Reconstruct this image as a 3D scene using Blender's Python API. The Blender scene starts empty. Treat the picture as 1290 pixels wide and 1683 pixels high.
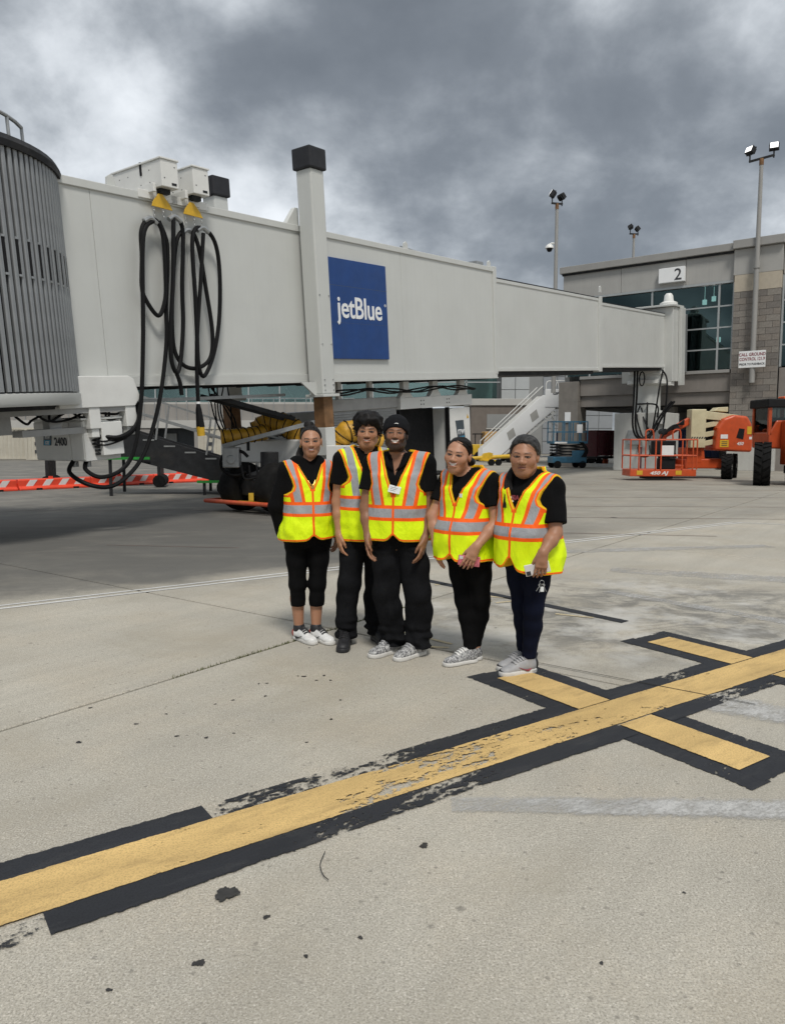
import bpy, bmesh, math, random
import numpy as np
from mathutils import Matrix, Vector, Euler

# ------------------------------------------------------------------ camera, sky, sun, exposure
S = bpy.context.scene
C = S.collection
R = math.radians
rnd = random.Random(7)

cam_d = bpy.data.cameras.new('camera')
cam_d.sensor_fit = 'HORIZONTAL'
cam_d.sensor_width = 36.0
cam_d.lens = 36.0 * 1240 / 1290
cam_d.clip_start = 0.05
cam_d.clip_end = 3000
cam = bpy.data.objects.new('camera', cam_d)
cam.location = (0, 0, 1.55)
cam.rotation_euler = (R(90) - math.atan(0.09637), 0, 0)
C.objects.link(cam)
S.camera = cam

SUN_EL, SUN_AZ = 56.0, 168.0          # degrees; azimuth clockwise from +Y
W = bpy.data.worlds.new('World')
S.world = W
W.use_nodes = True
wn, wl = W.node_tree.nodes, W.node_tree.links
wn.clear()


def wnode(t, **kw):
    n = wn.new(t)
    for k, v in kw.items():
        setattr(n, k, v)
    return n


def wmath(op, a, b=None, clamp=False):
    n = wnode('ShaderNodeMath', operation=op, use_clamp=clamp)
    for i, q in enumerate((a, b)):
        if q is None:
            continue
        if isinstance(q, (int, float)):
            n.inputs[i].default_value = q
        else:
            wl.new(q, n.inputs[i])
    return n.outputs[0]


tc = wnode('ShaderNodeTexCoord')
sep = wnode('ShaderNodeSeparateXYZ')
wl.new(tc.outputs['Generated'], sep.inputs[0])
zz = wmath('ADD', wmath('MAXIMUM', sep.outputs[2], 0.0), 0.55)
cx = wmath('DIVIDE', sep.outputs[0], zz)
cy = wmath('DIVIDE', sep.outputs[1], zz)
comb = wnode('ShaderNodeCombineXYZ')
wl.new(cx, comb.inputs[0])
wl.new(cy, comb.inputs[1])
comb.inputs[2].default_value = 3.7


def wnoise(scale, detail, rough, dist, off):
    mp = wnode('ShaderNodeMapping')
    mp.inputs['Location'].default_value = off
    wl.new(comb.outputs[0], mp.inputs[0])
    n = wnode('ShaderNodeTexNoise')
    n.inputs['Scale'].default_value = scale
    n.inputs['Detail'].default_value = detail
    n.inputs['Roughness'].default_value = rough
    n.inputs['Distortion'].default_value = dist
    wl.new(mp.outputs[0], n.inputs['Vector'])
    return n.outputs['Fac']


big = wnoise(1.9, 3.5, 0.5, 0.15, (56.8535, 24.078, 0.0))
mid = wnoise(5.5, 7.0, 0.58, 0.1, (39.3685, 30.451, 0.0))
v = wmath('ADD', wmath('MULTIPLY', big, 0.74), wmath('MULTIPLY', mid, 0.34))
ramp = wnode('ShaderNodeValToRGB')
cr = ramp.color_ramp
cr.interpolation = 'B_SPLINE'
cr.elements[0].position = 0.31
cr.elements[0].color = (0.086, 0.097, 0.111, 1)
cr.elements[1].position = 0.68
cr.elements[1].color = (0.62, 0.645, 0.67, 1)
for pos, col in ((0.46, (0.128, 0.143, 0.161, 1)), (0.53, (0.222, 0.241, 0.262, 1)), (0.595, (0.42, 0.445, 0.47, 1))):
    e = cr.elements.new(pos)
    e.color = col
wl.new(v, ramp.inputs[0])
sky = wnode('ShaderNodeTexSky', sky_type='NISHITA', sun_disc=False)
sky.sun_elevation = R(SUN_EL)
sky.sun_rotation = R(SUN_AZ)
skyb = wnode('ShaderNodeVectorMath', operation='SCALE')
wl.new(sky.outputs[0], skyb.inputs[0])
skyb.inputs['Scale'].default_value = 0.08
mixs = wnode('ShaderNodeMixRGB')
mixs.inputs[0].default_value = 0.93
wl.new(skyb.outputs[0], mixs.inputs[1])
wl.new(ramp.outputs[0], mixs.inputs[2])
bg = wnode('ShaderNodeBackground')
bg.inputs['Strength'].default_value = 1.0
wl.new(mixs.outputs[0], bg.inputs['Color'])
W.cycles.sampling_method = 'MANUAL'
W.cycles.sample_map_resolution = 512
wo = wnode('ShaderNodeOutputWorld')
wl.new(bg.outputs[0], wo.inputs[0])

sun_d = bpy.data.lights.new('sun', 'SUN')
sun_d.energy = 1.5
sun_d.angle = R(13)
sun_d.color = (1.0, 0.96, 0.9)
sun = bpy.data.objects.new('sun', sun_d)
az, el = R(SUN_AZ), R(SUN_EL)
sdir = Vector((math.sin(az) * math.cos(el), math.cos(az) * math.cos(el), math.sin(el)))
sun.rotation_euler = sdir.to_track_quat('Z', 'Y').to_euler()
C.objects.link(sun)

S.view_settings.view_transform = 'Standard'
S.view_settings.look = 'None'
S.view_settings.exposure = 0.72
S.view_settings.gamma = 1.0
S.view_settings.use_curve_mapping = False


# ------------------------------------------------------------------ helpers: materials
class NT:
    """small node-tree writer"""

    def __init__(s, name):
        s.m = bpy.data.materials.new(name)
        s.m.use_nodes = True
        s.n, s.l = s.m.node_tree.nodes, s.m.node_tree.links
        s.n.clear()
        s.out = s.n.new('ShaderNodeOutputMaterial')
        s.b = s.n.new('ShaderNodeBsdfPrincipled')
        s.l.new(s.b.outputs[0], s.out.inputs[0])
        s._tc = None

    def tc(s, which='Object'):
        if s._tc is None:
            s._tc = s.n.new('ShaderNodeTexCoord')
        return s._tc.outputs[which]

    def put(s, sock, val):
        if val is None:
            return
        if isinstance(val, bpy.types.NodeSocket):
            s.l.new(val, sock)
        else:
            if hasattr(sock.default_value, '__len__') and len(sock.default_value) == 4 and len(val) == 3:
                val = (*val, 1)
            sock.default_value = val

    def math(s, op, a, b=None, clamp=False):
        n = s.n.new('ShaderNodeMath')
        n.operation = op
        n.use_clamp = clamp
        s.put(n.inputs[0], a)
        s.put(n.inputs[1], b)
        return n.outputs[0]

    def noise(s, scale, detail=4, rough=0.55, vec=None, stretch=None, dist=0.0, off=(0, 0, 0), color=False):
        vec = vec or s.tc()
        mp = s.n.new('ShaderNodeMapping')
        mp.inputs['Location'].default_value = off
        if stretch:
            mp.inputs['Scale'].default_value = stretch
        s.l.new(vec, mp.inputs[0])
        n = s.n.new('ShaderNodeTexNoise')
        n.inputs['Scale'].default_value = scale
        n.inputs['Detail'].default_value = detail
        n.inputs['Roughness'].default_value = rough
        n.inputs['Distortion'].default_value = dist
        s.l.new(mp.outputs[0], n.inputs['Vector'])
        return n.outputs['Color' if color else 'Fac']

    def voro(s, scale, vec=None, stretch=None, feature='F1', out='Distance'):
        mp = s.n.new('ShaderNodeMapping')
        if stretch:
            mp.inputs['Scale'].default_value = stretch
        s.l.new(vec or s.tc(), mp.inputs[0])
        n = s.n.new('ShaderNodeTexVoronoi')
        n.feature = feature
        n.inputs['Scale'].default_value = scale
        s.l.new(mp.outputs[0], n.inputs['Vector'])
        return n.outputs[out]

    def remap(s, x, a, b, c=0.0, d=1.0, smooth=False):
        n = s.n.new('ShaderNodeMapRange')
        n.interpolation_type = 'SMOOTHSTEP' if smooth else 'LINEAR'
        n.clamp = True
        s.put(n.inputs[0], x)
        for i, q in enumerate((a, b, c, d)):
            n.inputs[i + 1].default_value = q
        return n.outputs[0]

    def mix(s, f, a, b, blend='MIX'):
        n = s.n.new('ShaderNodeMixRGB')
        n.blend_type = blend
        s.put(n.inputs[0], f)
        s.put(n.inputs[1], a)
        s.put(n.inputs[2], b)
        return n.outputs[0]

    def sep(s, vec=None):
        n = s.n.new('ShaderNodeSeparateXYZ')
        s.l.new(vec or s.tc(), n.inputs[0])
        return n.outputs

    def bump(s, h, strength=0.3, dist=0.02):
        n = s.n.new('ShaderNodeBump')
        n.inputs['Strength'].default_value = strength
        n.inputs['Distance'].default_value = dist
        s.put(n.inputs['Height'], h)
        s.l.new(n.outputs[0], s.b.inputs['Normal'])

    def set(s, color=None, rough=None, metal=None, spec=None, **kw):
        s.put(s.b.inputs['Base Color'], color)
        s.put(s.b.inputs['Roughness'], rough)
        s.put(s.b.inputs['Metallic'], metal)
        s.put(s.b.inputs['Specular IOR Level'], spec)
        for k, q in kw.items():
            s.put(s.b.inputs[k], q)
        return s.m


M = {}


def mk(name, col, rough=0.6, metal=0.0, var=0.12, scale=6.0, bump=0.0, bscale=60.0, streak=0.0, dirt=0.0, spec=None, dirtcol=None):
    t = NT(name)
    n1 = t.noise(scale, 5)
    dark = tuple(c * (1 - var) for c in col)
    lite = tuple(min(1, c * (1 + var)) for c in col)
    c = t.mix(t.remap(n1, 0.3, 0.7), dark, lite)
    if streak:
        st = t.noise(3.0, 6, 0.6, stretch=(2.6, 2.6, 0.12))
        c = t.mix(t.remap(st, 0.48, 0.8, 0, streak), c, dirtcol or tuple(q * 0.45 for q in col))
    if dirt:
        dn = t.noise(2.3, 8, 0.68, off=(3, 1, 2))
        c = t.mix(t.remap(dn, 0.5, 0.72, 0, dirt), c, dirtcol or (0.07, 0.06, 0.05))
    if bump:
        t.bump(t.noise(bscale, 3), bump, 0.004)
    r = t.remap(t.noise(scale * 2.3, 3), 0.3, 0.7, max(0.02, rough - 0.08), min(1, rough + 0.08))
    M[name] = t.set(c, r, metal, spec)
    return M[name]


# ------------------------------------------------------------------ helpers: geometry
class MB:
    def __init__(s):
        s.v, s.f, s.m = [], [], []

    def add(s, verts, faces, mi=0):
        o = len(s.v)
        s.v += [tuple(q) for q in verts]
        s.f += [tuple(i + o for i in f) for f in faces]
        s.m += [mi] * len(faces)
        return s

    def bb(s, x0, x1, y0, y1, z0, z1, mi=0, rot=None, pivot=None):
        vs = [Vector((x, y, z)) for z in (z0, z1) for y in (y0, y1) for x in (x0, x1)]
        if rot is not None:
            pv = Vector(pivot) if pivot is not None else Vector(((x0 + x1) / 2, (y0 + y1) / 2, (z0 + z1) / 2))
            m = Euler(rot).to_matrix()
            vs = [m @ (q - pv) + pv for q in vs]
        return s.add(vs, [(0, 2, 3, 1), (4, 5, 7, 6), (0, 1, 5, 4), (2, 6, 7, 3), (0, 4, 6, 2), (1, 3, 7, 5)], mi)

    def beam(s, p0, p1, w, h=None, mi=0, up=(0, 0, 1)):
        """rectangular bar from p0 to p1"""
        h = h or w
        p0, p1 = Vector(p0), Vector(p1)
        d = (p1 - p0).normalized()
        a = d.cross(Vector(up))
        if a.length < 1e-4:
            a = d.cross(Vector((1, 0, 0)))
        a.normalize()
        b = a.cross(d)
        vs = []
        for p in (p0, p1):
            for q, r_ in ((-1, -1), (1, -1), (1, 1), (-1, 1)):
                vs.append(p + a * (q * w / 2) + b * (r_ * h / 2))
        return s.add(vs, [(0, 3, 2, 1), (4, 5, 6, 7), (0, 1, 5, 4), (1, 2, 6, 5), (2, 3, 7, 6), (3, 0, 4, 7)], mi)

    def tube(s, pts, r, seg=8, mi=0, closed=False):
        pts = [Vector(p) for p in pts]
        n = len(pts)
        rs = r if isinstance(r, (list, tuple)) else [r] * n
        vs = []
        nrm = None
        for i, p in enumerate(pts):
            if closed:
                d = pts[(i + 1) % n] - pts[i - 1]
            else:
                d = pts[min(i + 1, n - 1)] - pts[max(i - 1, 0)]
            if d.length < 1e-9:
                d = Vector((0, 0, 1))
            d.normalize()
            if nrm is None:
                nrm = d.orthogonal().normalized()
            else:
                nrm = nrm - d * nrm.dot(d)
                if nrm.length < 1e-5:
                    nrm = d.orthogonal()
                nrm.normalize()
            b = d.cross(nrm)
            for k in range(seg):
                a = 2 * math.pi * k / seg
                vs.append(p + (nrm * math.cos(a) + b * math.sin(a)) * rs[i])
        fs = []
        for i in range(n if closed else n - 1):
            j = (i + 1) % n
            for k in range(seg):
                k2 = (k + 1) % seg
                fs.append((i * seg + k, i * seg + k2, j * seg + k2, j * seg + k))
        if not closed:
            fs.append(tuple(range(seg - 1, -1, -1)))
            fs.append(tuple((n - 1) * seg + k for k in range(seg)))
        return s.add(vs, fs, mi)

    def cyl(s, p0, p1, r, r1=None, seg=16, mi=0):
        return s.tube([p0, p1], [r, r if r1 is None else r1], seg, mi)

    def prism(s, poly, axis, a0, a1, mi=0):
        """polygon in the two remaining axes (in x,y,z order), extruded along axis"""
        k = 'xyz'.index(axis)
        vs = []
        for a in (a0, a1):
            for p in poly:
                q = list(p)
                q.insert(k, a)
                vs.append(q)
        n = len(poly)
        fs = [tuple(range(n)), tuple(range(2 * n - 1, n - 1, -1))]
        for i in range(n):
            j = (i + 1) % n
            fs.append((i, i + n, j + n, j))
        return s.add(vs, fs, mi)

    def lathe(s, prof, seg=24, mi=0, c=(0, 0, 0), axis='z', a0=0.0, a1=2 * math.pi):
        full = abs(a1 - a0) > 6.28
        cnt = seg if full else seg + 1
        vs, fs = [], []
        for k in range(cnt):
            a = a0 + (a1 - a0) * k / seg
            for r_, h in prof:
                q = [r_ * math.cos(a), r_ * math.sin(a), h]
                if axis == 'y':
                    q = [q[0], q[2], q[1]]
                elif axis == 'x':
                    q = [q[2], q[0], q[1]]
                vs.append((q[0] + c[0], q[1] + c[1], q[2] + c[2]))
        n = len(prof)
        for k in range(seg):
            k2 = (k + 1) % cnt
            for i in range(n - 1):
                fs.append((k * n + i, k2 * n + i, k2 * n + i + 1, k * n + i + 1))
        return s.add(vs, fs, mi)

    def mesh(s, name):
        me = bpy.data.meshes.new(name)
        me.from_pydata(s.v, [], s.f)
        me.polygons.foreach_set('material_index', s.m)
        bm = bmesh.new()
        bm.from_mesh(me)
        bmesh.ops.recalc_face_normals(bm, faces=bm.faces)
        bm.to_mesh(me)
        bm.free()
        return me

    def build(s, name, mat, parent=None, smooth=False, bevel=0.0, angle=40, seg=2):
        me = s.mesh(name)
        for m_ in (mat if isinstance(mat, (list, tuple)) else [mat]):
            me.materials.append(M[m_] if isinstance(m_, str) else m_)
        return link(name, me, parent, smooth, bevel, angle, seg)


def build_parts(mb, name, mat, parent=None, **kw):
    """one object per separate piece of the collected geometry"""
    par = list(range(len(mb.v)))

    def find(i):
        while par[i] != i:
            par[i] = par[par[i]]
            i = par[i]
        return i
    for f in mb.f:
        r0 = find(f[0])
        for i in f[1:]:
            par[find(i)] = r0
    groups = {}
    for f in mb.f:
        groups.setdefault(find(f[0]), []).append(f)
    out = []
    for fs in groups.values():
        idx = sorted({i for f in fs for i in f})
        mp = {q: k for k, q in enumerate(idx)}
        m_ = MB()
        m_.add([mb.v[i] for i in idx], [tuple(mp[i] for i in f) for f in fs])
        out.append(m_.build(name, mat, parent, **kw))
    return out


def link(name, me, parent=None, smooth=False, bevel=0.0, angle=40, seg=2):
    o = bpy.data.objects.new(name, me)
    C.objects.link(o)
    if parent is not None:
        o.parent = parent
    if smooth:
        me.polygons.foreach_set('use_smooth', [True] * len(me.polygons))
        try:
            me.set_sharp_from_angle(angle=R(angle))
        except Exception:
            pass
    if bevel:
        b = o.modifiers.new('bevel', 'BEVEL')
        b.width = bevel
        b.segments = seg
        b.limit_method = 'ANGLE'
        b.angle_limit = R(50)
    return o


def tag(o, label=None, cat=None, group=None, kind=None):
    for k, q in (('label', label), ('category', cat), ('group', group), ('kind', kind)):
        if q:
            o[k] = q
    return o


def thing(name, label, cat, loc=(0, 0, 0), rotz=0.0, group=None, rot=None):
    o = bpy.data.objects.new(name, None)
    o.empty_display_size = 0.2
    C.objects.link(o)
    o.location = loc
    o.rotation_euler = rot if rot is not None else (0, 0, rotz)
    return tag(o, label, cat, group)


def copy_tree(o, parent=None):
    c = o.copy()
    C.objects.link(c)
    c.parent = parent
    for ch in list(o.children):
        copy_tree(ch, c)
    return c


def text_mesh(txt, size, extrude=0.004, offset=0.0, align='CENTER', shear=0.0, space=1.0, line=1.0):
    cu = bpy.data.curves.new('t', 'FONT')
    cu.body = txt
    cu.size = size
    cu.extrude = extrude
    cu.offset = offset
    cu.align_x = align
    cu.shear = shear
    cu.space_character = space
    cu.space_line = line
    cu.resolution_u = 3
    o = bpy.data.objects.new('t', cu)
    C.objects.link(o)
    dg = bpy.context.evaluated_depsgraph_get()
    me = bpy.data.meshes.new_from_object(o.evaluated_get(dg))
    bpy.data.objects.remove(o)
    bpy.data.curves.remove(cu)
    return me


def lettering(name, txt, size, mat, parent, loc, rot=(R(90), 0, 0), scale=(1, 1, 1), **kw):
    me = text_mesh(txt, size, **kw)
    me.name = name
    me.materials.clear()
    me.materials.append(M[mat])
    o = bpy.data.objects.new(name, me)
    C.objects.link(o)
    o.parent = parent
    o.location = loc
    o.rotation_euler = rot
    o.scale = scale
    return o


def smooth_path(pts, n=8, closed=False):
    """Catmull-Rom through the points"""
    P = [Vector(p) for p in pts]
    out = []
    m = len(P)
    rng_ = range(m) if closed else range(m - 1)
    for i in rng_:
        if closed:
            p0, p1, p2, p3 = P[i - 1], P[i], P[(i + 1) % m], P[(i + 2) % m]
        else:
            p0, p1, p2, p3 = P[max(i - 1, 0)], P[i], P[i + 1], P[min(i + 2, m - 1)]
        for k in range(n):
            t = k / n
            out.append(0.5 * ((2 * p1) + (p2 - p0) * t + (2 * p0 - 5 * p1 + 4 * p2 - p3) * t * t + (3 * p1 - p0 - 3 * p2 + p3) * t ** 3))
    if not closed:
        out.append(P[-1])
    return out


HEAD = R(53.54)                     # direction of the bridge and of the slab grid
ca, sa = math.cos(HEAD), math.sin(HEAD)
BP = Vector((-5.371, 11.685, 2.501))  # near lower corner of the bridge tunnel
SLOPE = R(4.32)

# ------------------------------------------------------------------ materials
mk('bridge_paint', (0.555, 0.565, 0.540), 0.42, 0, 0.035, 0.8, streak=0.10, dirt=0.05, dirtcol=(0.36, 0.34, 0.30))
mk('white_paint', (0.72, 0.72, 0.69), 0.4, 0, 0.04, 3, dirt=0.12, dirtcol=(0.3, 0.28, 0.25))
mk('grey_paint', (0.36, 0.36, 0.35), 0.5, 0, 0.1, 4, dirt=0.2)
mk('dark_steel', (0.022, 0.023, 0.025), 0.6, 0.1, 0.3, 5, spec=0.25, dirt=0.15, dirtcol=(0.12, 0.10, 0.08))
mk('black_plastic', (0.010, 0.010, 0.011), 0.6, 0, 0.2, 8, spec=0.2)
mk('cap_black', (0.014, 0.015, 0.019), 0.7, 0, 0.2, 3, dirt=0.2, dirtcol=(0.06, 0.06, 0.065))
mk('rubber', (0.009, 0.009, 0.009), 0.85, 0, 0.3, 9, bump=0.3, dirt=0.3, dirtcol=(0.03, 0.028, 0.025), spec=0.15)
mk('cable_black', (0.006, 0.006, 0.0065), 0.55, 0, 0.2, 20, spec=0.2)
mk('slat_metal', (0.255, 0.268, 0.275), 0.4, 0.2, 0.12, 3, streak=0.4, dirt=0.12, dirtcol=(0.12, 0.12, 0.12))
mk('slat_gap', (0.012, 0.013, 0.014), 0.8, 0, 0.2, 5, spec=0.1)
mk('galv', (0.34, 0.35, 0.35), 0.42, 0.55, 0.14, 9)
mk('rust', (0.20, 0.105, 0.045), 0.75, 0.1, 0.3, 5, streak=0.5, dirtcol=(0.09, 0.04, 0.02), bump=0.2)
mk('hanger_yellow', (0.62, 0.37, 0.02), 0.5, 0, 0.1, 9)
mk('duct_yellow', (0.56, 0.30, 0.02), 0.55, 0, 0.18, 12, dirt=0.4, dirtcol=(0.16, 0.09, 0.02))
mk('yellow_paint', (0.66, 0.42, 0.03), 0.45, 0, 0.12, 6, dirt=0.3)
mk('sign_blue', (0.005, 0.045, 0.190), 0.45, 0, 0.12, 2, dirt=0.08, dirtcol=(0.05, 0.10, 0.22))
mk('pure_white', (0.80, 0.81, 0.81), 0.5, 0, 0.02, 4)
mk('ink', (0.03, 0.033, 0.04), 0.6, 0, 0.1, 4)
mk('ink_red', (0.23, 0.035, 0.05), 0.6, 0, 0.1, 4)
mk('logo_slate', (0.055, 0.075, 0.09), 0.5, 0, 0.1, 4)
mk('logo_blue', (0.03, 0.30, 0.50), 0.5, 0, 0.1, 4)
mk('lift_orange', (0.54, 0.078, 0.018), 0.42, 0, 0.12, 4, dirt=0.35, dirtcol=(0.25, 0.06, 0.02))
mk('lift_cream', (0.56, 0.50, 0.32), 0.5, 0, 0.1, 4, dirt=0.3, dirtcol=(0.28, 0.22, 0.12))
mk('tele_orange', (0.42, 0.060, 0.012), 0.4, 0, 0.1, 4, dirt=0.3, dirtcol=(0.22, 0.06, 0.02))
mk('barrier_orange', (0.78, 0.07, 0.03), 0.5, 0, 0.1, 5, dirt=0.25, dirtcol=(0.3, 0.06, 0.03))
mk('reflect_white', (0.74, 0.72, 0.70), 0.5, 0, 0.05, 6, dirt=0.15, dirtcol=(0.4, 0.35, 0.3))
mk('green_paint', (0.02, 0.26, 0.035), 0.5, 0, 0.2, 5, dirt=0.3)
mk('bumper_red', (0.55, 0.08, 0.03), 0.5, 0, 0.2, 5, dirt=0.3, dirtcol=(0.5, 0.3, 0.05))
mk('lift_blue', (0.035, 0.13, 0.21), 0.5, 0, 0.15, 5, dirt=0.3)
mk('cart_blue', (0.015, 0.03, 0.10), 0.6, 0, 0.2, 5, dirt=0.2)
mk('cart_red', (0.10, 0.012, 0.018), 0.6, 0, 0.2, 5, dirt=0.3)
mk('container_beige', (0.50, 0.47, 0.39), 0.6, 0, 0.06, 2, streak=0.25, dirt=0.2, dirtcol=(0.28, 0.22, 0.16))
mk('panel_grey', (0.37, 0.365, 0.345), 0.6, 0, 0.04, 1.5, streak=0.14)
mk('cornice_grey', (0.30, 0.295, 0.28), 0.6, 0, 0.05, 1.5, streak=0.12)
mk('limestone', (0.44, 0.39, 0.31), 0.8, 0, 0.08, 5, bump=0.2)
mk('spandrel', (0.225, 0.205, 0.185), 0.75, 0, 0.08, 2, streak=0.15)
mk('column_stone', (0.20, 0.185, 0.165), 0.8, 0, 0.1, 3, streak=0.2, bump=0.2)
mk('mortar', (0.24, 0.225, 0.205), 0.9, 0, 0.1, 12, bump=0.3)
mk('mullion', (0.40, 0.42, 0.42), 0.4, 0.3, 0.05, 4)
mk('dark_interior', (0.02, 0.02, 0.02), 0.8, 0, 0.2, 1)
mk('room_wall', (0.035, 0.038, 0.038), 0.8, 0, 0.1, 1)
mk('pedestal', (0.50, 0.50, 0.47), 0.7, 0, 0.06, 2, streak=0.25, dirt=0.15, dirtcol=(0.25, 0.23, 0.2))
mk('far_wall', (0.27, 0.255, 0.235), 0.8, 0, 0.06, 0.6, streak=0.1)
mk('far_band', (0.46, 0.45, 0.42), 0.8, 0, 0.05, 0.6)
mk('far_grey', (0.26, 0.265, 0.26), 0.8, 0, 0.06, 0.5)
mk('far_dark', (0.035, 0.042, 0.048), 0.5, 0, 0.2, 0.7)
mk('brick_brown', (0.17, 0.145, 0.125), 0.85, 0, 0.1, 2)
mk('tile_light', (0.46, 0.48, 0.48), 0.55, 0.1, 0.03, 1)
mk('tile_dark', (0.27, 0.285, 0.30), 0.6, 0.1, 0.04, 1)
mk('cone_orange', (0.75, 0.12, 0.02), 0.55, 0, 0.1, 6, dirt=0.2)
mk('tan_box', (0.48, 0.28, 0.09), 0.6, 0, 0.12, 4, dirt=0.3)
mk('blue_barrel', (0.02, 0.05, 0.25), 0.5, 0, 0.1, 4)


def block_mats():
    for i, q in enumerate(((0.205, 0.185, 0.165), (0.235, 0.215, 0.19), (0.175, 0.16, 0.145), (0.22, 0.195, 0.17))):
        mk('block_%d' % i, q, 0.9, 0, 0.14, 14, bump=0.4, bscale=40)


block_mats()


def glass_mat(name, tint, mixf, rough=0.02):
    t = NT(name)
    t.n.remove(t.b)
    g = t.n.new('ShaderNodeBsdfGlossy')
    g.inputs['Roughness'].default_value = rough
    t.put(g.inputs['Color'], t.mix(t.remap(t.noise(0.7, 2), 0.35, 0.65), tuple(c * 0.9 for c in tint[0]), tint[0]))
    tr = t.n.new('ShaderNodeBsdfTransparent')
    tr.inputs['Color'].default_value = (*tint[1], 1)
    fr = t.n.new('ShaderNodeFresnel')
    fr.inputs['IOR'].default_value = 1.6
    mx = t.n.new('ShaderNodeMixShader')
    f = t.math('ADD', fr.outputs[0], mixf, True)
    t.l.new(f, mx.inputs[0])
    t.l.new(tr.outputs[0], mx.inputs[1])
    t.l.new(g.outputs[0], mx.inputs[2])
    t.l.new(mx.outputs[0], t.out.inputs[0])
    M[name] = t.m


glass_mat('window_glass', ((0.45, 0.62, 0.62), (0.30, 0.42, 0.42)), 0.06)
glass_mat('far_glass', ((0.55, 0.72, 0.70), (0.45, 0.62, 0.60)), 0.22, 0.12)
glass_mat('cab_glass', ((0.7, 0.75, 0.75), (0.5, 0.58, 0.58)), 0.05)


def emis_mat(name, col, st):
    t = NT(name)
    t.set((0.8, 0.8, 0.8), 0.4)
    t.put(t.b.inputs['Emission Color'], t.mix(t.remap(t.noise(30, 1), 0.3, 0.7), tuple(c * 0.85 for c in col), col))
    t.b.inputs['Emission Strength'].default_value = st
    M[name] = t.m


emis_mat('lamp_glow', (1.0, 0.98, 0.95), 0.9)
emis_mat('lamp_dim', (1.0, 0.98, 0.93), 1.6)


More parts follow.
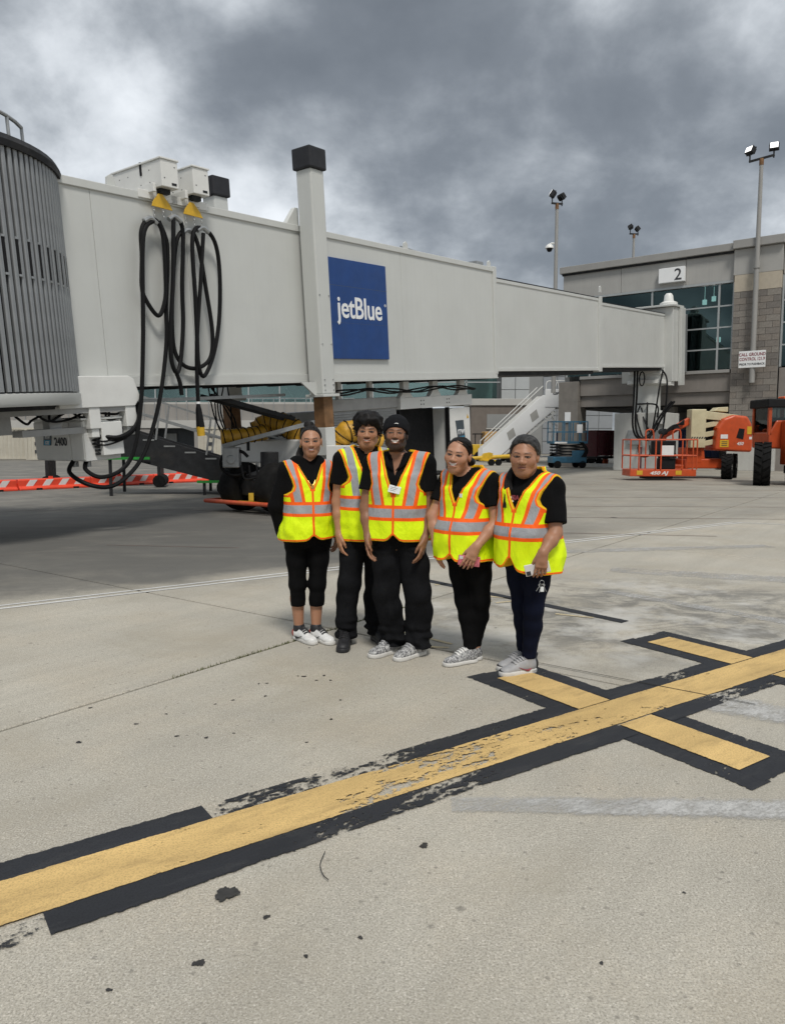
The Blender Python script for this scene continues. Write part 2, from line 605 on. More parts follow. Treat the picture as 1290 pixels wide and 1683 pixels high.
def concrete(name, base, stain=0.0, tint=0.0):
    t = NT(name)
    geo = t.n.new('ShaderNodeNewGeometry')
    pos = geo.outputs['Position']
    b = base
    n1 = t.noise(0.55, 4, 0.6, vec=pos)
    c = t.mix(t.remap(n1, 0.32, 0.68), tuple(q * 0.76 for q in b), tuple(q * 1.10 for q in b))
    # warm / cool drift
    n2 = t.noise(1.3, 5, 0.6, vec=pos, off=(9, 4, 0))
    c = t.mix(t.remap(n2, 0.45, 0.75, 0, 0.45), c, (b[0] * 1.04, b[1] * 0.93, b[2] * 0.80))
    # broom streaks across the slab
    rot = t.n.new('ShaderNodeMapping')
    rot.inputs['Rotation'].default_value = (0, 0, -HEAD)
    t.l.new(pos, rot.inputs[0])
    st = t.noise(2.2, 5, 0.65, vec=rot.outputs[0], stretch=(0.16, 2.4, 1))
    c = t.mix(t.remap(st, 0.44, 0.74, 0, 0.45), c, tuple(q * 0.66 for q in b))
    fine = t.noise(2.2, 4, 0.7, vec=rot.outputs[0], stretch=(1.2, 34, 1))
    c = t.mix(t.remap(fine, 0.42, 0.7, 0, 0.16), c, tuple(q * 0.68 for q in b))
    # aggregate
    ag = t.noise(130, 4, 0.76, vec=pos)
    c = t.mix(t.remap(ag, 0.38, 0.54, 0, 1), t.mix(0.62, c, (0.09, 0.083, 0.07)), c)
    ag2 = t.noise(130, 3, 0.65, vec=pos, off=(5, 5, 5))
    c = t.mix(t.remap(ag2, 0.54, 0.66, 0, 0.60), c, (0.78, 0.74, 0.66))
    vo = t.voro(38, vec=pos, out='Color')
    vd = t.voro(38, vec=pos)
    vs = t.sep(vo)
    spot = t.math('MULTIPLY', t.remap(vs[0], 0.945, 0.965), t.remap(vd, 0.22, 0.38, 1, 0))
    c = t.mix(t.math('MULTIPLY', spot, 0.45), c, (0.07, 0.065, 0.06))
    vo2 = t.voro(11, vec=pos, out='Color')
    vd2 = t.voro(11, vec=pos)
    vs2 = t.sep(vo2)
    spot2 = t.math('MULTIPLY', t.remap(vs2[1], 0.988, 0.992), t.remap(vd2, 0.10, 0.22, 1, 0))
    c = t.mix(t.math('MULTIPLY', spot2, 0.55), c, (0.06, 0.058, 0.055))
    mo = t.noise(34, 5, 0.7, vec=pos, off=(1, 6, 3))
    c = t.mix(t.remap(mo, 0.40, 0.60, 0.38, 0), c, tuple(q * 0.60 for q in b))
    bl = t.noise(0.75, 6, 0.68, vec=pos, off=(11, 3, 0), dist=0.5)
    c = t.mix(t.remap(bl, 0.50, 0.70, 0, 0.52), c, (b[0] * 0.62, b[1] * 0.60, b[2] * 0.56))
    # oil and tyre soiling where the bridge wheels turn, plus shade under the bridge painted in
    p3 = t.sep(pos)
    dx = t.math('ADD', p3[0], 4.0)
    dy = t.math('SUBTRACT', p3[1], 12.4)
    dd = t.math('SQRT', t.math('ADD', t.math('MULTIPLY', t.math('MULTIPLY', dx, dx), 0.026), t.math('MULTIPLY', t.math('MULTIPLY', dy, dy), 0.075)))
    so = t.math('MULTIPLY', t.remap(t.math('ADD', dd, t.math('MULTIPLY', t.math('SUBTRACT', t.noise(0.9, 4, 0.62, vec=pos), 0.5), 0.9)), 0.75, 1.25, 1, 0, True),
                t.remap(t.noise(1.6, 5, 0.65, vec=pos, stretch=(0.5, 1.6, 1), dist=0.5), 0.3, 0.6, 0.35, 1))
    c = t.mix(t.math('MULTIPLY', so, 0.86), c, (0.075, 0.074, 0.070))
    # darker mottled tone on the bridge side of the double white line
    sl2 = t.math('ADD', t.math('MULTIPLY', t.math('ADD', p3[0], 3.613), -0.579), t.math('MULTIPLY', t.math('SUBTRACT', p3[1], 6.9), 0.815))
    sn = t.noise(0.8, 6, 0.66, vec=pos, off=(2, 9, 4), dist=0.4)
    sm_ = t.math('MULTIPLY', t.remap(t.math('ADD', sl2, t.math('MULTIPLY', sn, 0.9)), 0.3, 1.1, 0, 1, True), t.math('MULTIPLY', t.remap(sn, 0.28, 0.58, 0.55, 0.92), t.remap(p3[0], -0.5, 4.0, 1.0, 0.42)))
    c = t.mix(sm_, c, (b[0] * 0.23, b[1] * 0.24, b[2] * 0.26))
    # tyre rubber film around the stop marks
    dx2 = t.math('SUBTRACT', p3[0], 2.4)
    dy2 = t.math('SUBTRACT', p3[1], 6.6)
    d2 = t.math('SQRT', t.math('ADD', t.math('MULTIPLY', t.math('MULTIPLY', dx2, dx2), 0.12), t.math('MULTIPLY', t.math('MULTIPLY', dy2, dy2), 0.30)))
    s2 = t.math('MULTIPLY', t.remap(d2, 0.45, 1.25, 1, 0, True), t.remap(t.noise(1.9, 8, 0.74, vec=pos, stretch=(0.9, 1.3, 1), dist=0.6), 0.42, 0.58))
    c = t.mix(t.math('MULTIPLY', s2, 0.72), c, (0.12, 0.118, 0.11))
    s3 = t.math('MULTIPLY', t.remap(d2, 0.5, 1.3, 1, 0, True), t.remap(t.noise(1.2, 5, 0.65, vec=pos, off=(7, 2, 1)), 0.5, 0.62))
    c = t.mix(t.math('MULTIPLY', s3, 0.6), c, (0.54, 0.53, 0.50))
    t.bump(t.math('ADD', t.math('MULTIPLY', ag, 0.6), t.math('MULTIPLY', fine, 0.5)), 0.06, 0.004)
    M[name] = t.set(c, t.remap(n2, 0.3, 0.7, 0.78, 0.94), 0, 0.3)


CB = (0.520, 0.485, 0.408)
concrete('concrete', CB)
mk('sealant', (0.035, 0.034, 0.030), 0.95, 0, 0.4, 8, dirt=0.4, dirtcol=(0.09, 0.085, 0.07), spec=0.1)
mk('weed', (0.10, 0.11, 0.03), 0.8, 0, 0.4, 20)
mk('stain', (0.030, 0.028, 0.026), 0.55, 0, 0.3, 30)
mk('seal_red', (0.17, 0.105, 0.085), 0.85, 0, 0.3, 4)


def paint(name, col, chip, edge=0.16, col2=None, chipscale=3.0, stretch=None, lo=0.04, soft=0.025):
    """road paint: the sheet is worn away where noise and edge distance say so. UV: x metres along, y 0..1 across"""
    t = NT(name)
    geo = t.n.new('ShaderNodeNewGeometry')
    pos = geo.outputs['Position']
    rot = t.n.new('ShaderNodeMapping')
    rot.inputs['Rotation'].default_value = (0, 0, -R(34.7))
    t.l.new(pos, rot.inputs[0])
    p = rot.outputs[0]
    uv = t.sep(t.tc('UV'))
    e = t.math('SUBTRACT', 0.5, t.math('ABSOLUTE', t.math('SUBTRACT', uv[1], 0.5)))   # 0 at edge .. 0.5 middle
    big = t.noise(chipscale, 8, 0.68, vec=p, stretch=stretch or (0.5, 1.7, 1), dist=0.5)
    fine = t.noise(15, 6, 0.72, vec=p, stretch=(0.45, 1.5, 1))
    fin2 = t.noise(48, 5, 0.7, vec=p, stretch=(0.7, 1.3, 1), off=(4, 4, 4))
    n = t.math('ADD', t.math('ADD', t.math('MULTIPLY', big, 0.55), t.math('MULTIPLY', fine, 0.45)), t.math('MULTIPLY', t.math('SUBTRACT', fin2, 0.5), 0.5))
    at = t.n.new('ShaderNodeAttribute')
    at.attribute_name = 'wear'
    thr = t.math('ADD', t.math('MULTIPLY', at.outputs['Fac'], chip), lo)
    ed = t.remap(e, 0.0, edge, 0.50, 0.0)
    keep = t.remap(t.math('SUBTRACT', t.math('SUBTRACT', n, ed), thr), 0.0, soft)
    n1 = t.noise(2.5, 6, 0.65, vec=p, stretch=(0.4, 1.5, 1), off=(3, 3, 3))
    c = t.mix(t.remap(n1, 0.35, 0.7), tuple(q * 0.82 for q in col), tuple(min(1, q * 1.12) for q in col))
    sc = t.noise(5, 7, 0.72, vec=p, stretch=(0.5, 2.0, 1), off=(1, 8, 2))
    c = t.mix(t.remap(sc, 0.50, 0.70, 0, 0.55), c, col2 or tuple(q * 0.4 for q in col))
    sp = t.noise(140, 2, 0.6, vec=pos)
    c = t.mix(t.remap(sp, 0.38, 0.52, 0.45, 0), c, tuple(q * 0.45 for q in col))
    tr = t.n.new('ShaderNodeBsdfTransparent')
    mx = t.n.new('ShaderNodeMixShader')
    t.l.new(keep, mx.inputs[0])
    t.l.new(tr.outputs[0], mx.inputs[1])
    t.l.new(t.b.outputs[0], mx.inputs[2])
    t.l.new(mx.outputs[0], t.out.inputs[0])
    t.bump(sp, 0.15, 0.003)
    M[name] = t.set(c, 0.75, 0, 0.3)


paint('line_yellow', (0.66, 0.455, 0.185), 0.60, 0.05, (0.22, 0.15, 0.07))
paint('line_black', (0.026, 0.028, 0.033), 0.60, 0.16, (0.06, 0.06, 0.06), 2.6)
paint('line_white', (0.66, 0.655, 0.63), 0.5, 0.22, (0.36, 0.35, 0.33), 5.0)
paint('patch_grey', (0.50, 0.495, 0.475), 0.60, 0.30, (0.40, 0.39, 0.37), 2.4, (1, 1, 1), 0.0, 0.32)
paint('old_yellow', (0.56, 0.47, 0.30), 0.6, 0.3, (0.4, 0.36, 0.28), 6.0)

# ------------------------------------------------------------------ ground: base sheet, slabs, joints, painted markings
g = MB()
g.add([(-1500, -400, -0.03), (1500, -400, -0.03), (1500, 2500, -0.03), (-1500, 2500, -0.03)], [(0, 1, 2, 3)])
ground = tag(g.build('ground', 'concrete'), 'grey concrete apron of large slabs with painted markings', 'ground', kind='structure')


def AB(a, b):
    """slab grid coordinates (along the bridge, to its right) to world x, y"""
    return (ca * a + sa * b, sa * a - ca * b)


SL, GAP = 6.1, 0.026
A0, B0 = 4.6, -4.0
slab_me = None
for i in range(-2, 12):
    for j in range(-8, 4):
        a, b = A0 + SL * i, B0 + SL * j
        cx_, cy_ = AB(a + SL / 2, b + SL / 2)
        if cy_ < -4 or cy_ > 62 or abs(cx_) > 0.62 * max(cy_, 2) + 6.5:
            continue
        if slab_me is None:
            h_ = SL / 2 - GAP / 2
            t = 0.006
            mb = MB()
            mb.add([(-h_, -h_, -0.04), (h_, -h_, -0.04), (h_, h_, -0.04), (-h_, h_, -0.04),
                    (-h_, -h_, -t), (h_, -h_, -t), (h_, h_, -t), (-h_, h_, -t),
                    (-h_ + t, -h_ + t, 0), (h_ - t, -h_ + t, 0), (h_ - t, h_ - t, 0), (-h_ + t, h_ - t, 0)],
                   [(3, 2, 1, 0), (0, 1, 5, 4), (1, 2, 6, 5), (2, 3, 7, 6), (3, 0, 4, 7),
                    (4, 5, 9, 8), (5, 6, 10, 9), (6, 7, 11, 10), (7, 4, 8, 11), (8, 9, 10, 11)])
            slab_me = mb.mesh('concrete_slab')
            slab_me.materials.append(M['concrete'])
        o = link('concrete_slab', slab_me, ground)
        o.location = (cx_, cy_, 0)
        o.rotation_euler = (0, 0, HEAD)


def ground_strip(name, p0, p1, w, mat, z=0.004, wear=(0.0,), wear_at=None, n=None, parent=None):
    """flat painted strip from p0 to p1 (xy); 'wear' is interpolated along it"""
    p0, p1 = Vector((*p0, 0)), Vector((*p1, 0))
    d = p1 - p0
    L = d.length
    d.normalize()
    q = Vector((-d.y, d.x, 0))
    n = n or max(2, int(L / 0.15))
    xs = np.linspace(0, 1, len(wear)) if wear_at is None else np.array(wear_at)
    vs, fs, uv, wr = [], [], [], []
    for i in range(n + 1):
        f = i / n
        p = p0 + d * (L * f)
        for s_ in (0, 1):
            r_ = p + q * (w * (s_ - 0.5))
            vs.append((r_.x, r_.y, z))
            uv.append((L * f, s_))
            wr.append(float(np.interp(f, xs, wear)))
    for i in range(n):
        fs.append((2 * i, 2 * i + 2, 2 * i + 3, 2 * i + 1))
    me = bpy.data.meshes.new(name)
    me.from_pydata(vs, [], fs)
    ul = me.uv_layers.new(name='UVMap')
    for lp in me.loops:
        ul.data[lp.index].uv = uv[lp.vertex_index]
    at = me.attributes.new('wear', 'FLOAT', 'POINT')
    at.data.foreach_set('value', wr)
    me.materials.append(M[mat])
    return link(name, me, parent or ground)


# recessed sealant in the joints
for k in range(-6, 4):
    b = B0 + SL * k
    ground_strip('joint_sealant', AB(-8, b), AB(60, b), GAP + 0.012, 'sealant', -0.012, n=2)
for k in range(-2, 9):
    a = A0 + SL * k
    ground_strip('joint_sealant', AB(a, -40), AB(a, 16), GAP + 0.012, 'sealant', -0.014, n=2)
# sealed saw cuts running straight across the far right of the apron
for (x0, y0, x1, y1, w_) in ((2.2, 12.55, 5.2, 12.0, 0.03), (1.2, 15.1, 9.4, 14.45, 0.035), (2.0, 17.6, 12, 17.05, 0.035), (2.4, 20.3, 14, 19.9, 0.045), (2.6, 23.2, 15, 22.9, 0.05), (3, 26.2, 17, 26.0, 0.05),
                             (-8.6, 16.3, -2.2, 16.6, 0.03), (-4.2, 11.0, -2.2, 10.7, 0.02)):
    ground_strip('saw_cut', (x0, y0), (x1, y1), w_, 'seal_red', 0.004, n=2)

# yellow lead-in line with black edging and two cross bars
LC_ = Vector((1.263, 4.161))
LD_ = Vector((0.823, 0.568)).normalized()
LN_ = Vector((-LD_.y, LD_.x))


def LP(s_, q):
    p = LC_ + LD_ * s_ + LN_ * q
    return (p.x, p.y)


def line_piece(name, s0, s1, q0, q1, mat, along=True, **kw):
    if along:
        return ground_strip(name, LP(s0, (q0 + q1) / 2), LP(s1, (q0 + q1) / 2), abs(q1 - q0), mat, **kw)
    return ground_strip(name, LP((s0 + s1) / 2, q0), LP((s0 + s1) / 2, q1), abs(s1 - s0), mat, **kw)


HW, BW, UN = 0.145, 0.145, 0.045          # half width of the yellow, width of the black edging, how far it runs under the yellow
ZY = 0.0085
zk = [0.003]


def edging(s0, s1, q0, q1, along, wear, wear_at=None):
    zk[0] += 0.00018
    return line_piece('black_edging', s0, s1, q0, q1, 'line_black', along, z=zk[0], wear=wear, wear_at=wear_at)


line_piece('yellow_line', -6, 7, -HW, HW, 'line_yellow', z=ZY, wear=(0.40, 0.48, 0.56, 0.69, 0.66, 0.62, 0.56, 0.55, 0.5), wear_at=(0, 0.2, 0.31, 0.345, 0.37, 0.42, 0.46, 0.55, 1))
for s_c, half in ((0.0, 0.83), (1.54, 0.83)):
    for sg in (1, -1):
        line_piece('yellow_crossbar', s_c - HW, s_c + HW, sg * HW, sg * half, 'line_yellow', False, z=ZY - 0.0005, wear=(0.56, 0.48, 0.54))
        edging(s_c - HW - BW, s_c - HW + UN, sg * HW, sg * (half + BW), False, (0.45, 0.6, 0.4))
        edging(s_c + HW - UN, s_c + HW + BW, sg * HW, sg * (half + BW), False, (0.45, 0.55, 0.66))
        edging(s_c - HW, s_c + HW, sg * (half - UN), sg * (half + BW), True, (0.4, 0.5))
# upper edge, then lower edge of the line
edging(-6, -2.33, HW - UN, HW + BW, True, (0.42,))
edging(-2.33, -0.15, HW - UN, HW + BW, True, (0.80, 0.74, 0.72, 0.66, 0.55, 0.35), (0, 0.2, 0.45, 0.7, 0.88, 1))
edging(0.15, 1.39, HW - UN, HW + BW, True, (0.1, 0.45, 0.80, 0.45), (0, 0.4, 0.55, 0.8))
edging(1.69, 7, HW - UN, HW + BW, True, (0.4,))
edging(-6, -3.02, -HW - BW, -HW + UN, True, (0.80,))
edging(-3.02, -2.05, -HW - BW, -HW + UN, True, (0.40, 0.45, 0.58))
edging(-2.05, -0.15, -HW - BW, -HW + UN, True, (0.70, 0.64, 0.74, 0.52, 0.25), (0, 0.25, 0.4, 0.62, 0.9))
edging(0.15, 1.39, -HW - BW, -HW + UN, True, (0.35, 0.76, 0.6))
edging(1.69, 7, -HW - BW, -HW + UN, True, (0.35,))
# thin black line running back from the second cross bar
ground_strip('black_line', (0.28, 8.32), (1.98, 6.30), 0.13, 'line_black', wear=(0.3, 0.25, 0.35, 0.25))
ground_strip('joint_line', (0.96, 5.135), (2.12, 4.275), 0.009, 'sealant', z=0.0105, n=2)
# double white line
wd = Vector((10.06, 7.15)).normalized()
wp = Vector((-3.613, 6.80))
for off, wr in ((0.0, (0.25, 0.15, 0.35, 0.3, 0.4, 0.35, 0.35)), (0.14, (0.35, 0.3, 0.5, 0.5, 0.5, 0.45, 0.4))):
    p = wp + Vector((-wd.y, wd.x)) * off
    ground_strip('white_line', (p.x - wd.x * 4, p.y - wd.y * 4), (p.x + wd.x * 12.4, p.y + wd.y * 12.4), 0.065, 'line_white', wear=wr)
ground_strip('white_line', (6.42, 14.05), (8.6, 12.9), 0.06, 'line_white', wear=(0.3, 0.4))
# grey over-painted strips and scraps of removed lettering
ground_strip('grey_patch', (0.25, 3.08), (2.4, 3.00), 0.26, 'patch_grey', wear=(0.7, 0.42, 0.35, 0.25))
ground_strip('grey_patch', (1.75, 4.45), (2.45, 3.95), 0.55, 'patch_grey', wear=(0.45, 0.5))
ground_strip('grey_patch', (2.6, 8.9), (5.2, 7.9), 0.8, 'patch_grey', wear=(0.66, 0.6))
ground_strip('grey_patch', (2.2, 7.6), (3.6, 6.0), 0.35, 'patch_grey', wear=(0.6, 0.5))
ground_strip('grey_patch', (1.5, 10.2), (5.5, 10.9), 0.6, 'patch_grey', wear=(0.62, 0.6, 0.65))
for x0, y0, x1, y1 in ((0.78, 7.25, 0.95, 7.12), (0.86, 7.4, 1.15, 7.25), (0.98, 7.05, 1.2, 7.15), (0.45, 7.95, 0.62, 8.0), (0.1, 5.95, 0.45, 5.6), (0.15, 5.55, 0.42, 5.5), (1.45, 6.6, 1.75, 6.45), (0.72, 7.62, 0.9, 7.66)):
    ground_strip('old_paint_scrap', (x0, y0), (x1, y1), 0.06, 'old_yellow', wear=(0.35, 0.45))

# dark spots: gum, oil drips
def blob(name, x, y, rx, ry, mat='stain', z=0.0022):
    n = 44
    ph = [rnd.random() * 6.28 for _ in range(4)]
    vs = [(x, y, z)]
    for k in range(n):
        a = 2 * math.pi * k / n
        q = 1 + 0.20 * math.sin(2 * a + ph[0]) + 0.14 * math.sin(3 * a + ph[1]) + 0.10 * math.sin(7 * a + ph[2]) + 0.07 * math.sin(13 * a + ph[3]) + rnd.uniform(-.05, .05)
        vs.append((x + rx * q * math.cos(a), y + ry * q * math.sin(a), z))
    mb = MB()
    mb.add(vs, [(0, 1 + k, 1 + (k + 1) % n) for k in range(n)])
    return mb.build(name, mat, ground)


for x, y, r_ in ((-0.574, 2.100, .021), (-0.41, 2.317, .014), (-0.566, 2.433, .042), (-0.8, 1.99, .011), (-0.1, 2.215, .009), (-0.26, 2.13, .009), (-1.40, 3.99, .014), (-1.13, 3.82, .013), (-0.97, 3.80, .014), (-1.61, 3.74, .016),
                 (-1.28, 4.14, .010), (-1.04, 4.30, .010), (-0.95, 4.37, .010), (-0.77, 4.44, .011), (-0.80, 4.68, .011), (-0.58, 4.82, .018), (-0.45, 4.84, .012), (-0.40, 4.74, .011), (-0.49, 4.74, .011), (-0.31, 4.37, .010),
                 (-0.34, 4.06, .011), (-0.44, 3.74, .009), (-0.84, 3.86, .009), (-1.75, 4.24, .012), (-0.62, 4.83, .010), (-0.85, 4.67, .009), (-0.62, 5.5, .01), (-0.7, 6.1, .012), (0.85, 6.1, .013), (0.25, 1.7, .006), (0.62, 2.1, .008), (1.0, 2.45, .007), (0.12, 2.75, .02), (4.4, 14.9, .08)):
    blob('oil_spot', x, y, r_ * .8, r_ * .8 * rnd.uniform(.8, 1.25), z=0.0105 if r_ > .04 and y < 3 else 0.0022)
# a bent twig lying beside the line
MB().tube(smooth_path([(-0.252, 2.69, 0.012), (-0.262, 2.60, 0.016), (-0.246, 2.54, 0.012), (-0.225, 2.51, 0.012)], 5), 0.0018, 5).build('twig', 'dark_steel')
tag(bpy.data.objects['twig'], 'small bent dark twig lying beside the yellow line', 'twig')

# weeds growing out of the joint behind the nearest slab
wb = MB()
for k in range(900):
    a = rnd.uniform(3.0, 5.6)
    if rnd.random() > 0.35 + 0.65 * (0.5 + 0.5 * math.sin(a * 9) * math.sin(a * 4.1)):
        continue
    x, y = AB(a, B0 + rnd.gauss(0, 0.008))
    h_ = rnd.uniform(0.004, 0.022)
    an = rnd.random() * 6.28
    dx_, dy_ = math.cos(an) * 0.003, math.sin(an) * 0.003
    lx, ly = rnd.uniform(-.016, .016), rnd.uniform(-.016, .016)
    wb.add([(x - dx_, y - dy_, -0.008), (x + dx_, y + dy_, -0.008), (x + lx, y + ly, h_)], [(0, 1, 2)])
tag(wb.build('weeds', 'weed'), 'sparse dry green weeds growing along the slab joint', 'weeds', kind='stuff')

# ------------------------------------------------------------------ passenger boarding bridge
bridge = thing('jet_bridge', 'long pale grey passenger boarding bridge with corrugated round cab reaching the terminal', 'jet bridge', BP, rot=(0, -SLOPE, HEAD))
bpy.context.view_layer.update()
BM = Matrix.LocRotScale(BP, Euler((0, -SLOPE, HEAD)), None)
BI = BM.inverted()


def to_bridge(mb):
    mb.v = [tuple(BI @ Vector(p)) for p in mb.v]
    return mb


def shell(x0, x1, y0, y1, z0, z1):
    m_ = MB()
    m_.bb(x0, x1, y0, y1, z0, z1)
    return m_


TW = 2.3
# outer tunnel: wall panels with seams
xs = [-0.6, 1.15, 3.0, 6.22, 9.6, 14.38]
for x0, x1 in zip(xs[:-1], xs[1:]):
    MB().bb(x0 + 0.003, x1 - 0.003, 0.0, TW, 0.0, 3.0).build('tunnel_panel', 'bridge_paint', bridge, bevel=0.006)
t_ = MB()
t_.bb(-0.6, 14.42, -0.035, 0.06, 2.93, 3.06).bb(-0.6, 14.42, TW - 0.06, TW + 0.035, 2.93, 3.06)
build_parts(t_, 'roof_edge', 'bridge_paint', bridge, bevel=0.01)
MB().bb(-0.6, 14.40, 0.3, TW - 0.3, 3.0, 3.09).build('roof_deck', 'grey_paint', bridge)
t_ = MB()
t_.bb(0.5, 14.40, -0.04, 0.10, -0.150, -0.002).bb(0.5, 14.40, TW - 0.10, TW + 0.04, -0.165, -0.002)
build_parts(t_, 'bottom_chord', 'bridge_paint', bridge, bevel=0.006)
MB().bb(0.5, 14.40, -0.06, 0.10, -0.182, -0.152).build('bottom_flange', 'bridge_paint', bridge, bevel=0.004)
u_ = MB()
u_.bb(0.5, 14.3, 0.10, TW - 0.10, -0.09, -0.01)
for k in range(14):
    u_.bb(0.9 + k, 1.0 + k, 0.1, TW - 0.1, -0.2, -0.09)
u_.build('underframe', 'dark_steel', bridge)
# door frame at the mouth of the outer tunnel
MB().bb(14.25, 14.44, -0.05, TW + 0.05, -0.06, 3.09).build('tunnel_frame', 'bridge_paint', bridge, bevel=0.015)
# middle and inner tunnels
MB().bb(14.4, 23.2, 0.15, TW - 0.15, 0.12, 2.74).build('tunnel_panel', 'bridge_paint', bridge, bevel=0.006)
MB().bb(14.44, 23.2, 0.125, 0.2, 2.70, 2.80).build('roof_edge', 'bridge_paint', bridge, bevel=0.008)
MB().bb(14.44, 23.2, 0.14, TW - 0.14, 2.80, 2.84).build('roof_deck', 'dark_steel', bridge)
t_ = MB()
t_.bb(14.44, 23.0, 0.115, 0.25, 0.03, 0.13).bb(14.44, 23.0, TW - .25, TW - .115, 0.03, 0.13)
build_parts(t_, 'bottom_chord', 'bridge_paint', bridge, bevel=0.006)
MB().bb(14.44, 22.6, 0.2, TW - 0.2, -0.10, 0.05).build('underframe', 'dark_steel', bridge)
MB().bb(22.95, 23.25, 0.08, TW - 0.08, -0.02, 2.88).build('tunnel_frame', 'bridge_paint', bridge, bevel=0.015)
MB().bb(23.2, 32.2, 0.30, TW - 0.30, 0.24, 2.66).build('tunnel_panel', 'bridge_paint', bridge, bevel=0.006)
MB().bb(23.26, 32.2, 0.275, 0.34, 2.60, 2.70).build('roof_edge', 'bridge_paint', bridge, bevel=0.008)
MB().bb(23.26, 32.2, 0.29, TW - 0.29, 2.70, 2.74).build('roof_deck', 'dark_steel', bridge)
MB().bb(23.26, 32.0, 0.26, 0.4, 0.15, 0.25).build('bottom_chord', 'bridge_paint', bridge, bevel=0.006)
MB().bb(23.26, 31.8, 0.35, TW - 0.35, 0.02, 0.17).build('underframe', 'dark_steel', bridge)
# lifting lugs on the roof edge
for x in (1.58, 9.9, 14.15, 22.9):
    t_ = MB()
    t_.prism([(x - .09, 3.0), (x + .09, 3.0), (x + .07, 3.2), (x, 3.25), (x - .07, 3.2)], 'y', 0.02, 0.07)
    t_.build('lifting_lug', 'bridge_paint', bridge)
MB().prism([(5.6, 3.05), (6.0, 3.05), (6.0, 3.42), (5.9, 3.42)], 'y', 0.0, 0.12).build('post_gusset', 'bridge_paint', bridge, bevel=0.01)
# roof rods and a junction box
t_ = MB()
t_.tube([(9.9, 0.2, 3.16), (11.0, 0.25, 3.12)], 0.015, 6).bb(13.7, 14.1, 0.2, 0.5, 3.08, 3.22)
build_parts(t_, 'roof_fitting', 'galv', bridge)

# rotunda end at the terminal
MB().bb(31.9, 33.35, -0.12, TW + 0.1, -0.55, 3.02).build('end_vestibule', 'bridge_paint', bridge, bevel=0.03)
MB().bb(31.7, 33.4, -0.2, TW + 0.2, 3.03, 3.13).build('vestibule_roof', 'bridge_paint', bridge, bevel=0.02)
MB().bb(32.75, 33.4, -0.28, -0.125, -0.75, 3.02).build('corner_post', 'bridge_paint', bridge, bevel=0.02)
t_ = MB()
for k in range(9):
    x = 33.42 + k * 0.13
    t_.bb(x, x + 0.07, -0.06 + 0.05 * (k % 2), TW, -0.1, 2.8)
t_.build('terminal_bellows', 'slat_metal', bridge)
t_ = MB()
t_.lathe([(0.0, 0.62), (0.12, 0.62), (0.2, 0.52), (0.24, 0.24), (0.42, 0.16), (0.42, 0.06), (0.3, 0.0)], 20, c=(32.7, 0.35, 3.12))
t_.build('roof_vent', 'white_paint', bridge, smooth=True)

# lift columns: square outer sleeve, black cap, rusted inner leg
def lift_column(y0, y1):
    MB().bb(5.86, 6.27, y0, y1, -0.44, 4.10).build('column_sleeve', 'bridge_paint', bridge, bevel=0.03)
    MB().bb(5.81, 6.32, y0 - 0.05, y1 + 0.05, 4.10, 4.52).build('column_cap', 'cap_black', bridge, bevel=0.03)
    m_ = MB()
    m_.bb(5.80, 6.33, y0 - 0.06, y1 + 0.06, -0.50, -0.44)
    m_.build('column_flange', 'bridge_paint', bridge, bevel=0.01)
    MB().bb(5.92, 6.21, y0 + 0.05, y1 - 0.05, -1.15, -0.48).build('inner_leg', 'rust', bridge, bevel=0.01)
    MB().bb(5.91, 6.22, y0 + 0.04, y1 - 0.04, -1.75, -1.15).build('leg_foot', 'bridge_paint', bridge, bevel=0.01)


lift_column(-0.52, -0.12)
lift_column(2.40, 2.80)
t_ = MB()
for zz_ in (0.35, 1.2, 2.2):
    for dx_ in (0.06, 0.35):
        t_.cyl((5.86 + dx_, -0.535, zz_ - 0.6), (5.86 + dx_, -0.515, zz_ - 0.6), 0.014, seg=8)
for q in range(3):
    for w_ in range(2):
        t_.cyl((5.93 + w_ * .27, -0.535, -0.36 + q * 0.11), (5.93 + w_ * .27, -0.515, -0.36 + q * 0.11), 0.014, seg=8)
tag(t_.build('bolts', 'galv', bridge), kind='stuff')
MB().prism([(5.4, -0.18), (5.86, -0.18), (5.86, -0.5)], 'y', -0.34, -0.30).build('knee_brace', 'bridge_paint', bridge)

# drive bogie (upright, stands on the apron)
AX = Vector((-2.86, 16.25, 0.53))
av = Vector((sa, -ca, 0))                # axle direction
fw = Vector((ca, sa, 0))


def wheel_mesh(r_, w_, hub):
    m_ = MB()
    m_.lathe([(r_ * .55, -w_ / 2), (r_ * .88, -w_ / 2 * 1.02), (r_ * .97, -w_ / 2 * .86), (r_, -w_ / 2 * .6), (r_, w_ / 2 * .6), (r_ * .97, w_ / 2 * .86), (r_ * .88, w_ / 2 * 1.02), (r_ * .55, w_ / 2)], 40, axis='y')
    me = m_.mesh('tyre')
    return me


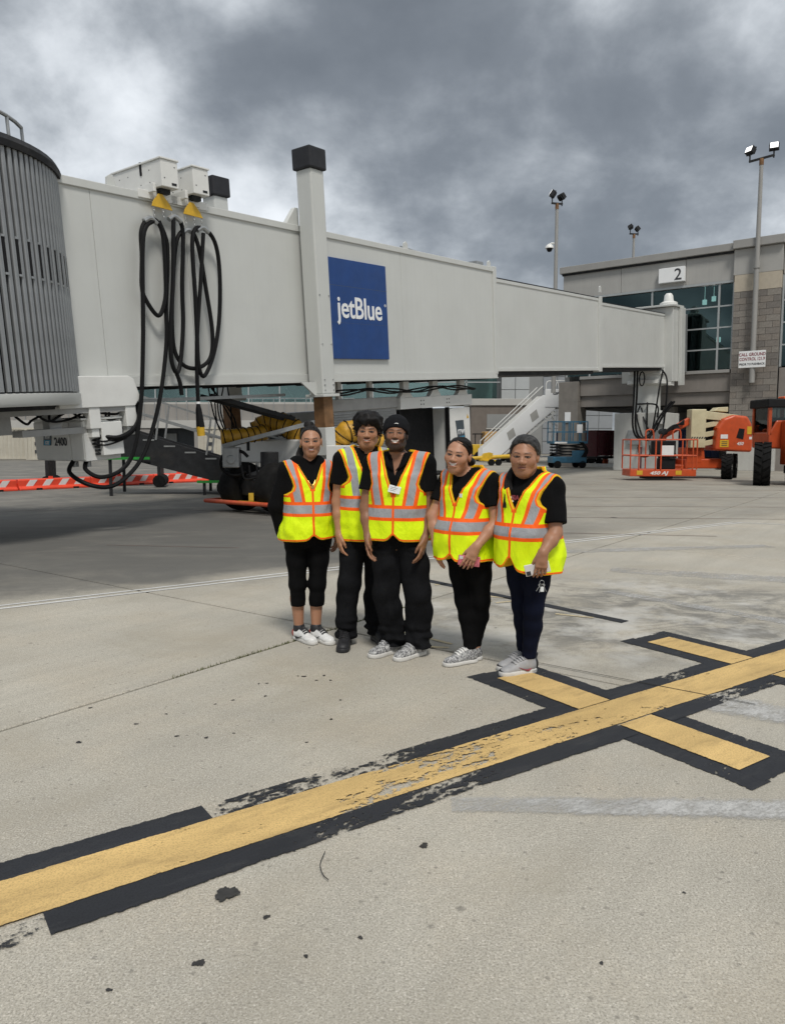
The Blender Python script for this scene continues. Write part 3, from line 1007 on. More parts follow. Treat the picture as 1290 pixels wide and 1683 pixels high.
for s_ in (-1, 1):
    tyre = wheel_mesh(0.53, 0.42, 0.3)
    tyre.materials.append(M['rubber'])
    w_ = link('wheel', tyre, bridge, True)
    wm = Matrix.Translation(AX + av * (0.55 * s_)) @ Euler((0, 0, HEAD)).to_matrix().to_4x4()
    w_.matrix_local = BI @ wm
    m_ = MB()
    m_.lathe([(0.0, -0.12), (0.10, -0.14), (0.13, -0.08), (0.28, -0.06), (0.30, -0.17), (0.32, -0.17), (0.32, 0.17), (0.30, 0.17), (0.28, 0.06), (0.0, 0.08)], 24, axis='y')
    m_.build('rim', 'dark_steel', w_, smooth=True)
t_ = MB()
t_.beam(AX - av * 0.3, AX + av * 0.3, 0.5, 0.35)
t_.beam(AX + fw * -0.2 + Vector((0, 0, .1)), AX + fw * .9 + Vector((0, 0, .35)), 0.4, 0.35)
t_.cyl(AX + Vector((0, 0, 0.1)) + fw * .3, AX + Vector((0, 0, 0.75)) + fw * .3, 0.2)
to_bridge(t_).build('bogie_frame', 'dark_steel', bridge, bevel=0.02)
# cross beam between the columns
c0 = BM @ Vector((6.2, -0.32, -1.75))
c1 = BM @ Vector((6.2, 2.95, -1.75))
t_ = MB()
t_.beam(c0 + Vector((0, 0, 0.05)), c1 + Vector((0, 0, 0.05)), 0.55, 0.55)
to_bridge(t_).build('cross_beam', 'white_paint', bridge, bevel=0.04)
t_ = MB()
b0 = AX - fw * 0.66 - av * 1.0 + Vector((0, 0, -0.30))
b1 = AX - fw * 0.66 + av * 1.15 + Vector((0, 0, -0.30))
t_.tube([b0 + fw * 0.5, b0, b1, b1 + fw * 0.9], 0.045, 10)
to_bridge(t_).build('bumper_bar', 'bumper_red', bridge, smooth=True)
t_ = MB()
t_.beam(b0 + fw * .25 + av * .05, b1 + fw * .25, 0.3, 0.012)
t_.bb(AX.x - .12, AX.x - 0.02, AX.y - .66, AX.y - .6, 0.28, 0.44)
to_bridge(t_).build('bumper_plate', 'yellow_paint', bridge)
# hoses round the drive
for k in range(7):
    p0 = Vector((-4.1 + rnd.uniform(-.15, .35), 17.5 + rnd.uniform(-.3, .2), 2.75))
    p1 = Vector((-3.75 + rnd.uniform(-.1, .3), 17.0, 1.55))
    md = (p0 + p1) / 2 + Vector((rnd.uniform(-.35, .3), rnd.uniform(-.2, .1), rnd.uniform(-.3, .15)))
    to_bridge(MB().tube(smooth_path([p0, md, p1], 8), 0.018, 6)).build('hose', 'cable_black', bridge, smooth=True)
lp = [Vector((-3.35 + .26 * math.cos(a) * 1.2, 16.1, 1.05 + .27 * math.sin(a))) for a in [k * .5 for k in range(1, 12)]]
to_bridge(MB().tube(smooth_path(lp, 4), 0.035, 8)).build('hose', 'cable_black', bridge, smooth=True)
for k in range(5):
    x0 = -3.2 + k * .16
    to_bridge(MB().tube(smooth_path([(x0, 16.0, 1.0), (x0 + .1, 15.9, .72 - .05 * (k % 2)), (x0 + .45, 15.9, .8), (x0 + .7, 16.0, 1.0)], 6), 0.022, 6)).build('hose', 'cable_black', bridge, smooth=True)
t_ = MB()
t_.bb(-3.6, -3.25, 16.0, 16.3, 0.95, 1.38)
t_.cyl((-3.42, 15.98, 1.12), (-3.42, 16.1, 1.12), 0.1)
to_bridge(t_).build('drive_motor', 'galv', bridge, bevel=0.02)

# ------------------------------------------------------------------ round cab with vertical slats
CX, CY, CR = -1.31, 1.3, 2.3
d_ = MB()
d_.lathe([(0.0, -0.28), (CR - 0.05, -0.28), (CR - 0.05, 3.02), (0.0, 3.02)], 64, c=(CX, CY, 0))
d_.build('cab_drum', 'slat_gap', bridge)
sm = MB()
sm.prism([(-0.028, -0.026), (0.020, -0.030), (0.034, -0.016), (0.034, 0.024), (0.022, 0.031), (-0.028, 0.026)], 'z', -0.24, 3.0)
sme = sm.mesh('slat')
sme.materials.append(M['slat_metal'])
vp = MB()
vp.bb(-0.012, 0.036, -0.022, 0.022, 1.34, 1.80).bb(-.014, 0.042, -0.026, 0.026, 1.80, 1.83, 1).bb(-.014, 0.042, -0.026, 0.026, 1.31, 1.34, 1)
vme = vp.mesh('window_strip')
vme.materials.append(M['black_plastic'])
vme.materials.append(M['galv'])
pitch = 0.108 / CR
k = 0
a = R(-212)
while a < R(-14):
    o = link('slat', sme, bridge)
    o.location = (CX + CR * math.cos(a), CY + CR * math.sin(a), 0)
    o.rotation_euler = (0, 0, a)
    if k % 2:
        o2 = link('window_strip', vme, bridge)
        a2 = a + pitch / 2
        o2.location = (CX + CR * math.cos(a2), CY + CR * math.sin(a2), 0)
        o2.rotation_euler = (0, 0, a2)
    k += 1
    a += pitch
t_ = MB()
t_.lathe([(CR - 0.3, 3.0), (CR + 0.07, 2.98), (CR + 0.09, 3.06), (CR + 0.05, 3.14), (0.0, 3.2)], 64, c=(CX, CY, 0))
t_.build('cab_roof', 'dark_steel', bridge, smooth=True)
t_ = MB()
t_.lathe([(CR - 0.4, -0.44), (CR + 0.02, -0.44), (CR + 0.05, -0.40), (CR + 0.05, -0.27), (CR - 0.1, -0.24)], 64, c=(CX, CY, 0))
t_.build('cab_floor_rim', 'bridge_paint', bridge, smooth=True)
t_ = MB()
t_.lathe([(0.0, -0.5), (CR - 0.3, -0.5), (CR - 0.3, -0.42), (0, -0.42)], 48, c=(CX, CY, 0))
t_.build('cab_underside', 'dark_steel', bridge)
t_ = MB()
for a in (-2.9, -2.35, -1.9, -1.45, -1.0, -0.75):
    x, y = CX + (CR - .35) * math.cos(a), CY + (CR - .35) * math.sin(a)
    t_.cyl((x, y, 3.1), (x, y, 3.6), 0.025, seg=8)
t_.tube([(CX + (CR - .35) * math.cos(a), CY + (CR - .35) * math.sin(a), 3.6) for a in np.linspace(-2.9, -0.75, 18)], 0.028, 8)
t_.build('roof_railing', 'galv', bridge, smooth=True)
# side bracket and floor gear where cab meets tunnel
t_ = MB()
t_.prism([(0.15, -0.50), (1.50, -0.50), (1.62, -0.36), (1.52, -0.05), (1.42, 0.0), (0.15, 0.0)], 'y', -0.16, -0.05)
t_.build('floor_bracket', 'white_paint', bridge, bevel=0.012)
MB().bb(-1.2, 1.5, -0.12, 1.8, -0.58, -0.46).build('bracket_beam', 'grey_paint', bridge)
for x in (0.75, 1.42):
    t_ = MB()
    t_.bb(x - 0.10, x + 0.10, -0.14, 0.06, -0.84, -0.50).bb(x - 0.07, x + 0.07, -0.11, 0.04, -0.98, -0.84)
    t_.build('support_bracket', 'white_paint', bridge, bevel=0.012)
t_ = MB()
t_.bb(-0.4, 1.3, 0.0, 0.3, -0.90, -0.80).bb(-0.7, -0.5, 0.1, 0.3, -0.85, -0.46).bb(0.1, 0.3, 0.1, 0.3, -0.8, -0.46)
t_.build('hanger_frame', 'grey_paint', bridge)
for k in range(6):
    x0 = -0.5 + 0.32 * k
    MB().tube(smooth_path([(x0, 0.1, -0.5), (x0 + rnd.uniform(-.1, .2), -0.02, -0.56 - rnd.uniform(0, .16)), (x0 + rnd.uniform(.3, .7), 0.1, -0.58 - rnd.uniform(0, .1)), (x0 + .75, 0.2, -0.5)], 6), 0.02, 6).build('hose', 'cable_black', bridge, smooth=True)

# ------------------------------------------------------------------ cable tray and looms under the tunnel
t_ = MB()
for y in (0.35, 0.65):
    t_.beam((1.5, y, -0.42), (5.6, y, -0.42), 0.03, 0.06)
for k in range(14):
    t_.beam((1.6 + k * .3, 0.35, -0.43), (1.6 + k * .3, 0.65, -0.43), 0.02)
t_.build('cable_tray', 'galv', bridge)
t_ = MB()
for y in (0.5, 0.8):
    t_.beam((3.7, y, -0.38), (6.0, y, -0.95), 0.05, 0.09)
build_parts(t_, 'hose_tray', 'dark_steel', bridge)
for q in range(3):
    MB().tube(smooth_path([(6.3 + 1.0 * k, 0.12 + .05 * q, -0.42 - 0.07 * math.sin(k * 1.9 + q)) for k in range(8)], 6), 0.022, 6).build('hose', 'cable_black', bridge, smooth=True)

# ------------------------------------------------------------------ sign on the tunnel wall
sg = thing('airline_sign', 'square navy blue airline sign with white lettering on the bridge wall', 'sign', BM @ Vector((7.82, -0.03, 1.43)), rot=(0, -SLOPE, HEAD))
MB().bb(-1.06, 1.06, -0.035, 0.02, -1.10, 1.10).build('panel', 'sign_blue', sg, bevel=0.01)
t_ = MB()
t_.bb(-1.062, 1.062, -0.0365, -0.034, 0.505, 0.512).bb(-1.062, 1.062, -0.0365, -0.034, -0.30, -0.296)
build_parts(t_, 'panel_seam', 'logo_slate', sg)
lettering('lettering', 'jetBlue', 0.66, 'pure_white', sg, (0.01, -0.040, -0.18), offset=0.009, space=0.97, scale=(0.93, 1.02, 1))
lettering('trademark_dot', '®', 0.09, 'pure_white', sg, (0.97, -0.040, 0.14))

# ------------------------------------------------------------------ cable hoists with hanging ground-power cables
def hoist(x0, label, hx, hz, loops, tails, plug=None):
    h_ = thing('cable_hoist', label, 'cable hoist', BM @ Vector((x0 + .175, 0.35, 3.1)), rot=(0, -SLOPE, HEAD), group='cable hoists on the bridge roof')
    ox, oy, oz = x0 + .175, 0.35, 3.1

    def L(m_):
        m_.v = [(p[0] - ox, p[1] - oy, p[2] - oz) for p in m_.v]
        return m_
    L(MB().bb(x0, x0 + .35, -0.32, 1.05, 3.14, 3.58)).build('housing', 'white_paint', h_, bevel=0.012)
    L(MB().bb(x0 - .02, x0 + .37, -0.34, 1.07, 3.58, 3.61)).build('lid', 'white_paint', h_, bevel=0.006)
    L(MB().bb(x0 - .012, x0, 0.2, 0.25, 3.40, 3.62)).build('latch', 'black_plastic', h_)
    m_ = MB()
    m_.bb(x0 - .10, x0 - .04, -0.2, 1.0, 3.06, 3.2).bb(x0 + .02, x0 + .30, -0.10, 0.05, 2.98, 3.13).bb(x0 - .3, x0 + .5, -0.06, 0.0, 2.96, 3.10)
    L(m_).build('mounting_bracket', 'white_paint', h_, bevel=0.008)
    m_ = MB()
    for y in (0.0, .25, .6, .85):
        for z in (3.25, 3.45):
            m_.cyl((x0 - .003, y, z), (x0 + .01, y, z), 0.011, seg=6)
    m_.cyl((x0 + .06, -0.323, 3.28), (x0 + .06, -0.31, 3.28), 0.012, seg=6).cyl((x0 + .28, -0.323, 3.48), (x0 + .28, -0.31, 3.48), 0.012, seg=6)
    m_.bb(x0 + .2, x0 + .3, -0.325, -0.31, 3.18, 3.22)
    tag(L(m_).build('rivets', 'dark_steel', h_), kind='stuff')
    m_ = MB()
    m_.bb(x0 + .05, x0 + .25, -0.2, -0.05, 3.06, 3.14)
    m_.cyl((hx, -0.15, hz + .15), (x0 + .15, -0.15, 3.08), 0.012, seg=6)
    L(m_).build('hoist_rope', 'dark_steel', h_)
    m_ = MB()
    m_.prism([(hx - .20, hz - .10), (hx + .22, hz - .12), (hx + .17, hz - .03), (hx + .03, hz + .12), (hx - .05, hz + .12), (hx - .17, hz - .02)], 'y', -0.16, -0.14)
    L(m_).build('hanger_plate', 'hanger_yellow', h_, bevel=0.003)
    for dx_ in (-.17, .02, .19):
        m_ = MB()
        for q in range(4):
            zc = hz - .14 - q * .042
            ring = []
            for w_ in range(10):
                an = w_ * .628
                ring.append((hx + dx_ + (0 if q % 2 else .014 * math.cos(an)), -0.15 + (.014 * math.cos(an) if q % 2 else 0), zc + .026 * math.sin(an)))
            m_.tube(ring, 0.0045, 5, closed=True)
        L(m_).build('chain', 'galv', h_, smooth=True)
    for pts in loops:
        L(MB().tube(smooth_path(pts, 8, True), 0.038, 8, closed=True)).build('cable', 'cable_black', h_, smooth=True)
        tx, ty, tz = pts[0]
        m_ = MB()
        m_.tube(smooth_path([(tx - .13, ty - .005, tz - .06), (tx, ty - .005, tz + .005), (tx + .13, ty - .005, tz - .06)], 6), 0.045, 8)
        L(m_).build('cable_saddle', 'galv', h_, smooth=True)
    for pts in tails:
        L(MB().tube(smooth_path(pts, 8), 0.036, 8)).build('cable', 'cable_black', h_, smooth=True)
    if plug:
        x, y, z = plug
        L(MB().tube([(x, y, z + .5), (x, y, z + .42), (x + .01, y, z + .1)], [0.036, 0.055, 0.08], 10)).build('plug', 'cable_black', h_, smooth=True)
        L(MB().cyl((x + .005, y, z + .11), (x + .01, y, z - .06), 0.075, 0.07, 12)).build('plug_tip', 'hanger_yellow', h_, smooth=True)
        L(MB().cyl((x, y, z + .52), (x, y, z + .56), 0.042, seg=10)).build('plug_ring', 'pure_white', h_, smooth=True)
    return h_


def yy(pts, y0, dy):
    n = len(pts)
    return [(p[0], y0 + dy * math.sin(2 * math.pi * i / n), p[1]) for i, p in enumerate(pts)]


hoist(2.33, 'white cable hoist box nearer the cab with two black cables reaching down to the converter', 2.41, 2.93,
      [yy([(2.14, 2.61), (1.96, 2.4), (1.93, 1.98), (1.87, 1.48), (1.92, 1.25), (2.12, 1.01), (2.27, 1.25), (2.33, 1.62), (2.35, 2.43)], -.16, .03),
       yy([(2.62, 2.7), (2.8, 2.51), (2.70, 1.57), (2.65, 0.91), (2.51, 0.25), (2.38, 0.04), (2.27, 0.25), (2.29, 0.74), (2.44, 1.64), (2.55, 2.45)], -.20, .05)],
      [[(2.2, -.17, 2.58), (1.95, -.19, 2.28), (1.79, -.2, 0.98), (1.75, -.2, 0.62), (1.6, -.2, -0.39), (1.38, -.2, -1.19), (1.14, -.16, -1.53), (0.77, -.1, -1.63), (0.60, .05, -1.49), (0.72, .18, -1.33)],
       [(2.33, -.14, 2.6), (2.47, -.13, 2.24), (2.4, -.13, 1.63), (2.33, -.13, 1.18), (2.25, -.16, 0.57), (2.02, -.16, -0.35), (1.71, -.16, -1.09), (1.4, -.16, -1.52), (0.97, -.12, -1.79), (0.6, -.02, -1.74), (0.46, .3, -1.53), (0.66, .45, -1.33)],
       [(2.38, -.2, 0.02), (2.44, -.19, -0.15), (2.46, -.18, -0.35)]])
hoist(3.0, 'white cable hoist box farther from the cab, its cable ending in a yellow tipped plug', 3.07, 2.90,
      [yy([(2.93, 2.53), (2.70, 2.35), (2.55, 1.65), (2.45, 0.9), (2.45, 0.41), (2.62, 0.16), (2.91, 0.13), (3.18, 0.32), (3.26, 0.77), (3.20, 1.49), (3.10, 2.33)], -.15, .05),
       yy([(3.22, 2.6), (3.50, 2.41), (3.58, 1.91), (3.49, 1.07), (3.28, 0.4), (2.99, -0.02), (2.86, 0.17), (2.87, 0.76), (2.9, 1.36), (2.96, 2.40)], -.20, .04)],
      [[(3.2, -.24, 2.5), (3.05, -.25, 1.7), (2.87, -.24, 0.7), (2.83, -.2, 0.09), (2.81, -.18, -0.56)]], (2.81, -.18, -1.04))

# ------------------------------------------------------------------ power converter hanging below the cab
pc = thing('power_converter', 'white ground power converter cabinet marked 2400 hanging under the bridge cab', 'power unit', BM @ Vector((0.9, 0.7, -1.36)), rot=(0, -SLOPE, HEAD))
def PLc(m_):
    m_.v = [(p[0] - .9, p[1] - .7, p[2] + 1.36) for p in m_.v]
    return m_
PLc(MB().bb(0.6, 1.24, 0.0, 1.5, -1.36, -0.70)).build('cabinet', 'white_paint', pc, bevel=0.012)
PLc(MB().bb(0.585, 0.60, 0.40, 1.49, -1.34, -0.72)).build('door_panel', 'white_paint', pc, bevel=0.006)
PLc(MB().bb(0.585, 0.60, 0.02, 0.38, -1.34, -0.72)).build('door_panel', 'white_paint', pc, bevel=0.006)
PLc(MB().bb(0.84, 1.22, -0.14, -0.0, -1.28, -0.74)).build('vent_cover', 'white_paint', pc, bevel=0.008)
t_ = MB()
for k in range(9):
    t_.bb(0.765, 0.832, -0.06, -0.004, -1.27 + k * .058, -1.235 + k * .058)
build_parts(PLc(t_), 'vent_slot', 'dark_steel', pc)
PLc(MB().bb(0.55, 1.3, -0.05, 1.55, -0.695, -0.66)).build('top_plate', 'white_paint', pc, bevel=0.006)
PLc(MB().prism([(1.22, -1.10), (0.98, -1.10), (0.93, -0.92), (1.18, -0.92)], 'x', 0.575, 0.583)).build('logo_mark', 'logo_slate', pc)
PLc(MB().prism([(1.20, -1.095), (1.0, -1.095), (0.975, -1.01), (1.17, -1.01)], 'x', 0.570, 0.574)).build('logo_mark', 'logo_blue', pc)
lettering('lettering', '2400', 0.19, 'ink', pc, (0.58 - .9, 0.68 - .7, -1.10 + 1.36), rot=(R(90), 0, R(-90)), offset=0.003)
lettering('logo_lettering', 'ITW', 0.075, 'pure_white', pc, (0.5725 - .9, 1.065 - .7, -0.99 + 1.36), rot=(R(90), 0, R(-90)), shear=0.2, offset=0.002, extrude=0.002)
lettering('logo_lettering', 'GSE', 0.075, 'pure_white', pc, (0.567 - .9, 1.08 - .7, -1.08 + 1.36), rot=(R(90), 0, R(-90)), shear=0.2, offset=0.002, extrude=0.002)
for p in ([(0.83, -.06, -0.95), (1.1, -.2, -1.0), (1.45, -.16, -0.85), (1.62, -.1, -0.55), (1.55, 0, -0.35)], [(0.82, -.06, -0.97), (1.15, -.18, -1.03), (1.55, -.14, -0.78), (1.58, -.05, -0.4)]):
    PLc(MB().tube(smooth_path(p, 8), 0.035, 8)).build('cable', 'cable_black', pc, smooth=True)
for z in (-1.02, -1.08):
    PLc(MB().tube(smooth_path([(0.72, -.02, z), (0.9, -.16, z - .03), (1.25, -.18, z + .05)], 6), 0.014, 6)).build('cable', 'cable_black', pc, smooth=True)
t_ = MB()
for x, y in ((0.72, .18), (0.66, .45)):
    t_.cyl((x, y, -1.36), (x, y, -1.46), 0.06, seg=12)
build_parts(PLc(t_), 'cable_gland', 'galv', pc)

# ------------------------------------------------------------------ air conditioning unit hung under the tunnel
ac = thing('preconditioned_air_unit', 'white and black air conditioning unit marked 3500 hung under the bridge tunnel', 'air unit', BM @ Vector((10.4, 1.3, -2.85)), rot=(0, -SLOPE, HEAD))
def PA(m_):
    m_.v = [(p[0] - 10.4, p[1] - 1.3, p[2] + 2.85) for p in m_.v]
    return m_
PA(MB().bb(7.2, 9.85, 0.5, 2.2, -2.7, -0.85)).build('condenser_box', 'grey_paint', ac, bevel=0.02)
t_ = MB()
for k in range(30):
    t_.bb(7.3, 8.55, 0.465, 0.50, -2.62 + k * .058, -2.59 + k * .058)
    t_.bb(8.62, 9.75, 0.465, 0.50, -2.62 + k * .058, -2.59 + k * .058)
tag(PA(t_).build('louvre_slats', 'galv', ac), kind='stuff')
PA(MB().bb(7.2, 9.85, 0.45, 0.56, -0.86, -0.58)).build('condenser_header', 'grey_paint', ac, bevel=0.01)
t_ = MB()
t_.bb(9.9, 13.4, 0.45, 2.2, -2.85, -2.8).bb(9.9, 13.4, 2.1, 2.2, -2.8, -0.95).bb(9.9, 9.98, 0.45, 2.1, -2.8, -0.95).bb(9.98, 12.25, 0.95, 1.05, -2.8, -0.95)
PA(t_).build('open_bay', 'black_plastic', ac)
PA(MB().bb(12.25, 13.42, 0.40, 2.2, -2.8, -1.0)).build('side_panel', 'white_paint', ac, bevel=0.012)
PA(MB().bb(12.20, 12.25, 0.38, 0.5, -2.85, -0.95)).build('door_edge', 'black_plastic', ac)
t_ = MB()
t_.bb(9.85, 13.5, 0.36, 0.52, -0.92, -0.62)
for x in (10.15, 11.55, 13.0):
    t_.prism([(x - .30, -0.62), (x + .30, -0.62), (x + .13, -0.45), (x + .13, -0.20), (x - .13, -0.20), (x - .13, -0.45)], 'y', 0.37, 0.51)
PA(t_).build('hanger_rail', 'white_paint', ac, bevel=0.01)
t_ = MB()
for x in (7.6, 8.8):
    t_.bb(x - .06, x + .06, 0.5, 0.6, -0.6, -0.15)
build_parts(PA(t_), 'hanger_strap', 'white_paint', ac)
t_ = MB()
for x in (10.8, 10.92, 12.1, 12.22):
    for z in (-.72, -.82):
        t_.cyl((x, .352, z), (x, .362, z), 0.02, seg=6)
tag(PA(t_).build('bolts', 'dark_steel', ac), kind='stuff')
PA(MB().prism([(12.58, -1.36), (13.02, -1.36), (13.12, -2.02), (12.72, -2.02)], 'y', 0.388, 0.398)).build('logo_mark', 'logo_slate', ac)
lettering('lettering', '3500', 0.42, 'ink', ac, (12.78 - 10.4, 0.392 - 1.3, -2.42 + 2.85), offset=0.010)
lettering('logo_lettering', 'ITW', 0.19, 'pure_white', ac, (12.86 - 10.4, 0.383 - 1.3, -1.76 + 2.85), shear=0.1, offset=0.004)
lettering('logo_lettering', 'GSE', 0.19, 'logo_blue', ac, (12.89 - 10.4, 0.383 - 1.3, -1.96 + 2.85), shear=0.1, offset=0.004)
PA(MB().prism([(13.22, -1.32), (13.34, -1.32), (13.28, -1.20)], 'y', 0.392, 0.398)).build('warning_triangle', 'hanger_yellow', ac)
for x, lab in ((10.15, None),):
    pass

# small white control cabinet behind the group, with a yellow duct coil above it
cb = thing('control_cabinet', 'low white control cabinet with black gauges behind the tall man', 'cabinet', (-1.05, 16.3, 0), rotz=R(-20))
MB().bb(-0.28, 0.55, -0.3, 0.4, 0.95, 1.42).build('housing', 'white_paint', cb, bevel=0.015)
t_ = MB()
for x in (0.2, 0.42):
    t_.bb(x - .07, x + .07, -0.315, -0.30, 1.02, 1.38)
build_parts(t_, 'gauge_panel', 'ink', cb)
t_ = MB()
for x in (-.2, .4):
    t_.bb(x - .05, x + .05, -.1, .2, 0, 0.95)
build_parts(t_, 'leg', 'dark_steel', cb)


# ------------------------------------------------------------------ yellow spiral air ducts
def duct(name, pts, r_, label, parent=None):
    path = smooth_path(pts, 14)
    rs = []
    acc = 0.0
    prev = path[0]
    for p in path:
        acc += (Vector(p) - Vector(prev)).length
        prev = p
        rs.append(r_ * (1 + 0.05 * math.sin(acc / 0.16 * 2 * math.pi)))
    root = tag(MB().tube(path, rs, 18).build(name, 'duct_yellow', None, smooth=True, angle=80), label, 'air duct', 'yellow air ducts under the bridge')
    # spiral wire
    acc = 0.0
    nrm = None
    wire = []
    for i in range(len(path) - 1):
        p0, p1 = Vector(path[i]), Vector(path[i + 1])
        d = (p1 - p0)
        L = d.length
        d.normalize()
        nrm = d.orthogonal().normalized() if nrm is None else (nrm - d * nrm.dot(d)).normalized()
        b = d.cross(nrm)
        for q in range(4):
            f = q / 4
            s_ = acc + L * f
            a = s_ / 0.16 * 2 * math.pi
            wire.append(p0 + d * (L * f) + (nrm * math.cos(a) + b * math.sin(a)) * (r_ * 1.05))
        acc += L
    # finer wire
    MB().tube(smooth_path(wire, 3), 0.012, 5).build('spiral_wire', 'cable_black', root, smooth=True)
    return root


duct('air_duct', [(-3.75, 16.6, 1.60), (-3.45, 16.7, 1.62), (-3.1, 16.95, 1.66), (-2.85, 17.1, 1.72)], 0.165, 'short lower length of yellow spiral duct resting beside the hose tray')
duct('air_duct', [(-3.1, 17.4, 1.72), (-2.8, 17.35, 1.92), (-2.4, 17.2, 1.86), (-2.0, 17.1, 1.62), (-1.6, 17.2, 1.60)], 0.25, 'long bulging yellow spiral duct sagging behind the rusted lift column')
duct('air_duct', [(-1.25, 16.9, 1.45), (-1.0, 16.85, 1.72), (-0.7, 16.95, 1.68), (-0.35, 17.2, 1.45)], 0.24, 'yellow spiral duct coil between the lift column and the louvred unit')
tr = thing('duct_tray', 'slanted galvanised tray carrying the yellow ducts under the bridge', 'tray', (-3.2, 16.5, 0))
t_ = MB()
for y in (0, .5):
    t_.beam((-.5, y, 1.40), (1.6, y, 1.95), 0.05, 0.09)
for k in range(8):
    t_.beam((-.45 + k * .27, 0, 1.41 + k * .07), (-.45 + k * .27, .5, 1.41 + k * .07), 0.03)
t_.build('rail', 'galv', tr)
t_ = MB()
t_.beam((0.0, .3, 1.3), (0.0, .3, 1.52), 0.06).beam((1.2, .3, 1.2), (1.2, .3, 1.84), 0.06)
build_parts(t_, 'tray_post', 'dark_steel', tr)

# ------------------------------------------------------------------ terminal building (local x along the facade, y into the building)
TO = Vector((17.2, 38.0, 0))
TR = -(R(90) - HEAD)
TM = Matrix.LocRotScale(TO, Euler((0, 0, TR)), None)
term = thing('terminal_building', 'grey terminal building with green tinted windows and brown block pier', 'building', TO, TR)


def TB(name, mat, *boxes, bevel=0.0, parent=None):
    m_ = MB()
    for b in boxes:
        m_.bb(*b)
    return m_.build(name, mat, parent or term, bevel=bevel)


XL, XR = -9.42, 9.0
# upper wall panels
for x0, x1 in ((-9.40, -6.10), (-6.08, -2.72), (-2.70, -0.40)):
    TB('wall_panel', 'panel_grey', (x0, x1, 0.0, 0.4, 9.42, 10.80), bevel=0.012)
TB('wall_panel', 'panel_grey', (-0.38, 1.80, -0.2, 0.4, 9.58, 10.80), bevel=0.012)
TB('wall_panel', 'panel_grey', (1.82, XR, 0.0, 0.4, 9.42, 10.80), bevel=0.012)
TB('cornice', 'cornice_grey', (-9.55, -0.42, -0.22, 0.5, 10.80, 11.16), bevel=0.02)
TB('cornice', 'cornice_grey', (-0.415, 1.86, -0.42, 0.5, 10.82, 11.22), bevel=0.02)
TB('cornice', 'cornice_grey', (1.865, XR, -0.22, 0.5, 10.80, 11.16), bevel=0.02)
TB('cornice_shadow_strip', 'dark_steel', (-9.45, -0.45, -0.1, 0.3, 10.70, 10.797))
TB('roof', 'far_grey', (-9.4, XR, 0.5, 24, 10.7, 10.95))
TB('side_wall', 'panel_grey', (-9.4, -9.1, 0.45, 24, 3.4, 10.69))
TB('fascia_trim', 'mullion', (-9.40, -0.40, -0.03, 0.3, 9.30, 9.415))
# window bay: mullions and panes
VX = [-9.1, -7.75, -4.4, -1.06, -0.38]
HZ = [5.05, 6.09, 7.15, 8.20, 9.30]
for x in VX:
    TB('mullion', 'mullion', (x - 0.045, x + 0.045, 0.02, 0.16, 5.05, 9.30))
for z in HZ[1:-1]:
    for x0, x1 in zip(VX[:-1], VX[1:]):
        TB('transom', 'mullion', (x0 + 0.046, x1 - 0.046, 0.03, 0.15, z - 0.035, z + 0.035))
for x0, x1 in zip(VX[:-1], VX[1:]):
    for z0, z1 in zip(HZ[:-1], HZ[1:]):
        TB('window_pane', 'window_glass', (x0 + 0.05, x1 - 0.05, 0.08, 0.10, z0 + 0.036, z1 - 0.036))
for x0, x1 in ((1.84, 3.4), (3.4, 5.0)):
    for z0, z1 in zip(HZ[:-1], HZ[1:]):
        TB('window_pane', 'window_glass', (x0 + 0.05, x1 - 0.05, 0.08, 0.10, z0 + 0.036, z1 - 0.036))
    TB('mullion', 'mullion', (x0 - 0.045, x0 + 0.045, 0.02, 0.16, 5.05, 9.40))
    for z in HZ[1:-1]:
        TB('transom', 'mullion', (x0 + 0.046, x1 - 0.046, 0.03, 0.15, z - 0.035, z + 0.035))
TB('right_wall', 'panel_grey', (5.0, XR, 0.0, 0.4, 0, 9.40))
# room behind the glass
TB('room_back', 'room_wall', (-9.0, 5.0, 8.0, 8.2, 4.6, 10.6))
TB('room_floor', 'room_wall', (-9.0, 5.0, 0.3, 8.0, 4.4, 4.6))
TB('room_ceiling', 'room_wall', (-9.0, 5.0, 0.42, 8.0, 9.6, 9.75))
for x, y, z in ((-2.05, 1.2, 8.55), (-1.25, 1.0, 6.55), (-1.85, 2.2, 8.85)):
    m_ = MB()
    m_.cyl((x, y, z), (x, y, z + 0.24), 0.11, seg=14)
    m_.cyl((x, y, z + .24), (x, y, 9.6), 0.012, seg=6)
    tag(m_.build('pendant_lamp', 'lamp_dim', term))
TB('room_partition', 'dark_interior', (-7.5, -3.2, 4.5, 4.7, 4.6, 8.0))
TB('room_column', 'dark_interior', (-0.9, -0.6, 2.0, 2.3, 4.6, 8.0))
# sill, spandrel, lintel
TB('sill', 'cornice_grey', (-8.26, -0.40, -0.14, 0.3, 4.88, 5.04), bevel=0.01)
for x0, x1 in ((-8.26, -4.42), (-4.40, -0.36)):
    TB('spandrel_panel', 'spandrel', (x0, x1, 0.0, 0.4, 3.97, 4.875), bevel=0.01)
TB('lintel', 'spandrel', (-8.26, -0.36, 0.12, 0.8, 3.36, 3.965), bevel=0.01)
TB('spandrel_panel', 'spandrel', (1.82, XR, 0.0, 0.4, 3.2, 5.0), bevel=0.01)
TB('lower_wall', 'spandrel', (1.82, XR, 0.1, 0.5, 0, 3.19))
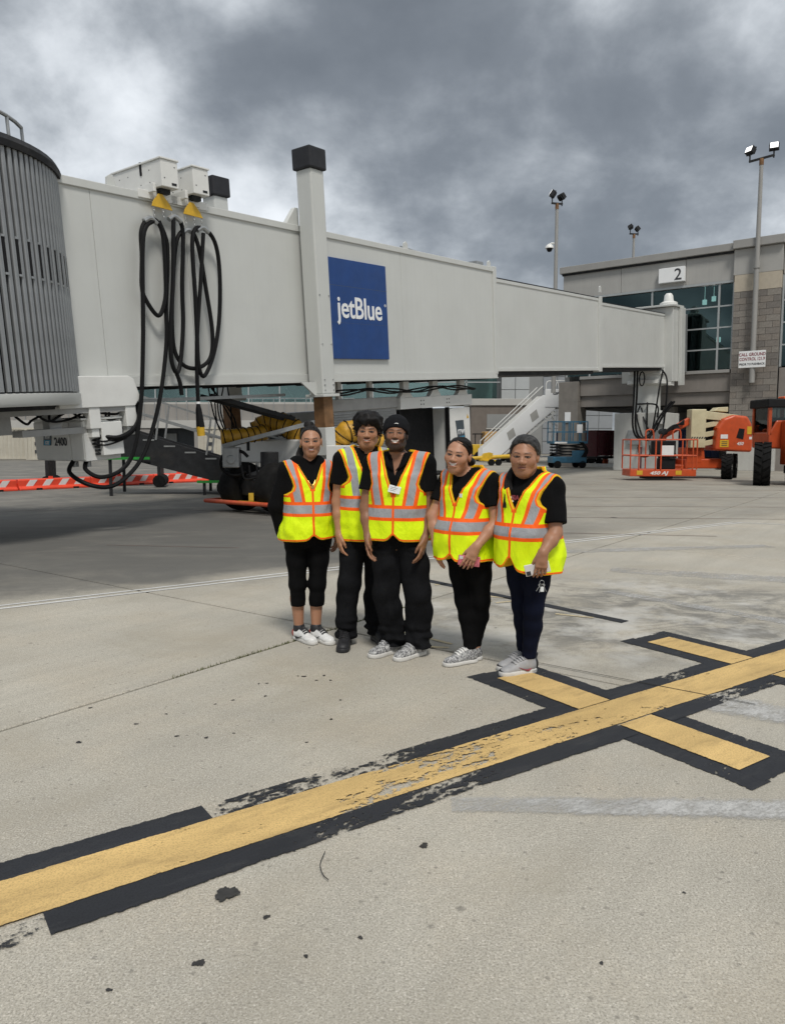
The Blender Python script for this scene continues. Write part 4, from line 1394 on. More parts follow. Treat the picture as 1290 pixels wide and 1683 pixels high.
# corner column with a notice
TB('corner_column', 'column_stone', (-9.44, -8.28, -0.25, 1.0, 0, 4.78), bevel=0.02)
TB('column_joint', 'mortar', (-9.45, -8.27, -0.257, 0.2, 3.70, 3.715))
nt = TB('notice_board', 'pure_white', (-9.02, -8.68, -0.30, -0.26, 2.5, 3.08))
TB('low_curb', 'pedestal', (-8.2, -1.0, 0.3, 0.8, 0, 0.18))
# brown block pier: individual blocks in running bond
TB('pier_core', 'mortar', (-0.31, 1.76, -0.17, 0.4, 1.46, 8.76))
TB('pier_cap', 'limestone', (-0.33, 0.70, -0.2, 0.4, 8.765, 9.57), bevel=0.01)
TB('pier_cap', 'limestone', (0.71, 1.78, -0.2, 0.4, 8.765, 9.57), bevel=0.01)
TB('pier_base', 'pedestal', (-0.36, 1.82, -0.24, 0.4, 0, 1.455), bevel=0.015)
bm_cache = {}
z = 1.47
row = 0
while z < 8.7:
    x = -0.33 if row % 2 == 0 else -0.33 - 0.3
    while x < 1.77:
        a0, a1 = max(x, -0.33), min(x + 0.6, 1.78)
        if a1 - a0 > 0.08:
            w_ = round(a1 - a0 - 0.018, 3)
            key = (w_, rnd.randrange(4))
            if key not in bm_cache:
                m_ = MB().bb(0, w_, -0.2, -0.1, 0, 0.286)
                me = m_.mesh('block')
                me.materials.append(M['block_%d' % key[1]])
                bm_cache[key] = me
            o = link('block', bm_cache[key], term)
            o.location = (a0 + 0.009, rnd.uniform(-.004, .004), z)
        x += 0.6
    z += 0.304
    row += 1
# undercroft
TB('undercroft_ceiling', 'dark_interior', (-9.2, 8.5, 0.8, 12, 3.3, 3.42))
m_ = MB()
m_.bb(-2.5, 8.5, 11.6, 11.9, 0, 3.29).bb(-5.8, -2.5, 9.6, 9.8, 0, 3.29)
build_parts(m_, 'undercroft_wall', 'far_wall', term)
z = 0.0
row = 0
key = None
for row in range(10):
    for k in range(7):
        x0 = -5.8 + k * 0.6 + (0.3 if row % 2 else 0)
        if x0 + .58 > -2.4:
            continue
        kk = ('u', rnd.randrange(4))
        if kk not in bm_cache:
            me = MB().bb(0, 0.585, -0.02, 0.05, 0, 0.31).mesh('block')
            me.materials.append(M['far_grey'] if kk[1] % 2 else M['far_wall'])
            bm_cache[kk] = me
        o = link('block', bm_cache[kk], term)
        o.location = (x0, 9.58, row * 0.325 + 0.01)
TB('inner_column', 'column_stone', (-3.9, -3.3, 0.9, 1.5, 0, 3.29))

# gate number sign
gs = thing('gate_number_sign', 'white box sign with a dark number 2 below the roofline', 'sign', TM @ Vector((-3.36, -0.16, 9.98)), TR)
MB().bb(-0.65, 0.65, -0.12, 0.155, -0.37, 0.37).build('box', 'pure_white', gs, bevel=0.015)
lettering('lettering', '2', 0.82, 'ink', gs, (0.33, -0.127, -0.28), extrude=0.003, offset=0.004)
# ground control sign
cs = thing('pushback_sign', 'white sign with dark red lettering about ground control on the light pole', 'sign', TM @ Vector((0.72, -0.62, 5.42)), TR)
MB().bb(-0.60, 0.60, -0.03, 0.0, -0.40, 0.40).build('panel', 'pure_white', cs, bevel=0.01)
lettering('lettering', 'CALL GROUND', 0.20, 'ink_red', cs, (0, -0.034, 0.16), offset=0.004, scale=(0.85, 1.05, 1), extrude=0.002)
lettering('lettering', 'CONTROL 121.9', 0.20, 'ink_red', cs, (0, -0.034, -0.06), offset=0.004, scale=(0.78, 1.05, 1), extrude=0.002)
lettering('lettering', 'PRIOR TO PUSHBACK', 0.135, 'ink', cs, (0, -0.034, -0.28), offset=0.003, scale=(0.86, 1.05, 1), extrude=0.002)

# light poles
def flood(parent, x, y, z, rz, tilt, name='floodlight', lit=True):
    h_ = MB()
    h_.bb(-.20, .20, -.10, .10, -.16, .16).bb(-.22, .22, .06, .12, -.18, .18)
    for k in range(5):
        h_.bb(-.18 + k * .08, -.155 + k * .08, .12, .2, -.14, .14)
    o = h_.build(name, 'dark_steel', parent, bevel=0.01)
    o.location = (x, y, z)
    o.rotation_euler = (tilt, 0, rz)
    MB().bb(-.17, .17, -.115, -.102, -.13, .13).build('lens', 'lamp_glow' if lit else 'galv', o)
    return o


def light_pole(label, lx, ly, z0, z1, arm, heads, cctv=False):
    p = thing('light_pole', label, 'light pole', TM @ Vector((lx, ly, z0)), TR, 'floodlight poles along the terminal')
    h_ = z1 - z0
    MB().tube([(0, 0, 0), (0, 0, h_ * .5), (0, 0, h_)], [.13, .115, .085], 14).build('pole', 'cornice_grey', p, smooth=True)
    MB().cyl((0, 0, h_ * .52), (0, 0, h_ * .52 + .35), .15, seg=14).build('sleeve', 'cornice_grey', p, smooth=True)
    MB().beam((-arm[0], -arm[1], h_), (arm[0], arm[1], h_ + .12), .09).build('crossarm', 'dark_steel', p)
    MB().cyl((0, 0, h_ - .25), (0, 0, h_ + .05), .10, seg=12).build('collar', 'rust', p, smooth=True)
    m_ = MB()
    for s_, (rz, tilt, lit) in zip((-1, 1), heads):
        x, y = arm[0] * s_ * .93, arm[1] * s_ * .93
        m_.cyl((x, y, h_), (x, y, h_ + .35), .035, seg=8)
        flood(p, x, y, h_ + .52, rz, tilt, lit=lit)
    build_parts(m_, 'yoke', 'dark_steel', p)
    return p


light_pole('tall floodlight pole rising past the block pier with two lit heads', 0.72, -0.50, 4.3, 14.75, (0.55, 0.05), ((R(-30), R(-25), True), (R(10), R(-15), True)))
pl2 = light_pole('floodlight pole with a camera at the left corner of the terminal', -9.75, -0.3, 4.2, 14.6, (0.12, 0.42), ((R(-60), R(-35), True), (R(150), R(-40), False)))
light_pole('short distant floodlight pole showing above the terminal roof', -10.9, 15.6, 0.0, 16.5, (0.15, 0.45), ((R(-70), R(-60), False), (R(120), R(-40), False)))
cc = thing('security_camera', 'white dome security camera on the left light pole', 'camera', TM @ Vector((-10.1, -0.42, 12.25)), TR)
m_ = MB()
m_.tube([(0.25, 0.1, 0.25), (0.1, 0.05, 0.28), (0, 0, 0.22)], .05, 8).lathe([(0, .24), (.1, .23), (.22, .12), (.24, .0), (0, .0)], 18)
m_.build('housing', 'white_paint', cc, smooth=True)
MB().lathe([(.16, .0), (.155, -.08), (.1, -.17), (0, -.2)], 18).build('dome', 'black_plastic', cc, smooth=True)

# bridge support pedestal
rp = thing('bridge_support', 'grey round support column on a white block under the bridge end', 'support', BM @ Vector((32.2, 1.15, 0)) * 1.0, HEAD)
rp.location.z = 0
m_ = MB()
m_.lathe([(.95, 5.2), (.95, 4.75), (.78, 4.7), (.78, 4.5), (1.0, 4.45), (1.0, 4.28), (.62, 4.2), (.62, 3.0), (.72, 2.98), (.72, 2.85), (0, 2.85)], 32)
m_.build('column', 'bridge_paint', rp, smooth=True)
MB().bb(-1.15, 1.15, -1.25, 1.25, 0, 2.85).build('base_block', 'pedestal', rp, bevel=0.03)
m_ = MB()
for y in (-.9, .2):
    m_.bb(-1.28, -1.16, y - .32, y + .32, 1.3, 2.0)
build_parts(m_, 'meter_box', 'galv', rp, bevel=.01)
MB().bb(-1.25, -1.16, -1.2, -.85, 2.3, 2.6).build('junction_box', 'white_paint', rp)
MB().bb(-.25, .25, -1.2, -1.0, 4.2, 4.75).build('bracket', 'white_paint', rp)
for k, pts in enumerate(([(-.7, -.9, 4.9), (-1.2, -1.3, 4.2), (-1.3, -1.2, 2.0), (-1.25, -.9, 1.4), (-1.2, -.3, 2.4), (-.9, 0, 3.1)], [(-.6, -.9, 4.9), (-1.4, -1.0, 4.0), (-1.45, -.7, 1.8), (-1.3, -.3, 1.6), (-1.2, .1, 2.6), (-.8, .1, 3.2)],
                         [(-.6, -.2, 3.2), (-1.1, -.35, 3.3), (-1.22, -.4, 2.6), (-1.2, -.4, 1.9)], [(-.6, .3, 3.3), (-1.1, -.8, 3.2), (-1.22, -.9, 2.5), (-1.2, -.9, 1.9)])):
    MB().tube(smooth_path(pts, 8), .04, 7).build('cable', 'cable_black', rp, smooth=True)
hc = thing('coiled_cable', 'black cable coil and thick looped cable hanging beside the bridge support', 'cable', BM @ Vector((29.4, 0.5, 0.1)), 0)
m_ = MB()
ring = [(0.0 + .12 * math.cos(a), .1, -.45 + .32 * math.sin(a)) for a in np.linspace(0, 12.5, 40)]
m_.tube(ring, .03, 6)
m_.build('coil', 'cable_black', hc, smooth=True)
for dx_ in (-.25, -.38):
    MB().tube(smooth_path([(dx_, 0, .1), (dx_, 0, -1.2), (dx_ - .02, 0, -2.6), (dx_ + .25, 0, -3.2), (dx_ + .8, 0, -3.0), (dx_ + 1.2, -.1, -2.2), (dx_ + 1.7, -.2, -1.5)], 8), .05, 8).build('cable', 'cable_black', hc, smooth=True)

# ------------------------------------------------------------------ far buildings
fb = thing('concourse_building', 'distant concourse with glass upper walkway above dark loading bays', 'building', (-12, 70, 0))
def FB(name, mat, *boxes, parent=None, bevel=0):
    m_ = MB()
    for b in boxes:
        m_.bb(*b)
    return m_.build(name, mat, parent or fb, bevel=bevel)
FB('bay_back', 'far_dark', (-40, 22.2, 2.0, 2.2, 0, 2.6))
for k in range(11):
    x = -38 + k * 5.4
    FB('bay_column', 'far_wall', (x - .7, x + .7, 0, 1.0, 0, 2.58))
    FB('bay_pillar_door', 'far_grey', (x + 1.4, x + 2.6, 1.7, 1.95, 0, 2.1))
FB('beige_band', 'far_band', (-40, 22.2, -0.1, 2.0, 2.6, 3.3))
FB('parapet', 'far_wall', (-40, 8.5, 0.4, 2.0, 3.3, 4.8))
FB('walkway_floor', 'far_band', (-40, 22.2, 0.8, 6, 4.81, 5.0))
m_ = MB()
for k in range(48):
    m_.bb(-39 + k, -38.94 + k, 0.3, 0.36, 3.3, 5.3)
tag(m_.build('railing_posts', 'galv', fb), kind='stuff')
FB('handrail', 'galv', (-40, 8.5, 0.28, 0.36, 5.3, 5.36))
for k in range(21):
    x0 = -40 + k * 2.95
    FB('glass_pane', 'far_glass', (x0 + .06, x0 + 2.89, 2.4, 2.45, 5.02, 9.0))
    FB('glazing_post', 'mullion', (x0 - .06, x0 + .06, 2.3, 2.5, 5.0, 9.0))
m_ = MB()
for k in range(40):
    x0 = -40 + k * 1.475
    m_.beam((x0, 3.2, 5.1), (x0 + 1.475, 3.2, 7.2) if k % 2 else (x0 + 1.475, 3.2, 5.1), .12)
    m_.beam((x0, 3.2, 5.1 if k % 2 else 7.2), (x0 + 1.475, 3.2, 7.2 if k % 2 else 5.1), .12)
tag(m_.build('truss', 'pure_white', fb), kind='stuff')
FB('glass_rail', 'mullion', (-40, 22.2, 2.3, 2.5, 6.9, 7.0))
FB('roof', 'far_grey', (-40, 22.2, 1.5, 14, 9.0, 9.5))
FB('back_wall', 'tile_light', (-40, 22.2, 8, 8.3, 5, 9))
bb_ = thing('brown_block_building', 'low brown block building with pale coping behind the stairs', 'building', (8.6, 62, 0))
MB().bb(-2.2, 2.6, 0, 5, 0, 4.3).build('wall', 'brick_brown', bb_)
MB().bb(-2.3, 2.7, -.12, 5, 4.31, 4.85).build('coping', 'far_band', bb_, bevel=.02)
MB().bb(-.9, 1.6, -.05, .01, 2.5, 3.6).build('wall_panel', 'far_grey', bb_)
MB().bb(-.95, 1.65, -.08, -.001, 2.38, 2.48).build('panel_sill', 'far_band', bb_)
gb = thing('panel_clad_building', 'pale metal panel building seen under the bridge beside the terminal', 'building', (17.0, 80, 0))
for side, x0, x1, mt in (('l', -5.6, -1.2, 'tile_light'), ('r', -1.2, 6.2, 'tile_dark')):
    n = int((x1 - x0) / 1.48)
    for i in range(n):
        for j in range(8):
            MB().bb(x0 + i * 1.48 + .03, x0 + (i + 1) * 1.48 - .03, 0 if side == 'l' else 0.05, .2, j * 1.35 + .03, (j + 1) * 1.35 - .03).build('cladding_panel', mt, gb)
MB().bb(-5.6, 6.2, .15, 8, 0, 10.8).build('wall', 'far_grey', gb)

# shipping containers
def container(label, x, y, rz, w_=6.0):
    c = thing('shipping_container', label, 'container', (x, y, 0), rz, 'pale containers on the far apron')
    m_ = MB()
    n = int(w_ / .3)
    for k in range(n):
        x0 = -w_ / 2 + k * .3
        m_.prism([(x0, .05), (x0 + .08, 0), (x0 + .2, 0), (x0 + .3, .05), (x0 + .3, .1), (x0, .1)], 'z', .15, 2.3)
    m_.build('side', 'container_beige', c)
    MB().bb(-w_ / 2, w_ / 2, .1, 2.3, .1, 2.35).build('body', 'container_beige', c)
    m_ = MB()
    m_.bb(-w_ / 2 - .05, w_ / 2 + .05, -.05, .1, 0, .15).bb(-w_ / 2 - .05, w_ / 2 + .05, -.05, .1, 2.3, 2.45)
    for s_ in (-1, 0, 1):
        m_.bb(s_ * w_ / 2 - .08, s_ * w_ / 2 + .08, -.06, .1, .15, 2.3)
    m_.build('frame', 'container_beige', c)
    m_ = MB()
    for k in range(3):
        m_.bb(-w_ / 2 + .6, -w_ / 2 + 1.0, -.03, 0.02, .5 + k * .6, .75 + k * .6)
    build_parts(m_, 'placard', 'ink' if w_ < 5 else 'reflect_white', c)
    return c


container('beige container at the far left edge behind the orange barriers', -31.5, 58.5, R(6), 7.5)
container('pale container partly hidden behind the converter cabinet', -25.4, 57.5, R(4), 4.6)
container('small pale crate container seen through the ramp railing', -12.5, 55, R(3), 3.0)

# ------------------------------------------------------------------ low orange and white barricades
def barricade():
    b = thing('barricade', '', 'barrier', (0, 0, 0))
    Lh = 1.13
    m_ = MB()
    prof = [(-.22, 0), (.22, 0), (.22, .06), (.13, .12), (.12, .30), (.08, .34), (-.08, .34), (-.12, .30), (-.13, .12), (-.22, .06)]
    m_.prism(prof, 'x', -Lh, Lh)
    m_.build('body', 'barrier_orange', b, bevel=.015)
    for k in range(4):
        x = -.92 + k * .50
        MB().prism([(x - .02, .10), (x + .20, .10), (x + .36, .315), (x + .14, .315)], 'y', -.1335, -.125).build('stripe', 'reflect_white', b)
    m_ = MB()
    m_.bb(Lh - .01, Lh + .06, -.06, .06, .08, .22).bb(-.15, -.05, -.05, .05, .34, .40)
    m_.build('connector', 'barrier_orange', b)
    for s_ in (-.55, .6):
        MB().bb(s_ - .09, s_ + .09, -.23, -.16, 0.0, .06).build('foot', 'black_plastic', b)
    return b


bar0 = barricade()
labs = ['low orange and white striped barrier cut off at the left edge', 'second low striped barrier from the left edge behind the hanging cable', 'third low striped barrier from the left edge, right of the cable loop', 'last striped barrier of the left row, beside the green ramp foot',
        'striped barrier glimpsed behind the bridge wheel and dark haired woman', 'striped barrier glimpsed between the bearded man and the smiling woman']
p0, p1 = Vector((-12.15, 21.85)), Vector((-7.55, 27.2))
dv = (p1 - p0).normalized()
spots = []
for k in range(4):
    q = p0 + dv * (0.85 + k * 2.32 - (1.5 if k < 0 else 0.9))
    spots.append((q.x, q.y + .2, math.atan2(dv.y, dv.x) + rnd.uniform(-.03, .03)))
spots += [(-5.3, 32.2, R(10)), (2.75, 39.0, R(6))]
for i, (x, y, a) in enumerate(spots):
    o = bar0 if i == 0 else copy_tree(bar0)
    o.location = (x, y, 0)
    o.rotation_euler = (0, 0, a)
    tag(o, labs[i], 'barrier', 'low striped barriers')

# ------------------------------------------------------------------ dark boarding ramp behind the bridge
rm = thing('boarding_ramp', 'dark grey boarding ramp with handrails and green outriggers behind the bridge', 'ramp', (-5.9, 21.8, 0), R(8))
hi, lo = Vector((-2.4, 0, 2.05)), Vector((2.9, 0, 0.12))
m_ = MB()
for y in (-.75, .75):
    m_.prism([(-2.4, 1.25), (-2.4, 2.10), (3.0, 0.42), (3.0, 0.06), (1.5, 0.2)], 'y', y - .04, y + .04)
m_.build('side_beam', 'dark_steel', rm)
m_ = MB()
m_.prism([(-2.4, 1.50), (-2.4, 1.58), (3.0, 0.20), (3.0, 0.12)], 'y', -.7, .7)
for k in range(16):
    f = k / 15
    m_.bb(-2.3 + 5.0 * f, -2.22 + 5.0 * f, -.7, .7, 1.30 - 1.12 * f, 1.48 - 1.24 * f)
m_.build('deck', 'dark_steel', rm)
m_ = MB()
for y in (-.79, .79):
    for k in range(4):
        f = (k + .3) / 4
        x, z = -2.4 + 5.4 * f, 2.08 - 1.68 * f
        m_.beam((x - .1, y, z), (x - .1 + .15, y, z + 1.05), .05)
    for dz in (1.05, .55):
        m_.beam((-2.4, y, 2.08 + dz), (3.0, y, 0.40 + dz), .055)
build_parts(m_, 'handrail', 'galv', rm)
m_ = MB()
m_.bb(-2.6, -.9, -.95, -.88, 1.0, 1.07).bb(.35, 1.6, -.95, -.88, .34, .41)
build_parts(m_, 'outrigger', 'green_paint', rm)
m_ = MB()
m_.bb(-2.0, -1.92, -.9, -.84, .0, 1.0).bb(-2.0, -1.92, .84, .9, .0, 1.0).bb(.5, .58, -.9, -.84, .0, .34).bb(.5, .58, .84, .9, .0, .34)
build_parts(m_, 'leg', 'dark_steel', rm)
m_ = MB()
for y in (-.9, .9):
    m_.cyl((1.1, y - .08, .22), (1.1, y + .08, .22), .22, seg=18)
build_parts(m_, 'wheel', 'rubber', rm)
m_ = MB()
for k in range(9):
    f = k / 9
    m_.bb(-2.2 + 5 * f, -1.9 + 5 * f, -.80, -.79, 1.86 - 1.56 * f, 1.9 - 1.56 * f)
build_parts(m_, 'step_edge_mark', 'galv', rm)
gr2 = thing('green_trolley', 'low green steel trolley under the cab at the left edge', 'trolley', (-9.6, 24.5, 0), R(10))
MB().bb(-1.5, 2.2, -.5, .5, 1.45, 1.56).build('deck', 'green_paint', gr2)
m_ = MB()
for x in (-1.4, 2.0):
    m_.bb(x - .05, x + .05, -.45, .45, .2, 1.45)
build_parts(m_, 'leg', 'dark_steel', gr2)
m_ = MB()
for x in (-1.4, 2.0):
    m_.cyl((x, -.5, .2), (x, .5, .2), .2, seg=14)
build_parts(m_, 'wheel', 'rubber', gr2)

# ------------------------------------------------------------------ white passenger stairs
st = thing('passenger_stairs', 'white mobile passenger stairs with a boxed top platform', 'stairs', (7.2, 51.5, 0), R(4))
SX0, SZ0, SX1, SZ1 = -1.0, 0.35, 3.3, 3.75
dxs, dzs = (SX1 - SX0), (SZ1 - SZ0)
m_ = MB()
m_.prism([(SX0 - .25, SZ0 - .05), (SX0 + .75, SZ0 - .1), (SX1 + .35, SZ1 - .15), (SX1 + .1, SZ1 + .75), (SX1 - .5, SZ1 + .75), (SX0 - .25, SZ0 + .55)], 'y', -.78, -.72)
m_.build('side_panel', 'pure_white', st, bevel=.01)
for f in (.42, .78):
    c = Vector((SX0 + dxs * f, -.785, SZ0 + dzs * f + .18))
    MB().prism([(c.x - .25, c.z - .5), (c.x + .2, c.z - .15), (c.x + .02, c.z + .38), (c.x - .42, c.z + .02)], 'y', -.79, -.781).build('panel_patch', 'panel_grey', st)
m_ = MB()
m_.prism([(SX0 - .25, SZ0 - .05), (SX0 + .75, SZ0 - .1), (SX1 + .35, SZ1 - .15), (SX1 + .1, SZ1 + .75), (SX1 - .5, SZ1 + .75), (SX0 - .25, SZ0 + .55)], 'y', .72, .78)
m_.build('side_panel', 'white_paint', st)
for k in range(17):
    f = (k + .5) / 17
    x, z = SX0 + .55 + dxs * f, SZ0 - .05 + dzs * f
    MB().bb(x - .02, x + .30, -.72, .72, z, z + .05).build('tread', 'galv', st)
m_ = MB()
m_.beam((SX0 + .9, -.75, SZ0 - .1), (SX1 + .45, -.75, SZ1 - .35), .10, .12).beam((SX0 + .9, .75, SZ0 - .1), (SX1 + .45, .75, SZ1 - .35), .10, .12)
m_.beam((SX1 - .4, -.75, SZ1 - .7), (SX1 + .5, -.75, SZ1 - 1.3), .09).beam((SX1 + .1, -.75, SZ1 - .4), (SX1 + .5, -.75, SZ1 - 1.3), .09)
m_.beam((SX0 + 1.6, -.7, 0.4), (SX1 + .3, -.7, 0.4), .12).beam((SX1 + .2, -.7, .4), (SX1 + .2, -.7, SZ1 - .3), .09)
m_.build('frame', 'white_paint', st)
m_ = MB()
for y in (-.75, .75):
    m_.tube([(SX0 - .1, y, SZ0 + .3), (SX0 - .1, y, SZ0 + 1.1), (SX1 - .5, y, SZ1 + 1.35)], .035, 8)
    m_.beam((SX0 + 1.7, y, SZ0 + 1.6), (SX0 + 1.9, y, SZ0 + 2.5), .05)
build_parts(m_, 'handrail', 'white_paint', st)
MB().bb(SX1 - .35, SX1 + 1.25, -.82, -.76, SZ1 - .05, SZ1 + 1.15).build('platform_side', 'pure_white', st, bevel=.02)
MB().bb(SX1 - .35, SX1 + 1.25, -.76, .8, SZ1 - .12, SZ1 - .06).build('platform_floor', 'galv', st)
m_ = MB()
m_.tube(smooth_path([(SX1 - .3, -.79, SZ1 + 1.15), (SX1 - .25, -.79, SZ1 + 1.6), (SX1 + .1, -.79, SZ1 + 1.68), (SX1 + .9, -.79, SZ1 + 1.70), (SX1 + 1.1, -.79, SZ1 + 1.6), (SX1 + 1.2, -.79, SZ1 + 1.15)], 5), .035, 8)
for dx_ in (.3, .6):
    m_.beam((SX1 + dx_, -.79, SZ1 + 1.15), (SX1 + .45, -.79, SZ1 + 1.68), .04)
m_.build('platform_rail', 'white_paint', st)
lettering('lettering', 'GPT', .28, 'ink', st, (SX1 + .45, -.825, SZ1 + .78), shear=.3, offset=.012, extrude=.003, scale=(1.2, .8, 1))
m_ = MB()
for x in (0.6, 3.6):
    m_.cyl((x, -.9, .3), (x, -.65, .3), .3, seg=16)
build_parts(m_, 'wheel', 'rubber', st)

tb = thing('tow_bar', 'yellow aircraft tow bar on small black wheels', 'tow bar', (6.3, 45.2, 0), R(14))
MB().tube([(-1.9, 0, .42), (-.6, 0, .48), (2.2, 0, .62)], [.10, .12, .12], 10).build('bar', 'yellow_paint', tb, smooth=True)
m_ = MB()
m_.prism([(-1.2, .3), (-.5, .3), (-.35, .72), (-.55, .78), (-.9, .72)], 'y', -.12, .12).bb(-1.0, -.2, -.3, .3, .26, .34)
m_.build('carriage', 'yellow_paint', tb)
for x in (-.55, -.1):
    MB().cyl((x, -.42, .19), (x, -.24, .19), .19, seg=16).build('wheel', 'rubber', tb)
tg = thing('baggage_tug', 'small tan and yellow baggage tug beside the brown building', 'tug', (7.0, 54.5, 0), R(5))
MB().bb(-.5, 1.2, -.6, .6, .9, 2.1).build('body', 'tan_box', tg, bevel=.05)
MB().bb(-1.4, -.5, -.6, .6, .45, 1.2).build('bonnet', 'yellow_paint', tg, bevel=.05)
m_ = MB()
m_.bb(-.75, -.69, -.55, -.5, 1.2, 1.9).bb(-1.2, -.6, -.5, .5, 1.9, 1.97).bb(-1.2, -1.14, -.55, -.5, 1.2, 1.9)
m_.build('canopy_frame', 'black_plastic', tg)
m_ = MB()
for x in (-.9, .8):
    m_.cyl((x, -.7, .35), (x, -.45, .35), .35, seg=16)
build_parts(m_, 'wheel', 'rubber', tg)

# ------------------------------------------------------------------ blue scissor lift
sl_ = thing('scissor_lift', 'blue scissor lift parked in front of the terminal corner column', 'scissor lift', (9.5, 41.2, 0), R(8))
m_ = MB()
m_.bb(-.95, .95, -.45, .45, .28, .62)
m_.build('chassis', 'lift_blue', sl_, bevel=.03)
for k in range(4):
    z = .66 + k * .16
    m_ = MB()
    m_.beam((-.85, -.35, z), (.85, -.35, z + .15), .06, .08).beam((-.85, .35, z + .15), (.85, .35, z), .06, .08)
    m_.build('scissor_arm', 'dark_steel', sl_)
MB().bb(-.98, .98, -.48, .48, 1.32, 1.45).build('platform', 'lift_blue', sl_, bevel=.01)
m_ = MB()
for x in (-.95, -.1, .0, .5, .95):
    for y in (-.46, .46):
        m_.beam((x, y, 1.45), (x, y, 2.5), .05)
for y in (-.46, .46):
    for z in (1.95, 2.5):
        m_.beam((-.95, y, z), (.95, y, z), .05)
for x in (-.95, .95):
    for z in (1.95, 2.5):
        m_.beam((x, -.46, z), (x, .46, z), .05)
m_.build('guard_rail', 'lift_blue', sl_)
MB().bb(.35, .65, -.50, -.44, 1.9, 2.35).build('control_box', 'pure_white', sl_)
MB().bb(-.9, -.2, -.50, -.46, 1.33, 1.42).build('marking_plate', 'reflect_white', sl_)
MB().bb(.1, .9, -.52, -.45, .3, .95).build('side_tray', 'lift_blue', sl_, bevel=.02)
m_ = MB()
for x in (-.7, .7):
    for y in (-.45, .45):
        m_.cyl((x, y - .07, .2), (x, y + .07, .2), .2, seg=16)
build_parts(m_, 'wheel', 'rubber', sl_)
for k in range(5):
    MB().tube(smooth_path([(.5 + .05 * k, -.5, 1.4), (.8 + .04 * k, -.56, 1.0), (.6 + .06 * k, -.56, .6)], 6), .02, 6).build('hose', 'cable_black', sl_, smooth=True)

# ------------------------------------------------------------------ baggage carts in the undercroft
def cart(label, lx, ly, rz, mat):
    c = thing('baggage_cart', label, 'baggage cart', TM @ Vector((lx, ly, 0)), TR + rz, 'baggage carts under the terminal')
    MB().bb(-1.3, 1.3, -.7, .7, .42, .55).build('bed', 'dark_steel', c)
    MB().bb(-1.3, 1.3, -.7, .7, 1.98, 2.08).build('roof', mat, c, bevel=.03)
    m_ = MB()
    for x in (-1.27, 0, 1.27):
        for y in (-.67, .67):
            m_.bb(x - .03, x + .03, y - .03, y + .03, .55, 1.98)
    build_parts(m_, 'post', mat, c)
    for x0, x1 in ((-1.22, -.05), (.05, 1.22)):
        m_ = MB()
        n = 8
        for k in range(n):
            a, b = x0 + (x1 - x0) * k / n, x0 + (x1 - x0) * (k + 1) / n
            m_.prism([(a, -.68), ((a + b) / 2, -.72), (b, -.68), (b, -.66), (a, -.66)], 'z', .6, 1.97)
        m_.build('curtain', mat, c)
    MB().bb(-1.29, -1.25, -.66, .66, .56, 1.97).build('end_panel', mat, c)
    MB().bb(1.25, 1.29, -.66, .66, .56, 1.97).build('end_panel', mat, c)
    m_ = MB()
    for x in (-.9, .9):
        for y in (-.55, .55):
            m_.cyl((x, y - .08, .22), (x, y + .08, .22), .22, seg=14)
    build_parts(m_, 'wheel', 'rubber', c)
    return c


cart('dark red baggage cart in the shade behind the scissor lift', -8.1, 3.2, R(70), 'cart_red')
cart('dark blue baggage cart under the terminal left of the support block', -5.6, 2.6, R(5), 'cart_blue')
cart('dark blue baggage cart partly behind the white support block', -3.0, 3.4, R(0), 'cart_blue')
cart('dark blue baggage cart standing behind the passenger stairs', -10.9, 6.2, R(15), 'cart_blue')
cn = thing('traffic_cone', 'orange traffic cone with white collar under the terminal', 'cone', (12.95, 46.0, 0))
MB().bb(-.24, .24, -.24, .24, 0, .05).build('base', 'cone_orange', cn, bevel=.01)
MB().lathe([(.19, .05), (.115, .42)], 20).build('body', 'cone_orange', cn, smooth=True)
MB().lathe([(.1165, .40), (.078, .66)], 20).build('collar', 'reflect_white', cn, smooth=True)
MB().lathe([(.077, .66), (.045, .88), (0, .88)], 20).build('tip', 'cone_orange', cn, smooth=True)
bl = thing('blue_crate', 'small blue crate on the ground left of the traffic cone', 'crate', (11.2, 45.6, 0), R(-30))
MB().bb(-.4, .4, -.3, .3, 0, .34).build('box', 'blue_barrel', bl, bevel=.02)
MB().bb(-.42, .42, -.32, .32, .345, .40).build('lid', 'blue_barrel', bl, bevel=.01)
hr = thing('red_barrier_rail', 'thin red barrier rail between the cone and the boom lift', 'rail', (12.9, 43.5, 0))
m_ = MB()
m_.beam((0.1, 2.2, .98), (-.9, -7, 1.15), .07)
m_.build('rail', 'cart_red', hr)
MB().beam((-.85, -6.8, 0), (-.85, -6.8, 1.12), .06).build('post', 'cart_red', hr)

# ------------------------------------------------------------------ orange boom lift with cream boom
bl_ = thing('boom_lift', 'orange articulated boom lift with cream tower boom and empty basket', 'boom lift', (12.0, 30.2, 0), 0)
